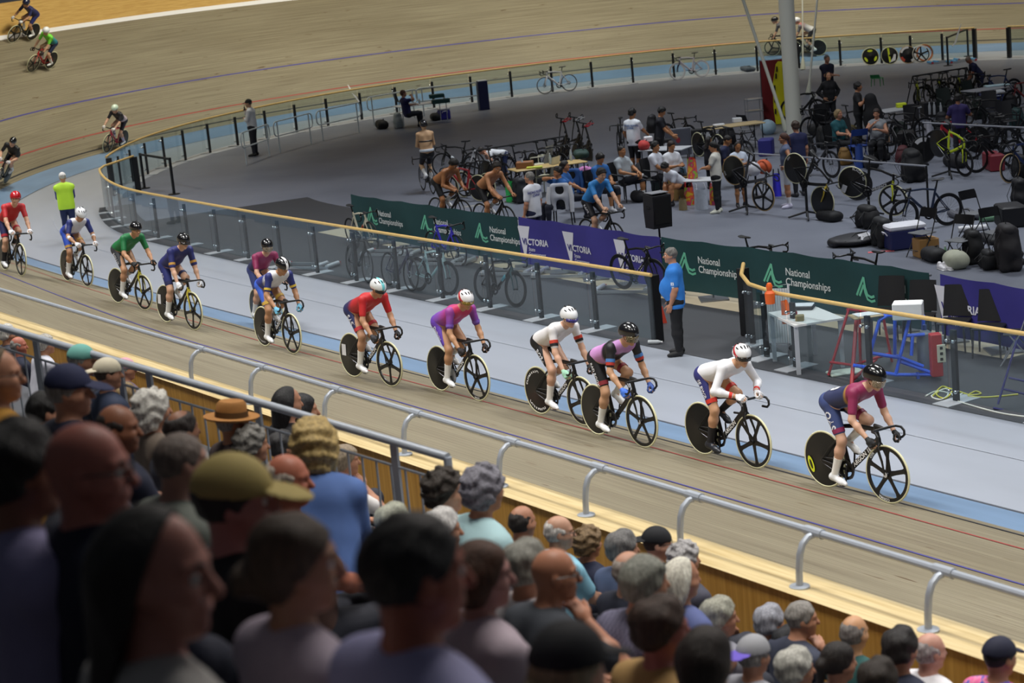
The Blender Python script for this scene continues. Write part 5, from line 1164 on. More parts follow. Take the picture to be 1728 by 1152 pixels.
def blotch(cols, sc_=14):
    m, nt, bb, N = nodes('print_cloth'); t = N('ShaderNodeTexCoord'); n = N('ShaderNodeTexNoise', i_Scale=sc_, i_Detail=3.0); r = N('ShaderNodeValToRGB'); r.color_ramp.interpolation = 'CONSTANT'
    ramp(r, [(p, hexc(c)) for p, c in cols]); nt.links.new(t.outputs['Object'], n.inputs[0]); nt.links.new(n.outputs[0], r.inputs[0]); nt.links.new(r.outputs[0], bb.inputs['Base Color']); bb.inputs['Roughness'].default_value = .8; return m
S('man with swept grey hair in a finely checked shirt', 1090, 982, 104, ('full', '83847a'), None, 'fwd', -.2, topm=checkm('77758c', '55536a', 70))
S('man with brown hair and ruddy cheek in a tan shirt', 1118, 1060, 128, ('full', '3c2a20'), 'b08d58', 'lap', -.5, skin='a8665a')
S('spectator with dark streaked hair at the bottom edge, right of the tan shirt', 1194, 1112, 138, ('bob', '241a14'), '2b2a30', 'lap', .2, 1)
S('spectator with a black cap over a fair bun, at the bottom edge', 962, 1128, 178, ('lowbun', '7a6a4c'), '1c1d24', 'lap', .2, 1, hat=('cap', '121319'))
S('grey-haired man in profile above the dark streaked hair', 1216, 1040, 80, ('full', 'a3a293'), '8f8f9a', 'lap', -.5, skin='b98468')
S('spectator with silver hair left of the man propping his chin', 1300, 1049, 64, ('full', '9b9ca6'), '33384a', 'lap', .0)
S('greying man in profile propping his chin on a fist at the ledge', 1354, 1043, 68, ('short', '8f8a84'), '33384a', 'chin', -.6, skin='b98468')
S('bald man with grey side hair beside the ledge, second from the pink shirt', 1442, 1067, 60, ('ring', '7c7672'), '2a5a58', 'lap', .1, skin='c9976f')
S('man with thick dark hair left of the bald man in white', 1521, 1093, 84, ('full', '1f1a19'), '20253a', 'lap', .1)
S('bald man in white T-shirt nearest the pink shirt', 1570, 1098, 64, ('ring', 'a39a98'), 'e8e6ea', 'lap', -.2, skin='c99784')
S('person in a dark navy flat cap and a pink patterned shirt', 1688, 1108, 74, ('crop', '16161c'), None, 'lap', -.1, hat=('flatcap', '1d2036'), topm=blotch([(0, 'e86aa0'), (.45, 'f08ab0'), (.52, '4a5fc0'), (.6, 'e85a90')]))
S('woman with dark hair and bare ear, in front of the bald man', 1416, 1116, 86, ('tied', '1f1815'), '33323a', 'lap', -.2, 1)
S('spectator with pale grey hair at the bottom edge', 1344, 1128, 90, ('full', 'b9b7ae'), '8a8f9c', 'lap', -.3)
S('spectator in a light grey cap with a purple strap', 1273, 1105, 84, ('short', G1), '9a9aa2', 'lap', .1, hat=('backcap', '9c9da2', '6a58c0'))
S('spectator with black hair between the silver hair and the pale grey hair', 1331, 1086, 58, ('full', '15161c'), '22242e', 'lap', .0)
S('spectator with brown hair cut by the bottom edge below the dark thick hair', 1484, 1150, 98, ('full', '2a2018'), '2b2a30', 'lap', .1)
# nearest rows, out of focus
S('large bald man with glasses in a navy jumper, left foreground', 150, 792, 172, None, '14192f', 'lap', -.6, spec='17171a', skin='a8675a', fine=1, sleeve=.95)
S('dark-haired person cut by the left edge, lavender shirt', 34, 792, 168, ('full', '0f0d0c'), '8d88b0', 'lap', -.2, skin='8a5a48')
S('woman with long dark hair in the foreground, face in profile, pale patterned top', 266, 965, 238, ('long', '17120f'), 'b3b0ac', 'lap', -.75, 1, skin='b5796a', fine=1, sleeve=.5)
S('man in a khaki cap and black shirt in the foreground', 398, 842, 146, ('short', '1a1310'), '121216', 'lap', -.55, hat=('cap', 'a8965a'), skin='b0746a', fine=1)
S('woman with brown hair tied low and a pale lilac top, foreground', 500, 948, 182, ('lowbun', '4a3a2c'), 'b3a5b4', 'lap', -.45, 1, skin='a87a62', fine=1, sleeve=.6)
S('man with short dark hair and lavender shirt in the foreground, seen from behind', 703, 965, 205, ('short', '201c1c'), 'a3a2cc', 'lap', -.25, skin='a8604c', fine=1)
# ---------------------------------------------------------------- infield gear
BKM = M('17171b', .7, noise=.2, nscale=12)
def rec(p): return V(*p)
def bike_at(label, F, R, z=0.0, roll=0.0, centre=False, **k):
    zz = z+(R_W if centre else 0); pf, pr_ = gp(*F, zz), gp(*R, zz)
    if centre: pf[2] -= R_W; pr_[2] -= R_W
    fw = nrm(pf-pr_); up = nrm(V(0, 0, 1)-fw*fw[2]); lf = np.cross(up, fw); up = up*math.cos(roll)+lf*math.sin(roll); lf = np.cross(up, fw)
    k.setdefault('group', 'bicycles parked in the infield'); k.setdefault('tyre', TYRE_K); k.setdefault('crank', rnd.uniform(-2, 2))
    b = bike(label, **k); place(b, (pf+pr_)/2-fw*.09, fw, lf, up); return b
def bike_stand_tilt(label, Rc, Fc, **k):    # nose-down bike clamped on a repair stand: wheel centres given in the picture, front wheel just above the floor
    base = gp(Fc[0], Fc[1], .40); dep = (base-CAM)@CF; d = ray(*Rc); r_ = CAM+d*(dep/(d@CF))
    fw = nrm(base-r_); 
    ln = np.linalg.norm(base-r_); side = nrm(np.cross(V(0, 0, 1), fw)); up = np.cross(fw, side)
    if ln < .99:    # turn the bike a little towards the lens so that its wheelbase is right
        r_ = r_+nrm(V(d[0], d[1], 0))*math.sqrt(.98-ln*ln)*.9; fw = nrm(base-r_); side = nrm(np.cross(V(0, 0, 1), fw)); up = np.cross(fw, side)
    k.setdefault('group', 'bicycles parked in the infield'); k.setdefault('crank', rnd.uniform(-2, 2))
    b = bike(label, **k); o = base-fw*.585-up*R_W; place(b, o, fw, side, up)
    bb = o+up*.285; return b, bb
def stand(label, bb, hz=None, grp='bike repair stands'):
    z = bb[2]+.02; t = thing('repair_stand', label, 'bike stand', (bb[0], bb[1], 0), 0, grp)
    ob('post', MB().tube([(0, 0, .05), (0, 0, z)], .03, 10).mesh('post'), BLACK, t)
    ob('clamp', MB().rbox((0, 0, z), (.16, .06, .05), .01).mesh('clamp'), BLACK, t)
    for a in (.6, 2.7, 4.6): ob('foot', MB().tube([(0, 0, .16), (.42*math.cos(a), .42*math.sin(a), .04)], [.025, .02], 8).mesh('foot'), BLACK, t)
    return t
def table(label, pts, z=.74, top='d8dadd', leg='b9bcc2', th=.03, grp='folding tables in the infield', name='folding_table', dep=.7, square=False):
    A, B = gp(*pts[0], z), gp(*pts[1], z); L = np.linalg.norm(B-A); t = nrm(B-A); n = V(-t[1], t[0], 0); n = n if n[1] > 0 else -n
    if len(pts) > 2: dep = abs((gp(*pts[2], z)-A)@n)
    dep = max(.5, min(dep, 1.0)); T = thing(name, label, 'table', (A[0], A[1], 0), math.atan2(t[1], t[0]), grp); s = 1 if np.cross(t, n)[2] > 0 else -1
    ob('table_top', MB().rbox((L/2, s*dep/2, z-th/2), (L, dep, th), .008).mesh('table_top'), M(top, .45, noise=.05, nscale=6), T)
    for x in (.08, L-.08):
        for y in (.07, dep-.07): ob('leg', (MB().box((x, s*y, (z-th)/2), (.05, .05, z-th)) if square else MB().tube([(x, s*y, 0), (x, s*y, z-th)], .016, 8)).mesh('leg', 0 if square else 35), M(leg, .4, .3), T)
    return T, A, t, n*1, L
def fold_chair(label, u, v, yaw, z=0, grp='black folding chairs', col='1a1a1d', seat='6a6c70'):
    T = thing('folding_chair', label, 'chair', gp(u, v), math.radians(yaw), grp); K = M(col, .4, .3)
    for y in (-.21, .21):
        ob('leg', MB().tube([(.26, y, 0), (-.02, y, .45), (-.17, y, .86)], .011, 8).mesh('leg'), K, T); ob('leg', MB().tube([(-.24, y*.93, 0), (.12, y*.93, .45)], .011, 8).mesh('leg'), K, T)
    ob('seat', MB().rbox((.03, 0, .455), (.37, .40, .025), .01).mesh('seat'), M(seat, .5), T)
    mb = MB(); mb.grid(lambda a, b: V(-.125-.05*b-.02*math.cos(a*PI/.42), a, .72+.17*b), list(np.linspace(-.21, .21, 8)), [0, .33, .66, 1.0]); n0 = len(mb.v); mb.grid(lambda a, b: V(-.137-.05*b-.02*math.cos(a*PI/.42), a, .72+.17*b), list(np.linspace(-.21, .21, 8)), [0, .33, .66, 1.0], flip=True)
    ob('backrest', mb.mesh('backrest'), K, T); ob('stretcher', MB().tube([(.2, -.2, .13), (.2, .2, .13)], .008, 6).mesh('stretcher'), K, T); return T
def poly_chair(label, u, v, yaw, col='1b1b1f', grp='plastic chairs', legc=None, arms=False, white=False, bw=.44, bh=.46):
    T = thing('plastic_chair', label, 'chair', gp(u, v), math.radians(yaw), grp); K = M(col, .5)
    ob('seat', MB().rbox((0, 0, .44), (.44, .44, .03), .012).mesh('seat'), K, T)
    mb = MB()
    def f(a, b, o): return V(-.21-.10*b-o-.03*math.cos(a*PI/bw), a*(1-.08*b), .47+bh*b)
    us = list(np.linspace(-bw/2, bw/2, 8)); vs = [0, .3, .6, .85, 1]
    mb.grid(lambda a, b: f(a, b, 0), us, vs); mb.grid(lambda a, b: f(a, b, .02), us, vs, flip=True); ob('backrest', mb.mesh('backrest'), K, T)
    for x in (-.19, .19):
        for y in (-.19, .19): ob('leg', MB().tube([(x*1.12, y*1.1, 0), (x, y, .44)], [.014, .02], 8).mesh('leg'), legc or K, T)
    if arms:
        for y in (-.22, .22): ob('armrest', MB().tube([(.18, y, .44), (.17, y, .64), (-.22, y, .68)], .016, 8).mesh('armrest'), K, T)
    return T
def bag(label, u, v, w_, d, h, col, yaw=0, kind='backpack', strap='111114', grp='bags on the infield floor', z=0.0, cat='bag'):
    p = gp(u, v, z); T = thing(kind, label, cat, p, math.radians(yaw), grp)
    k = {'backpack': (.5, .8), 'duffel': (.9, .9), 'tote': (.15, .4), 'case': (.08, .1)}[kind if kind in ('backpack', 'duffel', 'tote') else 'case']
    if kind == 'backpack':
        r = min(d, w_)*.26; X_, Y_ = d/2-r, w_/2-r
        body = sdf('body', [cone((a*X_, b*Y_, r*.9), (a*X_*.7, b*Y_*.9, h-r), r, r*.92, .10) for a in (-1, 1) for b in (-1, 1)]+[cone((0, -Y_, h*.5), (0, Y_, h*.5), d*.42, d*.42, .08)], .018, noise=_hn(.005, 26), cuts=[(V(0, 0, -1), 0)])
        o = ob('body', body, M(col, .75, noise=.15, nscale=14), T); pm = M(col, .65, noise=.3, nscale=20)
        ob('pocket', sdf('pocket', [cone((d*.5, -w_*.2, h*.18), (d*.5, w_*.2, h*.18), d*.16, d*.16, .05), cone((d*.47, -w_*.2, h*.36), (d*.47, w_*.2, h*.36), d*.14, d*.14, .06)], .016, cuts=[(V(0, 0, -1), -.01)]), pm, T)
        ob('flap', sdf('flap', [cone((X_*.4, -Y_, h*.90), (X_*.4, Y_, h*.90), r*.9, r*.9, .06), cone((-X_*.5, -Y_, h*.9), (-X_*.5, Y_, h*.9), r*.9, r*.9, .06)], .018), pm, T)
        for y in (-.3, .3): ob('strap', MB().tube([(-d*.4, y*w_, h*.85), (-d*.75, y*w_, h*.55), (-d*.5, y*w_, h*.18)], .014, 6, flat=.4).mesh('strap'), M(strap, .7), T)
        ob('handle', MB().tube([(-.02, -.05, h*.96), (-.02, 0, h*1.06), (-.02, .05, h*.96)], .008, 6).mesh('handle'), M(strap, .7), T)
    elif kind == 'duffel':
        ob('body', sdf('body', [cone((a*max(0, d/2-h/2), -w_*.5+h*.5, h*.48), (a*max(0, d/2-h/2), w_*.5-h*.5, h*.48), h*.48, h*.48, .06) for a in (-1, 1)]+[cone((0, -w_*.5+h*.5, h*.5), (0, w_*.5-h*.5, h*.5), h*.5, h*.5, .05)], .018, noise=_hn(.005, 25), cuts=[(V(0, 0, -1), 0)]), M(col, .7, noise=.15, nscale=10), T)
        ob('strap', MB().tube([(.05, -w_*.25, h*.9), (.08, 0, h*1.12), (.05, w_*.25, h*.9)], .012, 6).mesh('strap'), M(strap, .7), T)
    elif kind == 'tote':
        mb = MB(); mb.grid(lambda a, q: V(d*.5*math.sin(a)*(1-.2*q), w_*.5*math.cos(a)*(1+.06*math.sin(a*3+q*4)), h*q), list(np.linspace(0, 2*PI, 21)), [0, .3, .7, 1.0]); mb.add([V(d*.5*math.sin(a), w_*.5*math.cos(a), .004) for a in np.linspace(0, 2*PI, 20, endpoint=False)], [tuple(range(20))])
        ob('body', mb.mesh('body', 60), col if not isinstance(col, str) else M(col, .7, noise=.2, nscale=14), T)
        for x in (-d*.35, d*.35): ob('handle', MB().tube([(x, -w_*.2, h*.97), (x*.8, -w_*.1, h*1.25), (x*.8, w_*.1, h*1.25), (x, w_*.2, h*.97)], .008, 6).mesh('handle'), M(strap, .7), T)
    else:
        ob('body', MB().rbox((0, 0, h/2), (d, w_, h), min(.03, h*.3)).mesh('body'), col if not isinstance(col, str) else M(col, .6, noise=.1, nscale=10), T)
    return T
def cooler(label, u, v, w_, d, h, body, lid, yaw):
    T = thing('cool_box', label, 'cool box', gp(u, v), math.radians(yaw), 'cool boxes in the infield'); ob('tub', MB().rbox((0, 0, h*.4), (d, w_, h*.8), .03).mesh('tub'), M(body, .5), T); ob('lid', MB().rbox((0, 0, h*.9), (d*1.04, w_*1.03, h*.22), .03).mesh('lid'), M(lid, .5), T)
    for y in (-1, 1): ob('handle', MB().tube([(-d*.25, y*w_*.52, h*.6), (-d*.2, y*w_*.57, h*.72), (d*.2, y*w_*.57, h*.72), (d*.25, y*w_*.52, h*.6)], .012, 6).mesh('handle'), M(lid, .5), T)
    return T
def bottle(label, u, v, z, col='c9d6dd', cap='e8e8ea', sc_=1.0, grp='bottles in the infield', h=.24):
    T = thing('bottle', label, 'bottle', gp(u, v, z), 0, grp); ob('body', MB().lathe([(0, 0), (.034, 0), (.036, .02), (.036, h*.66), (.02, h*.85), (.014, h*.9), (.014, h*.93)], 14, caps=False).mesh('body'), M(col, .2, trans=.3), T); ob('cap', MB().lathe([(.017, h*.92), (.017, h), (0, h)], 12, caps=False).mesh('cap'), M(cap, .5), T); return T
def box(label, name, cat, u, v, z, dims, col, yaw=0, grp=None, rot=None, rough=.6):
    T = thing(name, label, cat, gp(u, v, z), math.radians(yaw), grp); ob('body', MB().rbox((0, 0, dims[2]/2), dims, .012).mesh('body'), M(col, rough, noise=.06, nscale=8), T); return T
def rollers(label, u, v, yaw, tube='d5d9de', L=1.35, grp='roller trainers'):
    T = thing('roller_trainer', label, 'roller trainer', gp(u, v), math.radians(yaw), grp); A = M('b9bdc3', .35, .6)
    for y in (-.24, .24): ob('side_rail', MB().box((0, y, .05), (L, .03, .05)).mesh('side_rail', 0), A, T)
    for x in (-L*.47, -L*.26, L*.47): ob('drum', MB().lathe([(0, -.22), (.045, -.22), (.045, .22), (0, .22)], 18, (x, 0, .075), 'y', caps=False).mesh('drum'), M(tube, .3, .4), T)
    for x in (-L*.47, L*.47): ob('end_cap', MB().box((x, -.26, .06), (.08, .02, .07)).mesh('end_cap', 0), M('b0373c', .5), T)
    return T
def PH(label, u, v, zh, yaw, J, key, **k):   # a person placed by where the head shows; zh = head height above the floor
    s_ = zh/J['H'][2]; p = gp(u, v, zh); h_ = rotz(math.radians(yaw))@(J['H']*s_)
    k.setdefault('group', 'people in the infield'); return person(label, J, key, loc=V(p[0]-h_[0], p[1]-h_[1], 0), rz=math.radians(yaw), scale=s_, **k)
_st = {}
def ST_(arms='down', **k):
    key = (arms,)+tuple(sorted((a, str(b)) for a, b in k.items()))
    if key not in _st: _st[key] = (standing(arms, **k), ('st',)+key)
    return _st[key]
def SE_(**k):
    key = tuple(sorted((a, str(b)) for a, b in k.items()))
    if key not in _st: _st[key] = (seated(**k), ('se',)+key)
    return _st[key]
def chest_text(o, s, back=True, size=.07, col='3a5fb0', z=1.30, sp=None):
    sh = [c for c in o.children if c.name.startswith('shirt')][0]; v, fs = text_vf(s, bold=.02, align='CENTER')
    d = V(1, 0, 0) if back else V(-1, 0, 0); x = V(0, -1, 0) if back else V(0, 1, 0)
    return project_text(o, sh, s, V(0, 0, z), x, V(0, 0, 1), d, size, col, vf=(v, fs), lift=.006)
def dz(c): return M(c, .6)
# ------------------------------------------------ officials near the fence
J, K = ST_('pocket', belly=.07, hp=.05, hyaw=.2, g=1.12); o = PH('stout grey-haired man in a bright blue polo shirt standing at the fence gap', 1131, 430, 1.60, 168, J, K, skin='b98468', top='2f7fd6', bottom='15161a', shoes='17171a', hair=('short', '6d6a66'), h=.013, fc=True, sleeve=.36, low=.08, group='officials beside the track')
badge = project_text(o, [c for c in o.children if c.name.startswith('shirt')][0], '', V(-.02, .22, 1.22), V(1, 0, 0), V(0, 0, 1), V(0, -1, 0), .05, 'e4eaf2', 'badge', vf=([(0, 0, 0), (1, 0, 0), (1, 1, 0), (0, 1, 0), (0, -1, 0), (.8, -1, 0), (.8, -.4, 0), (0, -.4, 0)], [(0, 1, 2, 3), (4, 5, 6, 7)]), lift=.006)
J, K = ST_('clasp', hp=.3, hyaw=.1); o = PH('marshal in a lime yellow vest and white cap seen from behind on the apron', 105.5, 299, 1.62, 100, J, K, skin='b98468', top='3b3a86', sleeve=.62, bottom='1f2a52', shoes='1a1a1e', hair=('crop', 'b9b5ae'), hat=('cap', 'e4e0dc'), group='officials beside the track')
vest = ob('vest', cached(('vest', K), lambda: sdf('vest', torso_prims(J, .028, .04), .014, cuts=[(V(0, 0, -1), -.86)])), M('c4f23c', .6), o)
J, K = ST_('radio', hp=.1, hyaw=.2); o = PH('man in white shirt and black cap talking into a handheld radio by the white rails', 419, 174, 1.72, 165, J, K, skin='c79b7e', top='e6e8ec', sleeve=.9, bottom='2b2d36', shoes='1a1a1e', hair=('crop', '5a5450'), hat=('cap', '17181d'), group='officials beside the track')
rd_ = thing('radio', 'small black handheld radio held by the man in the white shirt', 'radio', gp(412.5, 183, 1.58)); ob('body', MB().rbox((0, 0, 0), (.04, .06, .12), .008).mesh('body'), BLACK, rd_); ob('antenna', MB().tube([(0, .02, .06), (0, .02, .16)], .005, 6).mesh('antenna'), BLACK, rd_)
J, K = SE_(wr=(V(.30, .12, .80), V(.20, -.05, 1.12)), lean=-.18, hp=-.05); PH('man in dark blue polo seated at the white table in front of the far fence', 680.5, 157.5, 1.22, 20, J, K, skin='c08b70', top='24265c', bottom='20242f', hair=('short', '5a3a2a'), group='officials beside the track')
poly_chair('black chair under the man in dark blue at the white table', 681, 190, 20)
tb = table('white table in front of the far fence with green cases on top', [(676, 181), (757, 170)], .74, 'e2e4e8', 'c9ced6', name='table', dep=.75)
box('dark green case with white label, lower one on the white table', 'carry_case', 'case', 744, 174, .74, (.62, .3, .14), '1f4a4a', 8, 'green cases on the white table'); box('dark green case with white label, upper one on the white table', 'carry_case', 'case', 737, 165, .88, (.52, .28, .13), '235452', 8, 'green cases on the white table')
bottle('white squeeze bottle on the white table beside the green cases', 749.5, 168, .74, 'e4e6ea', 'e4e6ea', h=.2)
bottle('water bottle in front of the seated man on the white table', 696, 172, .74); bottle('clear bottle on the white table left of the green cases', 708, 175, .74, h=.18)
cooler('blue and white cool box under the white table', 750, 201, .5, .4, .42, '3a35a0', 'e2e4ea', 10)
bag('black sports bag lying beside the grey suitcase', 645, 217, .75, .4, .3, '17171a', 15, 'duffel'); bag('light grey rounded suitcase beside the white table leg', 673, 216, .42, .3, .52, 'aeb8bb', 10, 'backpack', 'd8dcdc')
bag('dark bag under the far end of the white table', 735, 203, .6, .35, .25, '1c1d22', 10, 'duffel')
px = box('dark blue padded box standing at the end of the white rails', 'padded_box', 'box', 817.5, 185, 0, (.36, .36, 1.05), '1f2450', 8); ob('lid', MB().rbox((0, 0, 1.06), (.34, .34, .03), .01).mesh('lid'), M('c9cdd4', .5), px)
# lane flag swooshes fixed on the glass
def swoosh(label, pts, z0, z1, g='white curved flags at the fence'):
    A = gp(*pts[0], z0); dep = (A-CAM)@CF; P = []
    for q in pts: d = ray(*q); P.append(CAM+d*(dep/(d@CF)))
    T = thing('curved_flag', label, 'flag', P[0], 0, g); mb = MB(); mb.tube([p-P[0] for p in P], [.06]*(len(P)-1)+[.02], 8, flat=.2); ob('blade', mb.mesh('blade'), M('e6e8e8', .5), T)
swoosh('white curved flag blade leaning at the far fence above the folding barrier', [(1607, 78), (1612, 72), (1616, 58), (1622, 40)], .9, 1.8)
swoosh('white curved flag blade on the glass left of the table official', [(606, 172), (600, 163), (594, 157)], .9, 1.6); swoosh('white blade tip above the far handrail left of the table official', [(591, 150), (587, 143)], 1.1, 1.3)
# ------------------------------------------------ bikes parked along the far fence
WH = M('d5d6dc', .35)
bike_at('white road bike with bottles leaning on the far fence left of the mast', (921.5, 159), (962, 154), roll=-.12, kind='road', frame=WH, rear='road', front='road', tyre=M('8f9197', .5), bottle='e8e8ea')
bike_at('grey and white track bike leaning on the far fence nearer the mast', (1144, 135), (1186, 130), roll=-.12, frame=M('b9b4be', .35), fork=M('2a2a40', .4), rear='deep', front='deep', tyre=M('a9a9ad', .5), rim=M('cfcfd4', .4))
def loose_wheel(label, u, v, kind, tyre, yaw, tilt, rim=None, marks=(), grp='spare wheels leaning on the far fence'):
    p = gp(u, v); T = thing('spare_wheel', label, 'wheel', p, 0, grp); R = rotz(math.radians(yaw))@rotx(math.radians(tilt)); w_ = wheel(T, (0, 0, 0), kind, tyre, rim, 'wheel', 0.0)
    m = np.eye(4); m[:3, :3] = R; m[:3, 3] = R@V(0, 0, R_W); w_.matrix_local = Matrix(m.tolist())
    for poly, c in marks:
        for y in (-.026,): ob('disc_mark', mkmesh('disc_mark', [(a, y, b) for a, b in poly], [tuple(range(len(poly)))], None, 0), M(c, .5), w_)
    return T
YL = 'd3e02c'; ov = lambda a: oval(.21*math.cos(a), .21*math.sin(a), .10, .045, a+PI/2)
loose_wheel('black disc wheel with three yellow ovals leaning on the far fence', 1470.5, 110, 'disc', TYRE_Y, 4, -14, marks=[(ov(a), YL) for a in (PI/2, PI/2+2.09, PI/2+4.19)])
loose_wheel('black disc wheel with a yellow stripe and white figure leaning on the far fence', 1503, 108.5, 'disc', TYRE_Y, 4, -14, marks=[([(-.05, -.25), (.02, -.25), (-.0, .28), (-.07, .28)], YL), ([(-.05, -.28), (.2, -.2), (.24, .02), (.16, .04), (.1, -.1)], 'dcdcde')])
loose_wheel('black disc wheel with white and red edge prints leaning on the far fence', 1534, 107, 'disc', TYRE_T, 4, -14, marks=[([(.31*math.cos(a), .31*math.sin(a)) for a in np.linspace(1.4, 2.8, 10)]+[(.23*math.cos(a), .23*math.sin(a)) for a in np.linspace(2.8, 1.4, 10)], 'dadadc'), ([(.31*math.cos(a), .31*math.sin(a)) for a in np.linspace(-1.2, .1, 10)]+[(.22*math.cos(a), .22*math.sin(a)) for a in np.linspace(.1, -1.2, 10)], 'dadadc'), ([(.31*math.cos(a), .31*math.sin(a)) for a in np.linspace(3.4, 4.1, 8)]+[(.22*math.cos(a), .22*math.sin(a)) for a in np.linspace(4.1, 3.4, 8)], 'b8402c')])
loose_wheel('five-spoke black front wheel with white and orange rim leaning in front of another wheel', 1556, 106, 'five', M('e0dcd0', .5), 4, -12, rim=M('17171a', .3), marks=[([(.31*math.cos(a), .31*math.sin(a)) for a in np.linspace(.7, 2.2, 10)]+[(.27*math.cos(a), .27*math.sin(a)) for a in np.linspace(2.2, .7, 10)], 'dadadc')])
loose_wheel('wheel with tan tyre half hidden behind the five-spoke wheel', 1562, 104, 'deep', TYRE_T, 4, -12, rim=M('b06038', .4))
rollers('roller trainer with light blue drums at the far fence, left of the barrier frame', 1592, 106, 8, '5fb0e8', 1.1, 'blue roller trainers'); rollers('roller trainer with light blue drums at the far fence, right of the barrier frame', 1622, 105, 8, '6cb8ec', 1.0, 'blue roller trainers')
bag('dark grey cloths and bottles lying at the far fence left of the mast', 1262, 119, 1.2, .4, .16, '5a5e68', 5, 'duffel')
# ------------------------------------------------ riders and men near the left banner
RG, BG = 'riders warming up in the infield', 'road bikes on warm-up rollers'
def warm(rl, bl, F, R, kit, pose, bk, z=.11, roll_label=None):
    pf, pr_ = gp(*F, z), gp(*R, z); bk = dict(dict(kind='road', tyre=TYRE_K, rear='road', front='road'), **bk)
    o, b, J = rider(rl, bl, None, None, 0, kit, pose, bk, pos=(pf, pr_), grp=RG, bgrp=BG, cat='person')
    if roll_label: m = (pf+pr_)/2; T = rollers(roll_label, 0, 0, math.degrees(math.atan2((pf-pr_)[1], (pf-pr_)[0]))); T.location = (m[0], m[1], 0)
    return o
o = warm('shirtless rider with black helmet and chest strap sitting upright, seen from behind', 'dark road bike under the shirtless rider seen from behind', (706, 317), (740, 331), dict(skin='d0a880', helmet=('1c1c20', 'vent'), shorts='15161c', sock='e6e6e6', shoe='e6e6e8', hair='2a211b'), dict(a=4, hands='top', crank=-.6, hp=.15, wr=(.12, .10, 1.22)), dict(bottle='5a6ad0'), z=0)
band_ = ob('chest_strap', MB().tube([V(-.2, 0, 1.38)+V(.155*math.cos(a), .172*math.sin(a), 0) for a in np.linspace(0, 2*PI, 24, endpoint=False)], .012, 6, closed=True, flat=1.6, side=(0, 0, 1)).mesh('chest_strap'), BLACK, o); ob('waistband', MB().tube([V(-.21, 0, 1.14)+V(.150*math.cos(a), .178*math.sin(a), 0) for a in np.linspace(0, 2*PI, 24, endpoint=False)], .02, 6, closed=True, flat=1.8, side=(0, 0, 1)).mesh('waistband'), M('d5dde6', .7), o)
warm('shirtless dark-haired rider bent over behind the green banner, left one', 'bike behind the green banner under the left shirtless rider', (792, 386), (733, 380), dict(skin='a06a42', shorts='15161c', hair='14110f', sock='e6e6e6'), dict(a=62, hands='top', crank=-1.5, hp=.9, hyaw=.2), {}, roll_label='roller trainer under the left shirtless rider')
warm('shirtless rider behind the green banner, right one, face turned to the camera', 'bike behind the green banner under the right shirtless rider', (868, 399), (806, 391), dict(skin='b98058', shorts='15161c', hair='221a15', sock='e6e6e6'), dict(a=58, hands='hood', crank=-1.2, hp=.45, hyaw=-.4), {}, roll_label='roller trainer under the right shirtless rider')
warm('young rider in light blue jersey on rollers behind the purple banner', 'bike behind the purple banner under the rider in light blue', (1052, 432), (984, 421), dict(skin='c79b7e', jersey='2f86d0', slv='2f86d0', shorts='17181e', hair='17120f', sock='e6e6e6', text='RACE', tsize=.08, tpos=.1), dict(a=44, hands='hood', crank=-1.0, hp=.35, hyaw=-.1), {}, roll_label='roller trainer under the rider in light blue')
J, K = ST_('down', hp=.0, hyaw=.2); o = PH('grey-haired man in white T-shirt with back print standing behind the green banner', 893, 299, 1.62, 140, J, K, skin='b98468', top='dfe1ea', bottom='1d2346', shoes='2a2a30', hair=('short', '7a7772'), sleeve=.36, low=.07); chest_text(o, 'HONG KONG\nCHINA', True, .075, '4a50a0', 1.34)
J, K = ST_('reach', bow=1.35, hp=1.1); PH('man in white T-shirt bending over between the parked bikes', 812, 254, .95, 190, J, K, skin='c08b70', top='e4e6ea', bottom='3a4470', leg=.6, hair=('short', '2a211b'))
# bikes in the left cluster
bike_at('black road bike facing left behind the red track bike', (759, 298), (792, 297), kind='road', rear='road', front='road', bottle='dfe4ea')
bike_at('red and black track bike with cream tyres and white spider, behind the shirtless riders', (764, 338), (806, 339), frame=M('a8262e', .3), fork=carbon(), rear='disc', front='deep', tyre=TYRE_Y)
bike_at('white-framed bike in the left cluster facing left', (801, 305), (834, 307), kind='road', frame=M('d9dbe0', .3), rear='road', front='road')
bike_at('black road bike facing right beside the table with the cardboard box', (858, 321), (836, 305), kind='road', rear='road', front='road')
bike_at('second black track bike close behind the red one', (786, 333), (822, 336), frame=carbon(), rear='disc', front='five', tyre=TYRE_Y)
ra = thing('bike_rack', 'long black bike rack bar with A-shaped ends in the left cluster', 'bike rack', gp(804, 254, 1.02)); A = gp(804, 254, 1.02); B = gp(952, 230, 1.02)
ob('bar', MB().tube([V(0, 0, 0), B-A], .022, 8).mesh('bar'), BLACK, ra)
for q in (A, B):
    n = nrm(np.cross(B-A, V(0, 0, 1)))
    for s in (-1, 1): ob('leg', MB().tube([q-A, q-A+n*s*.4-V(0, 0, q[2])], .018, 8).mesh('leg'), BLACK, ra)
cols = ['17171a', '222228', '1a1a22', '2a2a2e', '17171a']
for i, t_ in enumerate((.13, .40, .67, .78, .88)):
    q = A+(B-A)*t_; n = nrm(V(*np.cross(B-A, V(0, 0, 1))[:2], 0)); s = 1 if i % 2 else -1; fw = n*(1 if n[1] < 0 else -1)
    b = bike(('black track bike hanging by its saddle on the left rack, %s from its left end' % ('first', 'second', 'third', 'fourth', 'fifth')[i]), 'track', carbon(cols[i]), rear=('disc', 'deep', 'disc', 'deep', 'disc')[i], front='five', tyre=TYRE_K, group='bicycles hanging on the racks', crank=i)
    place(b, V(q[0], q[1], .03)+fw*.2, fw, np.cross(V(0, 0, 1), fw), V(0, 0, 1))
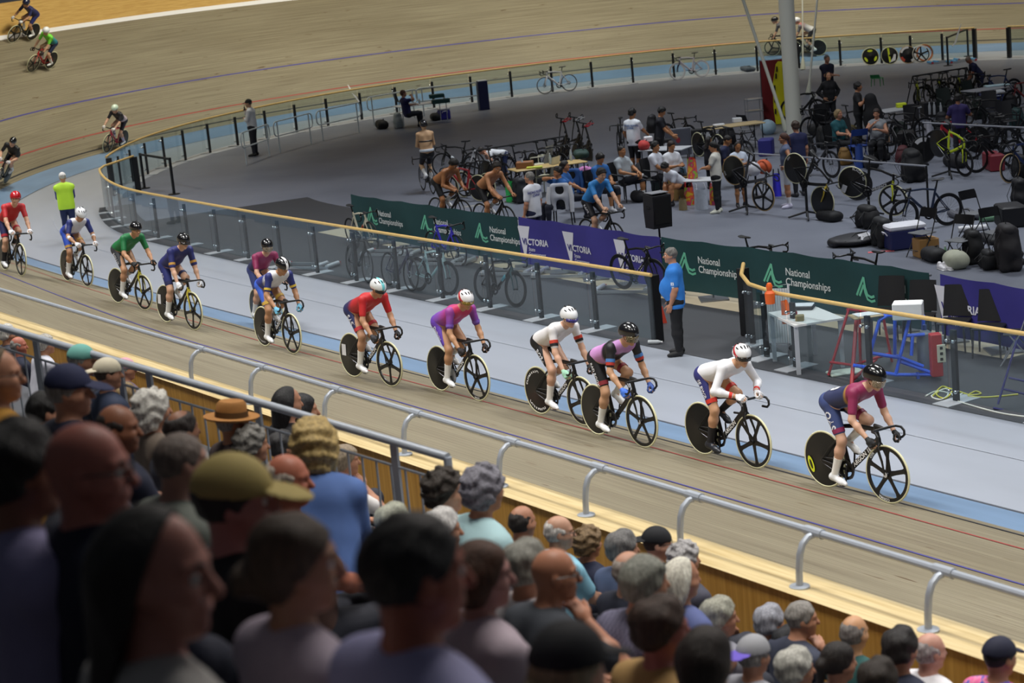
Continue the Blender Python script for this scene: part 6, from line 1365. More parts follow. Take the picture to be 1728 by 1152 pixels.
for i, (u, v, c) in enumerate(((962, 262, 'c02a34'), (984, 260, 'd6d8dc'), (1000, 272, 'b8303a'))):
    p = gp(u, v); fw = nrm(V(.25, .1, .95)); lf = nrm(np.cross(V(-.4, .9, .1), fw)); b = bike(('bike frame with %s fork pointing up, front wheel off, right of the rack' % ('red', 'white', 'dark red')[i]), 'track', carbon(), fork=M(c, .3), rear='disc', wheels=(1, 0), tyre=TYRE_K, group='upended bikes without front wheels'); place(b, p+fw*.42+V(0, 0, .05), fw, lf, np.cross(fw, lf))
# table with box and bottles, white chairs
table('long wooden-topped table with a cardboard box and bottles behind the white T-shirt man', [(872, 289), (992, 272)], .74, 'bda26c', '3a3a3e', dep=.7)
box('open cardboard box on the left end of the wooden table', 'cardboard_box', 'box', 886, 283, .74, (.42, .3, .16), '8f5f3c', -8); bottle('clear water bottle beside the cardboard box', 882, 284, .74); bottle('clear water bottle near the middle of the wooden table', 929, 277, .74, h=.28); bottle('clear water bottle on the right half of the wooden table', 964, 271, .74, h=.28)
bag('dark green cloth bundle on the right end of the wooden table', 981, 266, .6, .4, .2, '1f3a34', 0, 'duffel', z=.74)
box('yellow and black tool lying on the wooden table', 'tool_tray', 'tool', 902, 284, .74, (.4, .12, .05), 'c8d04a', -8)
poly_chair('white plastic chair, front one beside the wooden table', 925, 326, 150, 'd9d6bf', 'white plastic chairs', arms=True); poly_chair('white plastic chair behind the wooden table', 915, 305, 150, 'd9d6bf', 'white plastic chairs', arms=True)
bag('bright green bag beside the grey backpack', 862, 340, .38, .2, .5, '2fc060', 20, 'tote'); bag('dark backpack between the green bag and the white T-shirt man', 879, 342, .4, .32, .6, '26282e', 20, 'backpack')
def seat_person(lab, u, v, yaw, kw, pk, chair='black chair under %s', zh=1.22, clab=None, key=None):
    J, K = SE_(**kw); o = PH(lab, u, v, zh, yaw, J, K, **pk)
    if clab: c = poly_chair(clab, 0, 0, yaw, '17171b', 'plastic chairs', arms=True); c.location = o.location; c.location.x -= .04*math.cos(math.radians(yaw)); c.location.y -= .04*math.sin(math.radians(yaw))
    return o
def jacket(label, chair, c1, c2=None):
    T = thing('jacket', label, 'jacket', chair.location, chair.rotation_euler[2], 'jackets hung over chairs'); mb = MB()
    for s_, x0 in ((0, -.345), (1, -.20)): pass
    body = sdf('body', [cone((-.33, -.16, .92), (-.34, -.15, .42), .06, .05, .05), cone((-.33, .16, .92), (-.34, .15, .42), .06, .05, .05), cone((-.33, -.14, .7), (-.33, .14, .7), .06, .06, .1), cone((-.30, -.15, .95), (-.30, .15, .95), .055, .055, .05)], .016, noise=_hn(.006, 24)); ob('body', body, M(c1, .8, noise=.15, nscale=9), T)
    for y in (-.24, .24): ob('sleeve', MB().tube([(-.32, y*.9, .93), (-.37, y*1.1, .7), (-.36, y*1.05, .35)], [.06, .055, .045], 10).mesh('sleeve'), M(c2 or c1, .8, noise=.15, nscale=9), T)
o = seat_person('young man in blue T-shirt, hand at his mouth, behind the hung grey jacket', 941, 290, -150, dict(wr=(V(.3, .1, .66), V(.17, -.06, 1.12)), lean=-.02, hp=.15), dict(skin='b98058', top='2a62a8', bottom='1d2030', hair=('full', '17120f')), clab='black chair with the grey and white jacket over its back')
c1 = [x for x in C0.objects if x.get('label') == 'black chair with the grey and white jacket over its back'][0]; c1.rotation_euler[2] = math.radians(80); jacket('grey and white jacket hung over a chair back', c1, 'b9bcc6', 'd4d6dc')
o = seat_person('man in blue T-shirt with his arm over the chair, back of his head showing', 953, 280, -20, dict(wr=(V(.3, .1, .66), V(.42, -.25, .72)), lean=-.1, hp=.0), dict(skin='b98058', top='2a62a8', bottom='1d2030', hair=('full', '1a1512')), clab=None)
c2 = poly_chair('black chair with a denim blue jacket over its back', 972, 352, 80, '17171b'); jacket('denim blue jacket hung over a chair back', c2, '27508f', '2f5c9c')
bag('pink cloth and white bag heaped beside the blue T-shirt men', 990, 310, .5, .4, .45, 'c77fb8', 10, 'duffel', grp='bags on the infield floor'); bag('dark bag with red cloth beside the hung jackets', 998, 340, .45, .35, .5, '23252c', 10, 'backpack')
seat_person('young man in blue T-shirt looking down at a phone', 1013, 267, -50, dict(wr=(V(.34, .06, .70), V(.34, -.06, .70)), lean=.05, hp=.6), dict(skin='b07a50', top='2c68ac', bottom='1d1f28', leg=.62, hair=('full', '17120f'), shoes='e0e0e4'), clab='black chair under the young man looking at his phone')
seat_person('young man in pale grey T-shirt sitting with crossed legs', 1049, 254, -45, dict(wr=(V(.36, .1, .72), V(.30, -.12, .70)), lean=-.12, hp=.0, cross=True), dict(skin='b07a50', top='aab2b8', bottom='1d1f28', leg=.5, hair=('crop', '17120f'), shoes='1a1a1e', socks='e6e6e6'), clab='black chair under the young man with crossed legs')
bag('black shoes bag on the floor in front of the seated youths', 1078, 340, .5, .3, .25, '1a1a1e', 20, 'duffel')
J, K = ST_('reach', hp=.35, hyaw=-.3, wr=(V(.15, .3, .95), V(.5, -.15, 1.0))); o = PH('tall young man in white T-shirt with blue back print reaching to the table', 1067, 191, 1.63, 50, J, K, skin='a8734a', top='dfe2e8', bottom='15161a', leg=.5, hair=('full', '0f0d0c'), shoes='1a1a1e', low=.07); chest_text(o, 'HONG KONG\nCHINA', True, .07, '4a78b8', 1.34)
bike_at('dark bike standing on its rear wheel beside the tall young man in white', (1046, 262), (1052, 255), kind='track', frame=carbon(), rear='deep', front='deep')
J, K = ST_('reach', hp=.6, wr=(V(.42, .1, .95), V(.45, -.1, .92)), bow=.15); o = PH('young man in black T-shirt with a backpack leaning over the grey board', 1117, 188, 1.56, -15, J, K, skin='b98058', top='1a1b24', bottom='1a1a1e', hair=('full', '0f0d0c'))
bp = bag('black backpack worn by the young man leaning over the grey board', 0, 600, .34, .24, .46, '15151a', 165, 'backpack'); bp.location = V(*o.location)+rotz(math.radians(-15))@V(-.16, 0, 1.02)
bd = box('grey display board with a red emblem beside the black-shirted young man', 'display_board', 'board', 1146, 262, 0.1, (.7, .06, .72), '4f505a', 4); ob('emblem', mkmesh('emblem', [(.06*math.cos(a), -.033, .42+.08*math.sin(a)) for a in np.linspace(0, 2*PI, 16, endpoint=False)], [tuple(range(16))], None, 0), M('8a2630', .6), bd); ob('frame', MB().tube([(-.36, 0, .01), (-.36, 0, .73), (.36, 0, .73), (.36, 0, .01)], .015, 6, closed=True).mesh('frame'), M('a9abb2', .4, .4), bd)
bike_at('dark bike behind the grey display board, drop bars showing', (1168, 250), (1128, 247), kind='road', rear='deep', front='deep')
for lab, u, v, yw in (('black bag with white lettering right of the grey board', 1184, 243, 6), ('black bag with white lettering below the backpack wearer', 1114, 262, 6)):
    b = box(lab, 'gear_bag', 'bag', u, v, .25, (.62, .3, .42), '141418', yw, 'black lettered gear bags'); t_ = ob('lettering', textmesh('LIMAR', .16, 0, .02, 'CENTER'), M('d0d2d8', .6), b, (0, -.156, .2), (PI/2, 0, 0))
table('wooden-topped long table near the foot of the mast', [(1199, 218), (1292, 206)], .76, 'bda77a', '2a2a2e', dep=.7)
box('white folded cloth on the wooden table near the mast', 'cloth', 'cloth', 1213, 212, .76, (.3, .2, .05), 'e2e4e8', 5); box('white cap with dark brim on the wooden table near the mast', 'cap', 'cap', 1244, 206, .76, (.24, .2, .12), 'd5d8de', 5)
table('grey table behind the seated youths with red and white clothing', [(1076, 254), (1150, 252)], .72, 'b5b8bd', '4a4a50', dep=.7)
bag('red jacket heap on the grey table behind the youths', 1087, 252, .4, .3, .22, 'b83a36', 0, 'duffel', z=.72); box('white cap on the red jacket heap', 'cap', 'cap', 1094, 238, .9, (.22, .2, .12), 'e4e4e6', 0)
seat_person('boy in white polo shirt with blue collar, seated', 1106, 247, -35, dict(wr=(V(.34, .06, .66), V(.34, -.06, .66)), lean=-.05, hp=.1), dict(skin='a8734a', top='d9dce6', bottom='1d1f28', hair=('full', '120f0d')), clab='black chair under the boy in the white polo shirt')
seat_person('girl in white T-shirt looking at a phone between the polo boy and the tote', 1133, 246, -60, dict(wr=(V(.30, .06, .78), V(.30, -.06, .78)), lean=.0, hp=.35, fem=1), dict(skin='a8734a', top='dcdee4', bottom='1d1f28', hair=('tied', '2a1a12')), clab='black chair under the girl looking at her phone')
J, K = SE_(lean=.85, hp=.9, wr=(V(.55, .1, .3), V(.55, -.1, .3))); PH('person in white T-shirt bent double over the backpacks', 1122, 282, .92, -150, J, K, skin='b98058', top='d4d8e2', bottom='1d1f28', hair=('full', '120f0d'))
bag('dark green backpack hung in front of the bent person', 1118, 322, .5, .36, .62, '1d2a2a', -60, 'backpack'); bag('slate blue bag right of the dark green backpack', 1146, 320, .42, .3, .55, '3f5866', -60, 'backpack')
TOT = (lambda: (lambda m: m)(blotchm('tote_print', [(0, 'd8b52c'), (.40, 'd8622c'), (.48, 'c23a6a'), (.55, '8fae3a'), (.62, 'd84a30')], 5)))
def blotchm(nm, cols, sc_):
    m, nt, bb, N = nodes(nm); t = N('ShaderNodeTexCoord'); n = N('ShaderNodeTexNoise', i_Scale=sc_, i_Detail=2.0); r = N('ShaderNodeValToRGB'); r.color_ramp.interpolation = 'CONSTANT'
    ramp(r, [(p, hexc(c)) for p, c in cols]); nt.links.new(t.outputs['Object'], n.inputs[0]); nt.links.new(n.outputs[0], r.inputs[0]); nt.links.new(r.outputs[0], bb.inputs['Base Color']); bb.inputs['Roughness'].default_value = .6; return m
TM = TOT()
table('small grey table carrying the colourful shopping bag', [(1148, 306), (1206, 304)], .55, 'c2c5c8', '3a3a40', dep=.6)
bag('colourful printed shopping bag on the small grey table', 1169, 300, .42, .25, .46, TM, 0, 'tote', z=.55)
bag('red printed plastic bag on the floor under the small table', 1164, 345, .3, .25, .42, TM, 10, 'tote', 'c02a2a'); bag('white plastic shopping bag on the floor', 1184, 352, .42, .32, .46, 'b9c0cc', 10, 'tote', 'd5d8de'); bag('red and yellow plastic bag beside the black trousers of the ponytail girl', 1207, 345, .3, .25, .4, TM, 10, 'tote', 'c02a2a'); bag('small khaki paper bag on the floor left of the white plastic bag', 1153, 354, .25, .2, .26, '8a7a58', 0, 'tote')
box('brown cardboard panel leaning behind the khaki paper bag', 'cardboard_sheet', 'cardboard', 1147, 338, 0, (.5, .06, .55), '8f7342', 15)
J, K = ST_('phone', hp=.25, fem=1, hyaw=.1); o = PH('girl with long black ponytail, cream T-shirt and striped black trousers', 1203, 247, 1.50, 160, J, K, skin='b98058', top='d9d6cc', bottom='17181d', hair=('tied', '0f0d0c'), shoes='d8d8c8', low=.07)
J, K = SE_(lean=.35, hp=.5); PH('boy in navy T-shirt bending beside the wooden table', 1228, 236, 1.15, -20, J, K, skin='a8734a', top='1d2344', bottom='1d1f28', hair=('crop', '17120f'))
J, K = ST_('chest', hp=.5, fem=1); PH('girl wrapped in a blue and white towel behind the hanging disc wheel', 1245, 247, 1.38, -75, J, K, skin='a8734a', top='c9d2e2', sleeve=.5, bottom='1d1f28', leg=.45, hair=('long', '17100d'), shoes='1a1a1e')
# ------------------------------------------------ mast foot: rescue board, screen, trolley
rb = thing('privacy_screen', 'dark red screen standing left of the roof mast', 'screen', gp(1311, 207)); ob('panel', MB().rbox((0, 0, .95), (.78, .05, 1.9), .01).mesh('panel'), M('7a1a20', .7, noise=.1, nscale=4), rb); ob('frame', MB().tube([(-.4, 0, 0), (-.4, 0, 1.92), (.4, 0, 1.92), (.4, 0, 0)], .018, 8).mesh('frame'), M('4a4a50', .4), rb)
yb = thing('rescue_board', 'yellow rescue board with black slots leaning on the dark red screen', 'rescue board', gp(1318, 210), 0, None, (-.06, .05, .0)); out = [(-.16, 0), (.16, 0), (.22, .5), (.22, 1.2), (.12, 1.78), (.05, 1.86), (-.05, 1.86), (-.12, 1.78), (-.22, 1.2), (-.22, .5)]
ob('board', MB().prism(out, (0, -.06, .02), (1, 0, 0), (0, 0, 1), -.045).mesh('board', 0), M('d9cf1e', .4), yb)
for x, z in [(-.17, .4), (.17, .4), (-.18, .75), (.18, .75), (-.18, 1.1), (.18, 1.1), (-.13, 1.45), (.13, 1.45), (-.1, 1.65), (.1, 1.65)]: ob('slot', MB().rbox((x, -.108, z), (.045, .012, .16), .004).mesh('slot'), BLACK, yb)
PH('bald man with glasses looking over the dark red screen', 1312, 108, 1.62, -70, *ST_('down', hp=.1), skin='c79b7e', top='c9d2da', bottom='2a2c34', hair=('ring', '8a857c'), spec='1a1a1a')
tr = thing('tool_trolley', 'small steel trolley standing on the open floor left of the screen', 'trolley', gp(1274, 212), .1)
for z in (.1, .45, .8): ob('shelf', MB().rbox((0, 0, z), (.5, .4, .04), .008).mesh('shelf'), M('a9adb4', .3, .6), tr)
for x in (-.23, .23):
    for y in (-.18, .18): ob('leg', MB().tube([(x, y, 0), (x, y, .85)], .012, 6).mesh('leg'), M('b9bcc2', .3, .6), tr)
bag('cluster of clear water bottle packs on the floor near the trolley', 1297, 226, .6, .4, .4, 'a9c4d4', 0, 'duffel'); fold_chair('dark folding chair under the wooden table near the mast', 1262, 246, 30)
bike_at('dark time-trial bike on a stand right beside the mast foot', (1375, 205), (1340, 205), kind='track', frame=carbon(), rear='deep', front='deep', z=.15)
fold_chair('white-framed leaning folding chair right of the mast', 1368, 210, 200, col='c9ccd4', seat='b9bcc4'); bag('large black hard case right of the mast', 1385, 214, .7, .3, .55, '121216', 0, 'case')
box('grey case behind the black hard case', 'carry_case', 'case', 1396, 205, 0, (.5, .3, .5), '5a5a6c', 0)
# ------------------------------------------------ people on the right
PH('man in navy T-shirt with folded arms standing behind the woman in black', 1395.5, 99, 1.66, -65, *ST_('folded', hp=.0), skin='b98468', top='1b1e33', bottom='1a1b24', hair=('crop', '5a5450'))
PH('woman with long black hair all in black, hand on her hip', 1398, 128, 1.56, -80, *ST_('hips', hp=.0, fem=1), skin='c08b6a', top='121217', sleeve=.95, bottom='121217', hair=('long', '0f0d0c'), shoes='e0e0e4')
o = PH('man in black T-shirt holding up a large black garment', 1448, 146, 1.60, -15, *ST_('chest', hp=.1, hyaw=.1), skin='b07a58', top='141418', bottom='141418', hair=('full', '120f0d'))
gm = thing('garment', 'large black garment held up in front of the man in black', 'garment', V(*o.location)+V(.3, -.25, .35), 0); ob('cloth', sdf('cloth', [cone((0, 0, .92), (.02, 0, .3), .16, .24, .1), cone((.05, 0, .5), (.12, 0, .1), .24, .2, .1)], .03, noise=_hn(.01, 12)), M('111115', .85), gm)
o = PH('older man bending over in navy shirt and shorts at the far right', 1634, 101, 1.30, 185, *ST_('clasp', bow=.6, hp=.9, wr=(V(.45, .1, .8), V(.42, -.1, .85))), skin='a5694f', top='1e2246', bottom='20234a', leg=.5, hair=('crop', '8a7a6c'))
seat_person('woman in black and teal shirt seated with clasped hands', 1415, 192, -50, dict(wr=(V(.34, .02, .72), V(.34, -.02, .72)), lean=.0, hp=.0, fem=1), dict(skin='b98468', top='14525a', bottom='17181d', hair=('bob', '8a7450')), clab='black chair under the woman in black and teal')
seat_person('woman in grey top drinking and looking at her phone', 1479, 191, -110, dict(wr=(V(.30, .08, .85), V(.22, -.06, 1.0)), lean=-.05, hp=.25, fem=1), dict(skin='b98468', top='8f9398', sleeve=0, bottom='17181d', hair=('tied', '2a1a14')), clab='black chair under the woman in the grey top')
PH('woman in grey-blue sports top and white shorts, hand on hip', 1322, 233, 1.56, 175, *ST_('hips', hp=.1, fem=1), skin='b07a5a', top='5a6480', sleeve=0, bottom='c9ccd4', leg=.36, hair=('tied', '4a2a1c'), shoes='d8d4e8', socks='e6e6ea')
PH('man in navy polo with white stripe and red cross mark on the back', 1342, 213, 1.62, 110, *ST_('down', hp=.2), skin='b98468', top='1b2048', bottom='1a1b24', hair=('full', '3a2a20'))
PH('person in dark purple shirt seen from behind near the hanging yellow bikes', 1616, 166, 1.5, 80, *ST_('chest', hp=.3), skin='8a5d45', top='2c2258', bottom='20202a', hair=('full', '120f0d'))
table('grey folding table with a green stool and yellow cap', [(1465, 194), (1556, 180)], .74, 'b0b3b8', '3a3a40', dep=.7)
sg = poly_chair('green plastic stool lying on the grey folding table', 1483, 186, 60, '1f8a44', 'plastic chairs', bh=.2); sg.location.z = .74; sg.scale = (.7, .7, .55)
box('yellow cap on the grey folding table', 'cap', 'cap', 1521, 181, .74, (.26, .22, .12), 'd2e02a', 0)
table('grey folding table at the far right with pale cloths', [(1646, 155), (1704, 146)], .74, '9a9ca2', '4a4a50', dep=.7); box('pale blue cloth on the far right folding table', 'cloth', 'cloth', 1682, 145, .74, (.7, .3, .04), 'b9d4dc', 5)
cooler('round white and blue drinks cooler under the far right table', 1681, 181, .45, .45, .5, '23306a', 'd8dce2', 0)
bag('brown paper bag on the lap of the woman in the grey top', 1494, 240, .34, .24, .4, 'a88468', 0, 'tote', z=.3); bag('olive bag in front of the woman in teal', 1438, 245, .5, .4, .5, '5a4f2a', 0, 'backpack')
fold_chair('blue canvas chair with its back to the camera', 1450, 276, 100, col='2a4a9a', seat='23408a'); bag('blue tote bag hanging from the blue canvas chair', 1451, 282, .5, .2, .55, '21428c', 0, 'tote')
bag('brown patterned bag beside the blue canvas chair', 1426, 278, .35, .3, .4, '7a5a28', 0, 'backpack')
bag('white tote bag with a red mark beside the bottle rack', 1567, 238, .42, .2, .5, 'c4c2cc', 0, 'tote', 'b9b9c0')
for i, (u, v) in enumerate(((1569, 193), (1577, 193), (1588, 194))): bottle('silver drinking bottle on the crate, '+('leftmost of three', 'middle of three', 'rightmost of three')[i], u, v, .45, 'c2c6cc', 'c2c6cc', h=.34)
box('dark crate carrying three silver bottles', 'crate', 'crate', 1576, 197, 0, (.7, .4, .45), '17181c', 5)
# hanging bikes with yellow frames
YF = M('b9c02a', .35); A = gp(1540, 129, 1.05); B = gp(1632, 114, 1.05); rk = thing('bike_rack', 'black bike rack with bikes hung by their saddles at the far right', 'bike rack', A)
ob('bar', MB().tube([V(0, 0, 0), B-A], .022, 8).mesh('bar'), BLACK, rk)
for q in (A, B):
    n = nrm(np.cross(B-A, V(0, 0, 1)))
    for s in (-1, 1): ob('leg', MB().tube([q-A, q-A+n*s*.4-V(0, 0, q[2])], .018, 8).mesh('leg'), BLACK, rk)
for i, t_ in enumerate((.08, .32, .48, .62, .84, .96)):
    q = A+(B-A)*t_; n = nrm(V(*np.cross(B-A, V(0, 0, 1))[:2], 0)); n = n if n[1] < 0 else -n; fw = nrm(n*.7+nrm(A-B)*(.7 if i % 2 == 0 else .2))
    b = bike('black and yellow bike on the far right rack, %s from the left' % ('first', 'second', 'third', 'fourth', 'fifth', 'sixth')[i], 'road', YF if i % 2 == 0 else carbon(), fork=carbon(), rear='deep', front='deep', tyre=TYRE_K, group='bicycles hanging on the racks', crank=i); place(b, V(q[0], q[1], .06)+fw*.2, fw, np.cross(V(0, 0, 1), fw), V(0, 0, 1))
# long rack with nose-down bikes
def rack(label, pa, pb, z=1.02, col='a9abb4', legs=True):
    A, B = gp(*pa, z), gp(*pb, z); T = thing('bike_rack', label, 'bike rack', A); ob('bar', MB().tube([V(0, 0, 0), B-A], .02, 8).mesh('bar'), M(col, .35, .5), T)
    for q in (A, B): ob('leg', MB().tube([q-A, q-A-V(0, 0, z)], .024, 8).mesh('leg'), BLACK, T); ob('foot', MB().box(q-A-V(0, 0, z-.02), (.08, .6, .04)).mesh('foot', 0), BLACK, T)
rack('long silver rack bar behind the lettered disc wheels', (1272, 259), (1563, 280)); rack('silver rack bar at the right behind the yellow-green bike', (1557, 207), (1745, 216))
b, bb = bike_stand_tilt('grey track bike hung nose down, white printed disc wheel, left of the sports-top woman', (1239, 293), (1288, 331), frame=M('4a4a4e', .3), tyre=TYRE_T); arc_text(b, 'ZIPP', .27, 4.0, .05); arc_text(b, 'ZIPP', .16, .7, .09, 'b9b4d0'); stand('black repair stand under the nose-down bike beside the ponytail girl', bb)
b, bb = bike_stand_tilt('black and yellow track bike hung nose down in front of the sports-top woman', (1342, 288), (1388, 340), frame=carbon(), fork=M('b9a02a', .35), front='disc', tyre=TYRE_Y); arc_text(b, 'ZIPP', .27, 3.0, .05); stand('black repair stand under the black and yellow nose-down bike', bb)
b, bb = bike_stand_tilt('black and yellow track bike with lettered disc wheel and white number tag', (1442, 314), (1507, 338), frame=carbon(), fork=M('c2c82c', .35), tyre=TYRE_Y, text='WINSPACE', tcol='e6e6ea'); arc_text(b, 'BLACK INC', .285, 1.2, .07); disc_patch(b, quad(-.12, -.2, .055, .08), 'dcdde2'); stand('black repair stand under the bike with the lettered disc wheel', bb)
loose_wheel('second lettered black disc wheel behind the lettered disc wheel bike', 1450, 338, 'disc', TYRE_K, 10, 0); 
b, bb = bike_stand_tilt('black track bike with plain disc and yellow-green frame, hung nose down at the right', (1588, 251), (1627, 274), frame=M('b6c62c', .35), front='deep', tyre=TYRE_K); stand('black repair stand with wide feet under the yellow-green bike', bb)
loose_wheel('black disc wheel with white print behind the yellow-green bike', 1560, 275, 'disc', TYRE_K, 10, -5, marks=[([(.3*math.cos(a), .3*math.sin(a)) for a in np.linspace(1.2, 2.4, 10)]+[(.2*math.cos(a), .2*math.sin(a)) for a in np.linspace(2.4, 1.2, 10)], 'd8d8da')])
bike_at('black and blue track bike at the right edge with white lettering', (1708, 308), (1752, 298), frame=M('20305e', .3), fork=carbon(), rear='disc', front='deep', tyre=TYRE_T, text='COLNAGO')
bike_at('dark road bike in front of the red suitcase at the right', (1660, 290), (1700, 284), kind='road', rear='deep', front='deep')
bike_at('dark road bike with upright seat, behind the navy cool box', (1531, 391), (1597, 381), kind='road', frame=M('23304a', .35), rear='deep', front='deep', text='GIANT', tcol='e6e6ea')
bike_at('red and white track bike behind the yellow-green bike', (1592, 262), (1640, 258), frame=M('b02a34', .35), rear='disc', front='five')
bag('red suitcase on the floor at the right', 1677, 286, .8, .35, .4, '7a2430', 0, 'case'); bag('large black sack under the silver rack end', 1541, 306, .62, .5, .72, '101014', 0, 'backpack'); bag('black backpack with a green mark beside the lettered disc bike', 1465, 384, .5, .4, .42, '131316', 20, 'backpack')
wb = thing('wheel_bag', 'flat black wheel bag with white lettering on the floor', 'bag', gp(1442, 412), .2); ob('body', sdf('body', [ell((0, 0, .10), (.50, .42, .11), .05), cone((-.45, -.1, .07), (-.45, .1, .07), .07, .07, .08)], .018, noise=_hn(.006, 18), cuts=[(V(0, 0, -1), 0)]), M('1d1d23', .6, noise=.2, nscale=8), wb); ob('lettering', textmesh('ZIPP', .16, 0, .02, 'CENTER'), M('d8d8dc', .5), wb, (.14, -.31, .155), (.75, 0, .5)); ob('strap', MB().tube([(-.3, -.3, .13), (0, -.1, .24), (.3, .1, .2)], .012, 6).mesh('strap'), BLACK, wb); bag('round dark wheel case beside the navy cool box', 1490, 416, .5, .35, .55, '1b1d20', 10, 'backpack')
cooler('navy cool box with white lid among the folding chairs', 1527, 418, .72, .45, .48, '1d2458', 'e2e2ea', 98)
box('coral red strip lying on the floor in front of the cool box', 'mat', 'mat', 1487, 425, 0, (.5, .1, .015), 'e0666a', -6)
fold_chair('black folding chair standing behind the others, its back to the far side', 1645, 398, -60); fold_chair('black folding chair beside the large dark backpack', 1680, 432, -70); fold_chair('black folding chair over the beige cloth and green bottle', 1622, 446, -140); fold_chair('black folding chair in front of the cool box', 1560, 432, -150)
box('cardboard box under the folding chair by the cool box', 'cardboard_box', 'box', 1563, 432, 0, (.4, .35, .35), 'a57c48', 10)
def shoes(label, u, v, yaw):
    T = thing('shoe', label, 'shoe', gp(u, v), math.radians(yaw), 'white shoes on the floor'); ob('upper', sdf('upper', [cone((-.09, 0, .05), (.06, 0, .045), .048, .042, .03), cone((.04, 0, .04), (.13, 0, .035), .042, .034, .02), cone((-.09, 0, .06), (-.08, 0, .10), .045, .042, .02)], .01, cuts=[(V(0, 0, -1), -.012)]), M('e2e0e4', .5), T); ob('sole', MB().rbox((.02, 0, .012), (.29, .095, .024), .01).mesh('sole'), M('f0f0f0', .5), T)
shoes('white shoe on the floor, left one beside the beige cloth', 1589, 455, -80); shoes('white shoe on the floor, right one touching the beige cloth', 1598, 455, -70)
bottle('pale green bottle standing behind the white shoes', 1596, 441, 0, 'a9d8b0', 'e6eaea', h=.3); bag('beige cloth heap in front of the folding chair', 1614, 452, .55, .45, .32, 'a9ab98', 0, 'duffel')
bag('black rucksack right of the beige cloth', 1643, 444, .42, .35, .6, '121215', 0, 'backpack'); bag('small black pouch in front of the folding chairs', 1669, 453, .42, .3, .3, '141418', 0, 'backpack'); bag('large dark rucksack at the lower right of the infield', 1702, 456, .52, .42, .82, '221f22', 0, 'backpack')
bag('black bag with straps under the folding chair by the cool box', 1577, 440, .6, .4, .25, '121216', 10, 'duffel'); bag('black open crate at the right edge', 1706, 380, .7, .5, .42, '131318', 0, 'case'); bag('tall black bag standing behind the black crate', 1722, 366, .4, .3, .8, '131318', 0, 'backpack')
def tube_thing(label, u, v, z, L, r, col, yaw, grp='foam rollers and tubes'):
    T = thing('tube', label, 'tube', gp(u, v, z), math.radians(yaw), grp); ob('body', MB().lathe([(0, -L/2), (r, -L/2), (r, L/2), (0, L/2)], 16, (0, 0, r), 'y', caps=False).mesh('body'), M(col, .4), T)
tube_thing('white roller tube lying near the folding chairs, nearer one', 1641, 390, 0, .55, .06, 'd8d8dc', 85); tube_thing('silver roller tube lying behind the rear folding chair', 1655, 366, 0, .6, .07, 'd4d6da', 85); tube_thing('green foam roller at the rear folding chair', 1668, 374, 0, .35, .07, '6f9a7a', 85)
bag('grey cloth case lying behind the rear folding chair', 1628, 368, .9, .5, .16, '55565e', 5, 'duffel'); bag('black strap bag lying right of the folding chairs', 1672, 408, .8, .3, .14, '17171b', 5, 'duffel')
for lab, u, v, w_, h_, c in (('dark backpack heap under the teal woman', 1392, 250, .6, .55, '15171a'), ('dark green bag right of the paper bag', 1520, 240, .6, .5, '172420'), ('black rucksack in front of the bottle crate', 1530, 262, .6, .62, '141417'), ('black bag with pink tag near the rack', 1486, 270, .6, .35, '141418'), ('dark rucksack below the purple shirt', 1590, 222, .5, .5, '15161c'), ('dark green rucksack below the far right table', 1652, 200, .55, .55, '16241f'), ('black gear bag right of the drinks cooler', 1706, 190, .7, .5, '15151a'), ('teal topped bag at the right edge behind the rack', 1716, 215, .6, .5, '1d3a3a'), ('black bag under the navy polo man', 1362, 262, .55, .5, '131318'), ('blue crate behind the sports-top woman', 1294, 262, .5, .45, '2a2a78')):
    bag(lab, u, v, w_, .38, h_, c, rnd.uniform(-20, 20), 'backpack' if 'crate' not in lab else 'case')
bag('blue shopping bag hanging behind the five-spoke wheel', 1312, 330, .35, .2, .5, '3f3ae0', 0, 'tote'); bag('orange and white food bags under the rack', 1290, 292, .5, .3, .3, 'c2552c', 0, 'duffel', z=.55); bag('white plastic bag hanging under the rack', 1272, 296, .35, .3, .3, 'c9c9cf', 0, 'duffel', z=.55)
for lab, u, v, yw in (('dark green camp chair right of the hanging yellow bikes', 1645, 190, -60), ('dark green camp chair near the purple shirt', 1600, 205, -80), ('black camp chair below the far right table', 1672, 212, -100), ('black camp chair behind the rack at the right', 1700, 232, -90), ('black camp chair between the rack and the white tote', 1546, 236, -80), ('black camp chair behind the lettered disc bike', 1432, 262, -80), ('black camp chair left of the woman in teal', 1398, 232, -60)): poly_chair(lab, u, v, yw, '15201d' if 'green' in lab else '15151a', 'camp chairs', arms=True)
bike_at('dark bike standing at the right edge above the rack', (1712, 190), (1752, 184), kind='road', rear='deep', front='deep', frame=M('7a2a2a', .4)); bike_at('dark bike parked behind the far right camp chairs', (1650, 222), (1702, 216), kind='road', rear='deep', front='deep'); bike_at('dark bike parked left of the white tote', (1508, 246), (1556, 240), kind='road', rear='deep', front='deep')
bike_at('black road bike with cream wheel rim behind the black bags near the seated girl', (1214, 268), (1180, 264), kind='track', rear='disc', front='deep', tyre=TYRE_Y)
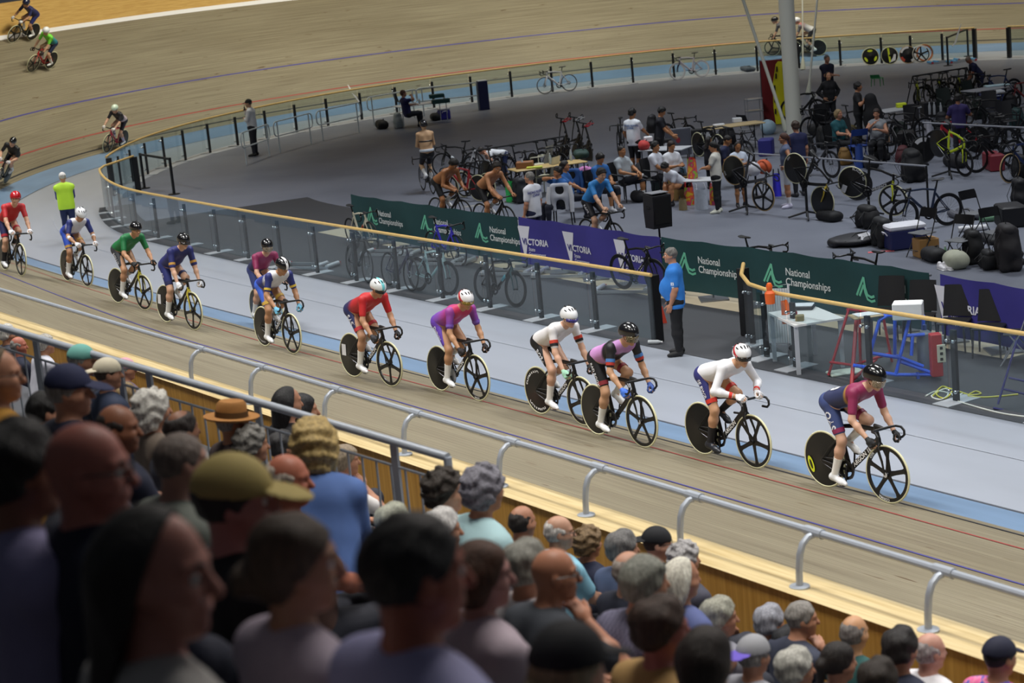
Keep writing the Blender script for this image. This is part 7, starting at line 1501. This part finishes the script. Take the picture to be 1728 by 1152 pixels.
# ------------------------------------------------ loudspeaker
sp = thing('loudspeaker', 'black loudspeaker on a pole behind the man in blue', 'loudspeaker', gp(1112, 383, .93), math.radians(-65)); ob('cabinet', MB().prism([(-.16, 0), (.16, 0), (.19, .32), (.19, .62), (-.17, .66), (-.19, .3)], (0, .2, 0), (1, 0, 0), (0, 0, 1), .4).mesh('cabinet', 0), M('1d1d22', .55), sp)
ob('grille', MB().box((.19, 0, .34), (.012, .34, .5)).mesh('grille', 0), M('121215', .8, noise=.4, nscale=200), sp); ob('handle', MB().rbox((0, -.205, .4), (.12, .012, .05), .01).mesh('handle'), M('101013', .6), sp); ob('top_plate', MB().box((0, 0, .665), (.3, .36, .012)).mesh('top_plate', 0), M('8a8c92', .4), sp)
g_ = V(*sp.location); ps = thing('speaker_stand', 'black pole stand carrying the loudspeaker', 'speaker stand', (g_[0], g_[1], 0)); ob('pole', MB().tube([(0, 0, .05), (0, 0, .93)], .02, 8).mesh('pole'), BLACK, ps)
for a in (.3, 2.4, 4.5): ob('leg', MB().tube([(0, 0, .45), (.4*math.cos(a), .4*math.sin(a), .02)], .012, 6).mesh('leg'), BLACK, ps)
# ------------------------------------------------ between fence and banners
CG = M('cfc9b4', .35)
bike_at('cream and brown road bike standing against the left end of the green banner', (636, 424), (594, 415), kind='road', frame=CG, rear='road', front='road', bottle='a84a2c', roll=-.08, steer=.2)
bike_at('black road bike behind the glass, leftmost of the row along the balustrade', (633, 482), (581, 462), kind='road', rear='deep', front='road', roll=.1, text='TREK', tcol='cfd4dc')
bike_at('dark purple road bike behind the glass beside the pale teal bike', (700, 493), (650, 480), kind='road', frame=M('3a3450', .35), rear='road', front='road', roll=.1)
bike_at('pale teal road bike behind the glass', (764, 500), (699, 490), kind='road', frame=M('a9c2c4', .35), rear='deep', front='deep', roll=.1)
bike_at('black and turquoise road bike behind the glass, rightmost of the row', (872, 519), (815, 509), kind='road', frame=carbon(), fork=M('2a4a50', .4), rear='deep', front='deep', roll=.12, bottle='5fa8b8')
bike_at('bright purple road bike against the green banner', (781, 449), (733, 440), kind='road', frame=M('4038c8', .3), rear='road', front='road', roll=-.08, text='TREK', tcol='e0e0ff')
bike_at('black road bike with white lettering on rollers against the purple banner', (1110, 497), (1053, 488), kind='road', frame=carbon(), rear='deep', front='deep', z=.1, roll=-.06, text='ARGON', tcol='f2f2f2')
for i, (u, v, yw, lb) in enumerate(((520, 452, 150, 'grey drum roller trainer lying behind the glass, far left'), (662, 430, 150, 'silver roller trainer beside the cream bike'), (748, 445, 152, 'silver roller trainer beside the pale teal bike'), (868, 462, 152, 'silver roller trainer in front of the green banner end'), (958, 466, 155, 'silver roller trainer in front of the first purple mark'), (1066, 492, 155, 'silver roller trainer under the bike at the purple banner'))): rollers(lb, u, v, yw)
bike_at('bike behind the green banner, dark drop bars showing above it', (1316, 496), (1250, 487), kind='road', rear='deep', front='deep'); bike_at('bike behind the right end of the green banner, silver bar and saddle showing above it', (1438, 513), (1494, 522), kind='road', rear='deep', front='deep')
bottle('clear water bottle lying at the foot of the black end post', 1094, 577, .04, 'd2d8dc').rotation_euler = (PI/2, 0, 1.2)
rf = thing('flag', 'small red flag leaning behind the black end post', 'flag', gp(1116, 546)); ob('cloth', MB().prism([(0, 0), (.1, 0), (.04, .3), (0, .3)], (0, 0, .0), (1, 0, 0), (0, 0, 1), .01).mesh('cloth', 0), M('c8402c', .7), rf); ob('stick', MB().tube([(0, 0, 0), (0, 0, .5)], .008, 6).mesh('stick'), M('8a6a40', .6), rf)
# white table by the gap
P4 = [gp(u, v, .76) for u, v in ((1341, 549), (1424, 536), (1372, 515), (1296, 527))]; wt = thing('table', 'white table with grey legs behind the glass at the fence gap', 'table', (*P4[0][:2], 0)); o0 = V(*wt.location)
mb = MB(); mb.add([p-o0 for p in P4]+[p-o0-V(0, 0, .03) for p in P4], [(0, 1, 2, 3), (7, 6, 5, 4)]+[(i, i+4, (i+1) % 4+4, (i+1) % 4) for i in range(4)]); ob('table_top', outward(mb.mesh('table_top', 0)), M('dfe0de', .4), wt); cen = sum(P4)/4
for p in P4: q = lerp(p, cen, .1)-o0; ob('leg', MB().box((q[0], q[1], .365), (.06, .06, .73)).mesh('leg', 0), M('b4b8be', .4), wt)
ft = box('black and white form tray on the white table', 'form_tray', 'tray', 1356, 521, .76, (.32, .24, .06), '26282e', -20); ob('papers', MB().box((0, 0, .066), (.30, .22, .012)).mesh('papers', 0), M('d8dce2', .6), ft); bottle('red can on the white table', 1342, 536, .76, 'a8323c', 'b9bcc2', h=.13); box('brown cardboard cup tray on the white table', 'cup_tray', 'tray', 1350, 541, .76, (.13, .11, .09), '8a7a50', -10)
wp = thing('white_gate_panel', 'white slatted plastic panel on wheels behind the glass', 'panel', gp(1316, 592), math.radians(-25), None)
ob('frame', MB().tube([(-.2, 0, .1), (-.2, 0, 1.0), (.2, 0, 1.06), (.2, 0, .1)], .02, 8, closed=True).mesh('frame'), M('e0e2e4', .4), wp)
for i in range(9): ob('slat', MB().box((-.16+.04*i, 0, .56), (.034, .015, .86)).mesh('slat', 0), M('d8dbde', .4), wp)
for x in (-.2, .2): ob('wheel', MB().lathe([(0, -.015), (.05, -.015), (.05, .015), (0, .015)], 14, (x, 0, .05), 'y', caps=False).mesh('wheel'), BLACK, wp)
of = thing('orange_lamp_flag', 'orange plastic bottle-shaped marker on top of the white slatted panel', 'marker', V(*gp(1300, 512, 1.0)), 0); ob('body', MB().lathe([(0, 0), (.07, 0), (.075, .1), (.075, .16), (.04, .2), (.045, .23), (.05, .27), (.03, .31), (0, .32)], 18, caps=False).mesh('body'), M('e8641e', .5), of)
fl = thing('flag', 'bright orange cloth flag hanging on the white slatted panel', 'flag', gp(1318, 546, .62), .3); ob('cloth', MB().grid(lambda a, b: V(a*(1-.6*b), -.05-.02*math.sin(a*20), b*.36), list(np.linspace(0, .26, 8)), [0, .35, .7, 1.0]).grid(lambda a, b: V(a*(1-.6*b), -.04-.02*math.sin(a*20), b*.36), list(np.linspace(0, .26, 8)), [0, .35, .7, 1.0], flip=True).mesh('cloth'), M('ee6a1e', .7), fl)
# trestles
def bars(label, name, cat, anchor, segs, col, r=.025, grp=None, part='bar', rough=.4):
    A = gp(*anchor); dep = (A-CAM)@CF; T = thing(name, label, cat, A, 0, grp)
    for s in segs:
        P = []
        for q in s:
            if len(q) == 3: u, v, dd = q
            else: (u, v), dd = q, 0
            d = ray(u, v); P.append(CAM+d*((dep+dd)/(d@CF))-A)
        for a_, b_ in zip(P[:-1], P[1:]): ob(part, MB().tube([a_, b_], r, 8, flat=.7).mesh(part), M(col, rough), T)
    return T
bars('dark red steel trestle behind the glass left of the blue frame', 'trestle', 'trestle', (1437, 632), [[(1398, 633), (1432, 523)], [(1437, 650, -.6), (1446, 528, -.3)], [(1505, 610, .5), (1490, 532, .3)], [(1452, 620, .3), (1450, 530)], [(1430, 522), (1490, 530, .3)], [(1402, 611), (1440, 616, -.5)], [(1440, 616, -.5), (1502, 596, .5)], [(1440, 640, -.5), (1478, 606, .3)]], 'a8242e', .03)
bx = box('white slab lying in the foot of the red trestle', 'slab', 'slab', 1426, 630, 0, (.5, .3, .04), 'c2cabc', 10)
lp_ = box('clipboard with papers on top of the red trestle', 'clipboard', 'clipboard', 1461, 534, .92, (.45, .3, .03), 'b9a27a', 10); ob('papers', MB().box((.02, 0, .036), (.36, .24, .012)).mesh('papers', 0), M('e2e4e6', .6), lp_)
bars('bright blue steel trolley frame behind the glass', 'trolley_frame', 'trolley', (1540, 640), [[(1470, 590), (1484, 540)], [(1484, 540), (1497, 532)], [(1511, 634), (1535, 536)], [(1510, 600, .5), (1510, 535, .4)], [(1490, 532, .2), (1560, 534, .3)], [(1472, 596), (1524, 604)], [(1440, 616), (1464, 620)], [(1462, 624), (1512, 632)], [(1470, 590), (1468, 628)], [(1512, 632), (1580, 632)], [(1512, 600), (1558, 618)], [(1520, 610), (1575, 630)], [(1558, 562, .3), (1558, 534, .3)], [(1530, 566), (1560, 564)], [(1538, 600), (1540, 566)], [(1550, 642), (1548, 628)]], '2a62e8', .038)
gy = thing('gas_cylinder', 'grey gas cylinder in the blue trolley frame', 'cylinder', gp(1564, 630), 0); ob('body', MB().lathe([(0, 0), (.12, 0), (.125, .03), (.125, .5), (.10, .6), (.05, .64), (0, .65)], 20, caps=False).mesh('body'), M('6c7680', .4), gy); ob('valve', MB().lathe([(.03, .64), (.03, .72), (0, .73)], 10, caps=False).mesh('valve'), M('2a4a90', .4), gy)
rx = box('red power box with white sockets beside the grey cylinder', 'power_box', 'power box', 1581, 634, .05, (.16, .16, .62), 'b0242c', 0); ob('socket_panel', MB().rbox((.06, -.085, .34), (.12, .02, .26), .006).mesh('socket_panel'), M('d5d4c0', .4), rx)
for z in (.26, .34, .42): ob('socket', MB().box((.06, -.097, z), (.04, .006, .04)).mesh('socket', 0), BLACK, rx)
box('white plastic box standing on the blue trolley frame', 'equipment_box', 'box', 1533, 537, .86, (.42, .28, .24), 'dfe2e4', -18)
def cable(label, pts, col, r=.012, grp='cables on the floor'):
    P = [gp(u, v, r+.004) for u, v in pts]; D = []
    for i in range(len(P)-1):
        p0, p1, p2, p3 = P[max(i-1, 0)], P[i], P[i+1], P[min(i+2, len(P)-1)]
        for t in np.linspace(0, 1, 6, endpoint=False): D.append(.5*((2*p1)+(-p0+p2)*t+(2*p0-5*p1+4*p2-p3)*t*t+(-p0+3*p1-3*p2+p3)*t**3))
    T = thing('cable', label, 'cable', P[0], 0, grp); D.append(P[-1]); ob('lead', MB().tube([q-P[0] for q in D], r, 6).mesh('lead'), M(col, .5), T)
cable('yellow cable coiled and trailing to the right behind the glass', [(1574, 668), (1590, 652), (1606, 660), (1594, 672), (1580, 664), (1600, 655), (1636, 666), (1655, 664), (1646, 660), (1634, 668), (1660, 670), (1690, 668), (1718, 665)], 'c9c24a')
cable('white cable heap around the foot of the fence post', [(1562, 668), (1580, 660), (1600, 664), (1588, 674), (1572, 668), (1596, 656), (1610, 668), (1624, 664), (1612, 674), (1640, 684), (1690, 697), (1740, 704)], 'c9cdc6')
ladder = bars('dark purple ladder frame leaning at the right edge behind the glass', 'ladder', 'ladder', (1700, 690), [[(1684, 682), (1716, 574)], [(1728, 696, .0), (1752, 590)], [(1702, 637), (1740, 645)], [(1693, 656), (1735, 666)], [(1676, 688), (1735, 700)]], '3a3874', .022)
for lab, u, v, yw in (('black plastic chair before the green banner end, leftmost of the row', 1500, 571, -118), ('black plastic chair before the green banner end, right beside the gap', 1553, 580, -118), ('black plastic chair before the purple banner, left one', 1612, 590, -118), ('black plastic chair before the purple banner, right one', 1671, 600, -118)): poly_chair(lab, u, v, yw, '131316', 'black chairs before the banners', legc=M('2a2a2e', .4))
fold_chair('grey tubular chair cut by the right edge', 1722, 612, 160, col='9a9ca2', seat='2a2a2e')

# ------------------------------------------------ more of the crowded pit at the right
for lab, F, R, fr in (('dark road bike with blue frame at the right end of the far rack', (1668, 176), (1708, 170), '24345e'), ('black bike parked behind the blue canvas chair', (1462, 240), (1420, 236), '141416'), ('black bike leaning left of the woman in teal', (1372, 236), (1404, 230), '141416'), ('black bike behind the purple shirt facing right', (1640, 212), (1600, 206), '1c1c22'), ('black bike with yellow fork parked under the far rack', (1560, 182), (1600, 176), '2c2c1c'), ('dark bike beside the red suitcase facing left', (1650, 268), (1692, 262), '1a1a1e'), ('black bike behind the silver rack bar at the right edge', (1690, 250), (1730, 244), '141416'), ('dark bike between the paper bag and the black sack', (1500, 262), (1540, 268), '1a1a20'), ('dark bike behind the grey track bike at the seated girl', (1262, 280), (1224, 276), '1a1a1e'), ('grey bike behind the black and yellow bike hung nose down', (1402, 300), (1362, 296), '3a3a3e')):
    bike_at(lab, F, R, kind='road', frame=M(fr, .4), rear='deep', front='deep')
for lab, u, v, w_, h_, c, kd in (('black rucksack under the wooden table near the mast', 1228, 244, .5, .5, '15151a', 'backpack'), ('black duffel bag in front of the hard case', 1378, 228, .7, .3, '141418', 'duffel'), ('navy bag left of the olive bag', 1412, 246, .5, .45, '1b2038', 'backpack'), ('black duffel right of the brown patterned bag', 1470, 284, .7, .3, '141417', 'duffel'), ('dark red bag behind the lettered rack', 1524, 276, .45, .4, '4a1820', 'backpack'), ('black rucksack between the camp chairs at the right', 1684, 226, .5, .55, '141418', 'backpack'), ('dark blue crate under the far right table', 1664, 180, .6, .4, '1d2450', 'case'), ('black duffel bag under the yellow-green bike', 1612, 282, .8, .3, '131317', 'duffel'), ('grey rucksack behind the red and white bike', 1664, 250, .5, .5, '3a3c42', 'backpack'), ('black rucksack at the right edge below the blue track bike', 1722, 300, .5, .5, '131317', 'backpack'), ('dark duffel behind the cool box handle', 1510, 402, .7, .3, '17171b', 'duffel'), ('black helmet bag beside the nose-down yellow fork', 1400, 372, .7, .22, '131316', 'duffel'), ('black bag heap left of the seated polo boy', 1086, 300, .6, .4, '1a1b20', 'duffel'), ('dark blue rucksack behind the hung denim jacket', 1000, 322, .45, .5, '1d2440', 'backpack'), ('black rucksack under the wooden table with the cardboard box', 900, 312, .5, .45, '16161a', 'backpack'), ('dark duffel bag under the wooden table beside the white chairs', 950, 312, .7, .32, '191a20', 'duffel')):
    bag(lab, u, v, w_, .36, h_, c, rnd.uniform(-25, 25), kd)
for lab, u, v, zh, yw, a, tp, hr in (('person with dark hair behind the ponytail girl, bending over a bag', 1196, 236, 1.2, 40, 'reach', '22202a', ('long', '17100d')),):
    PH(lab, u, v, zh, yw, *ST_(a, hp=.3), skin='a8734a', top=tp, bottom='17181d', hair=hr)
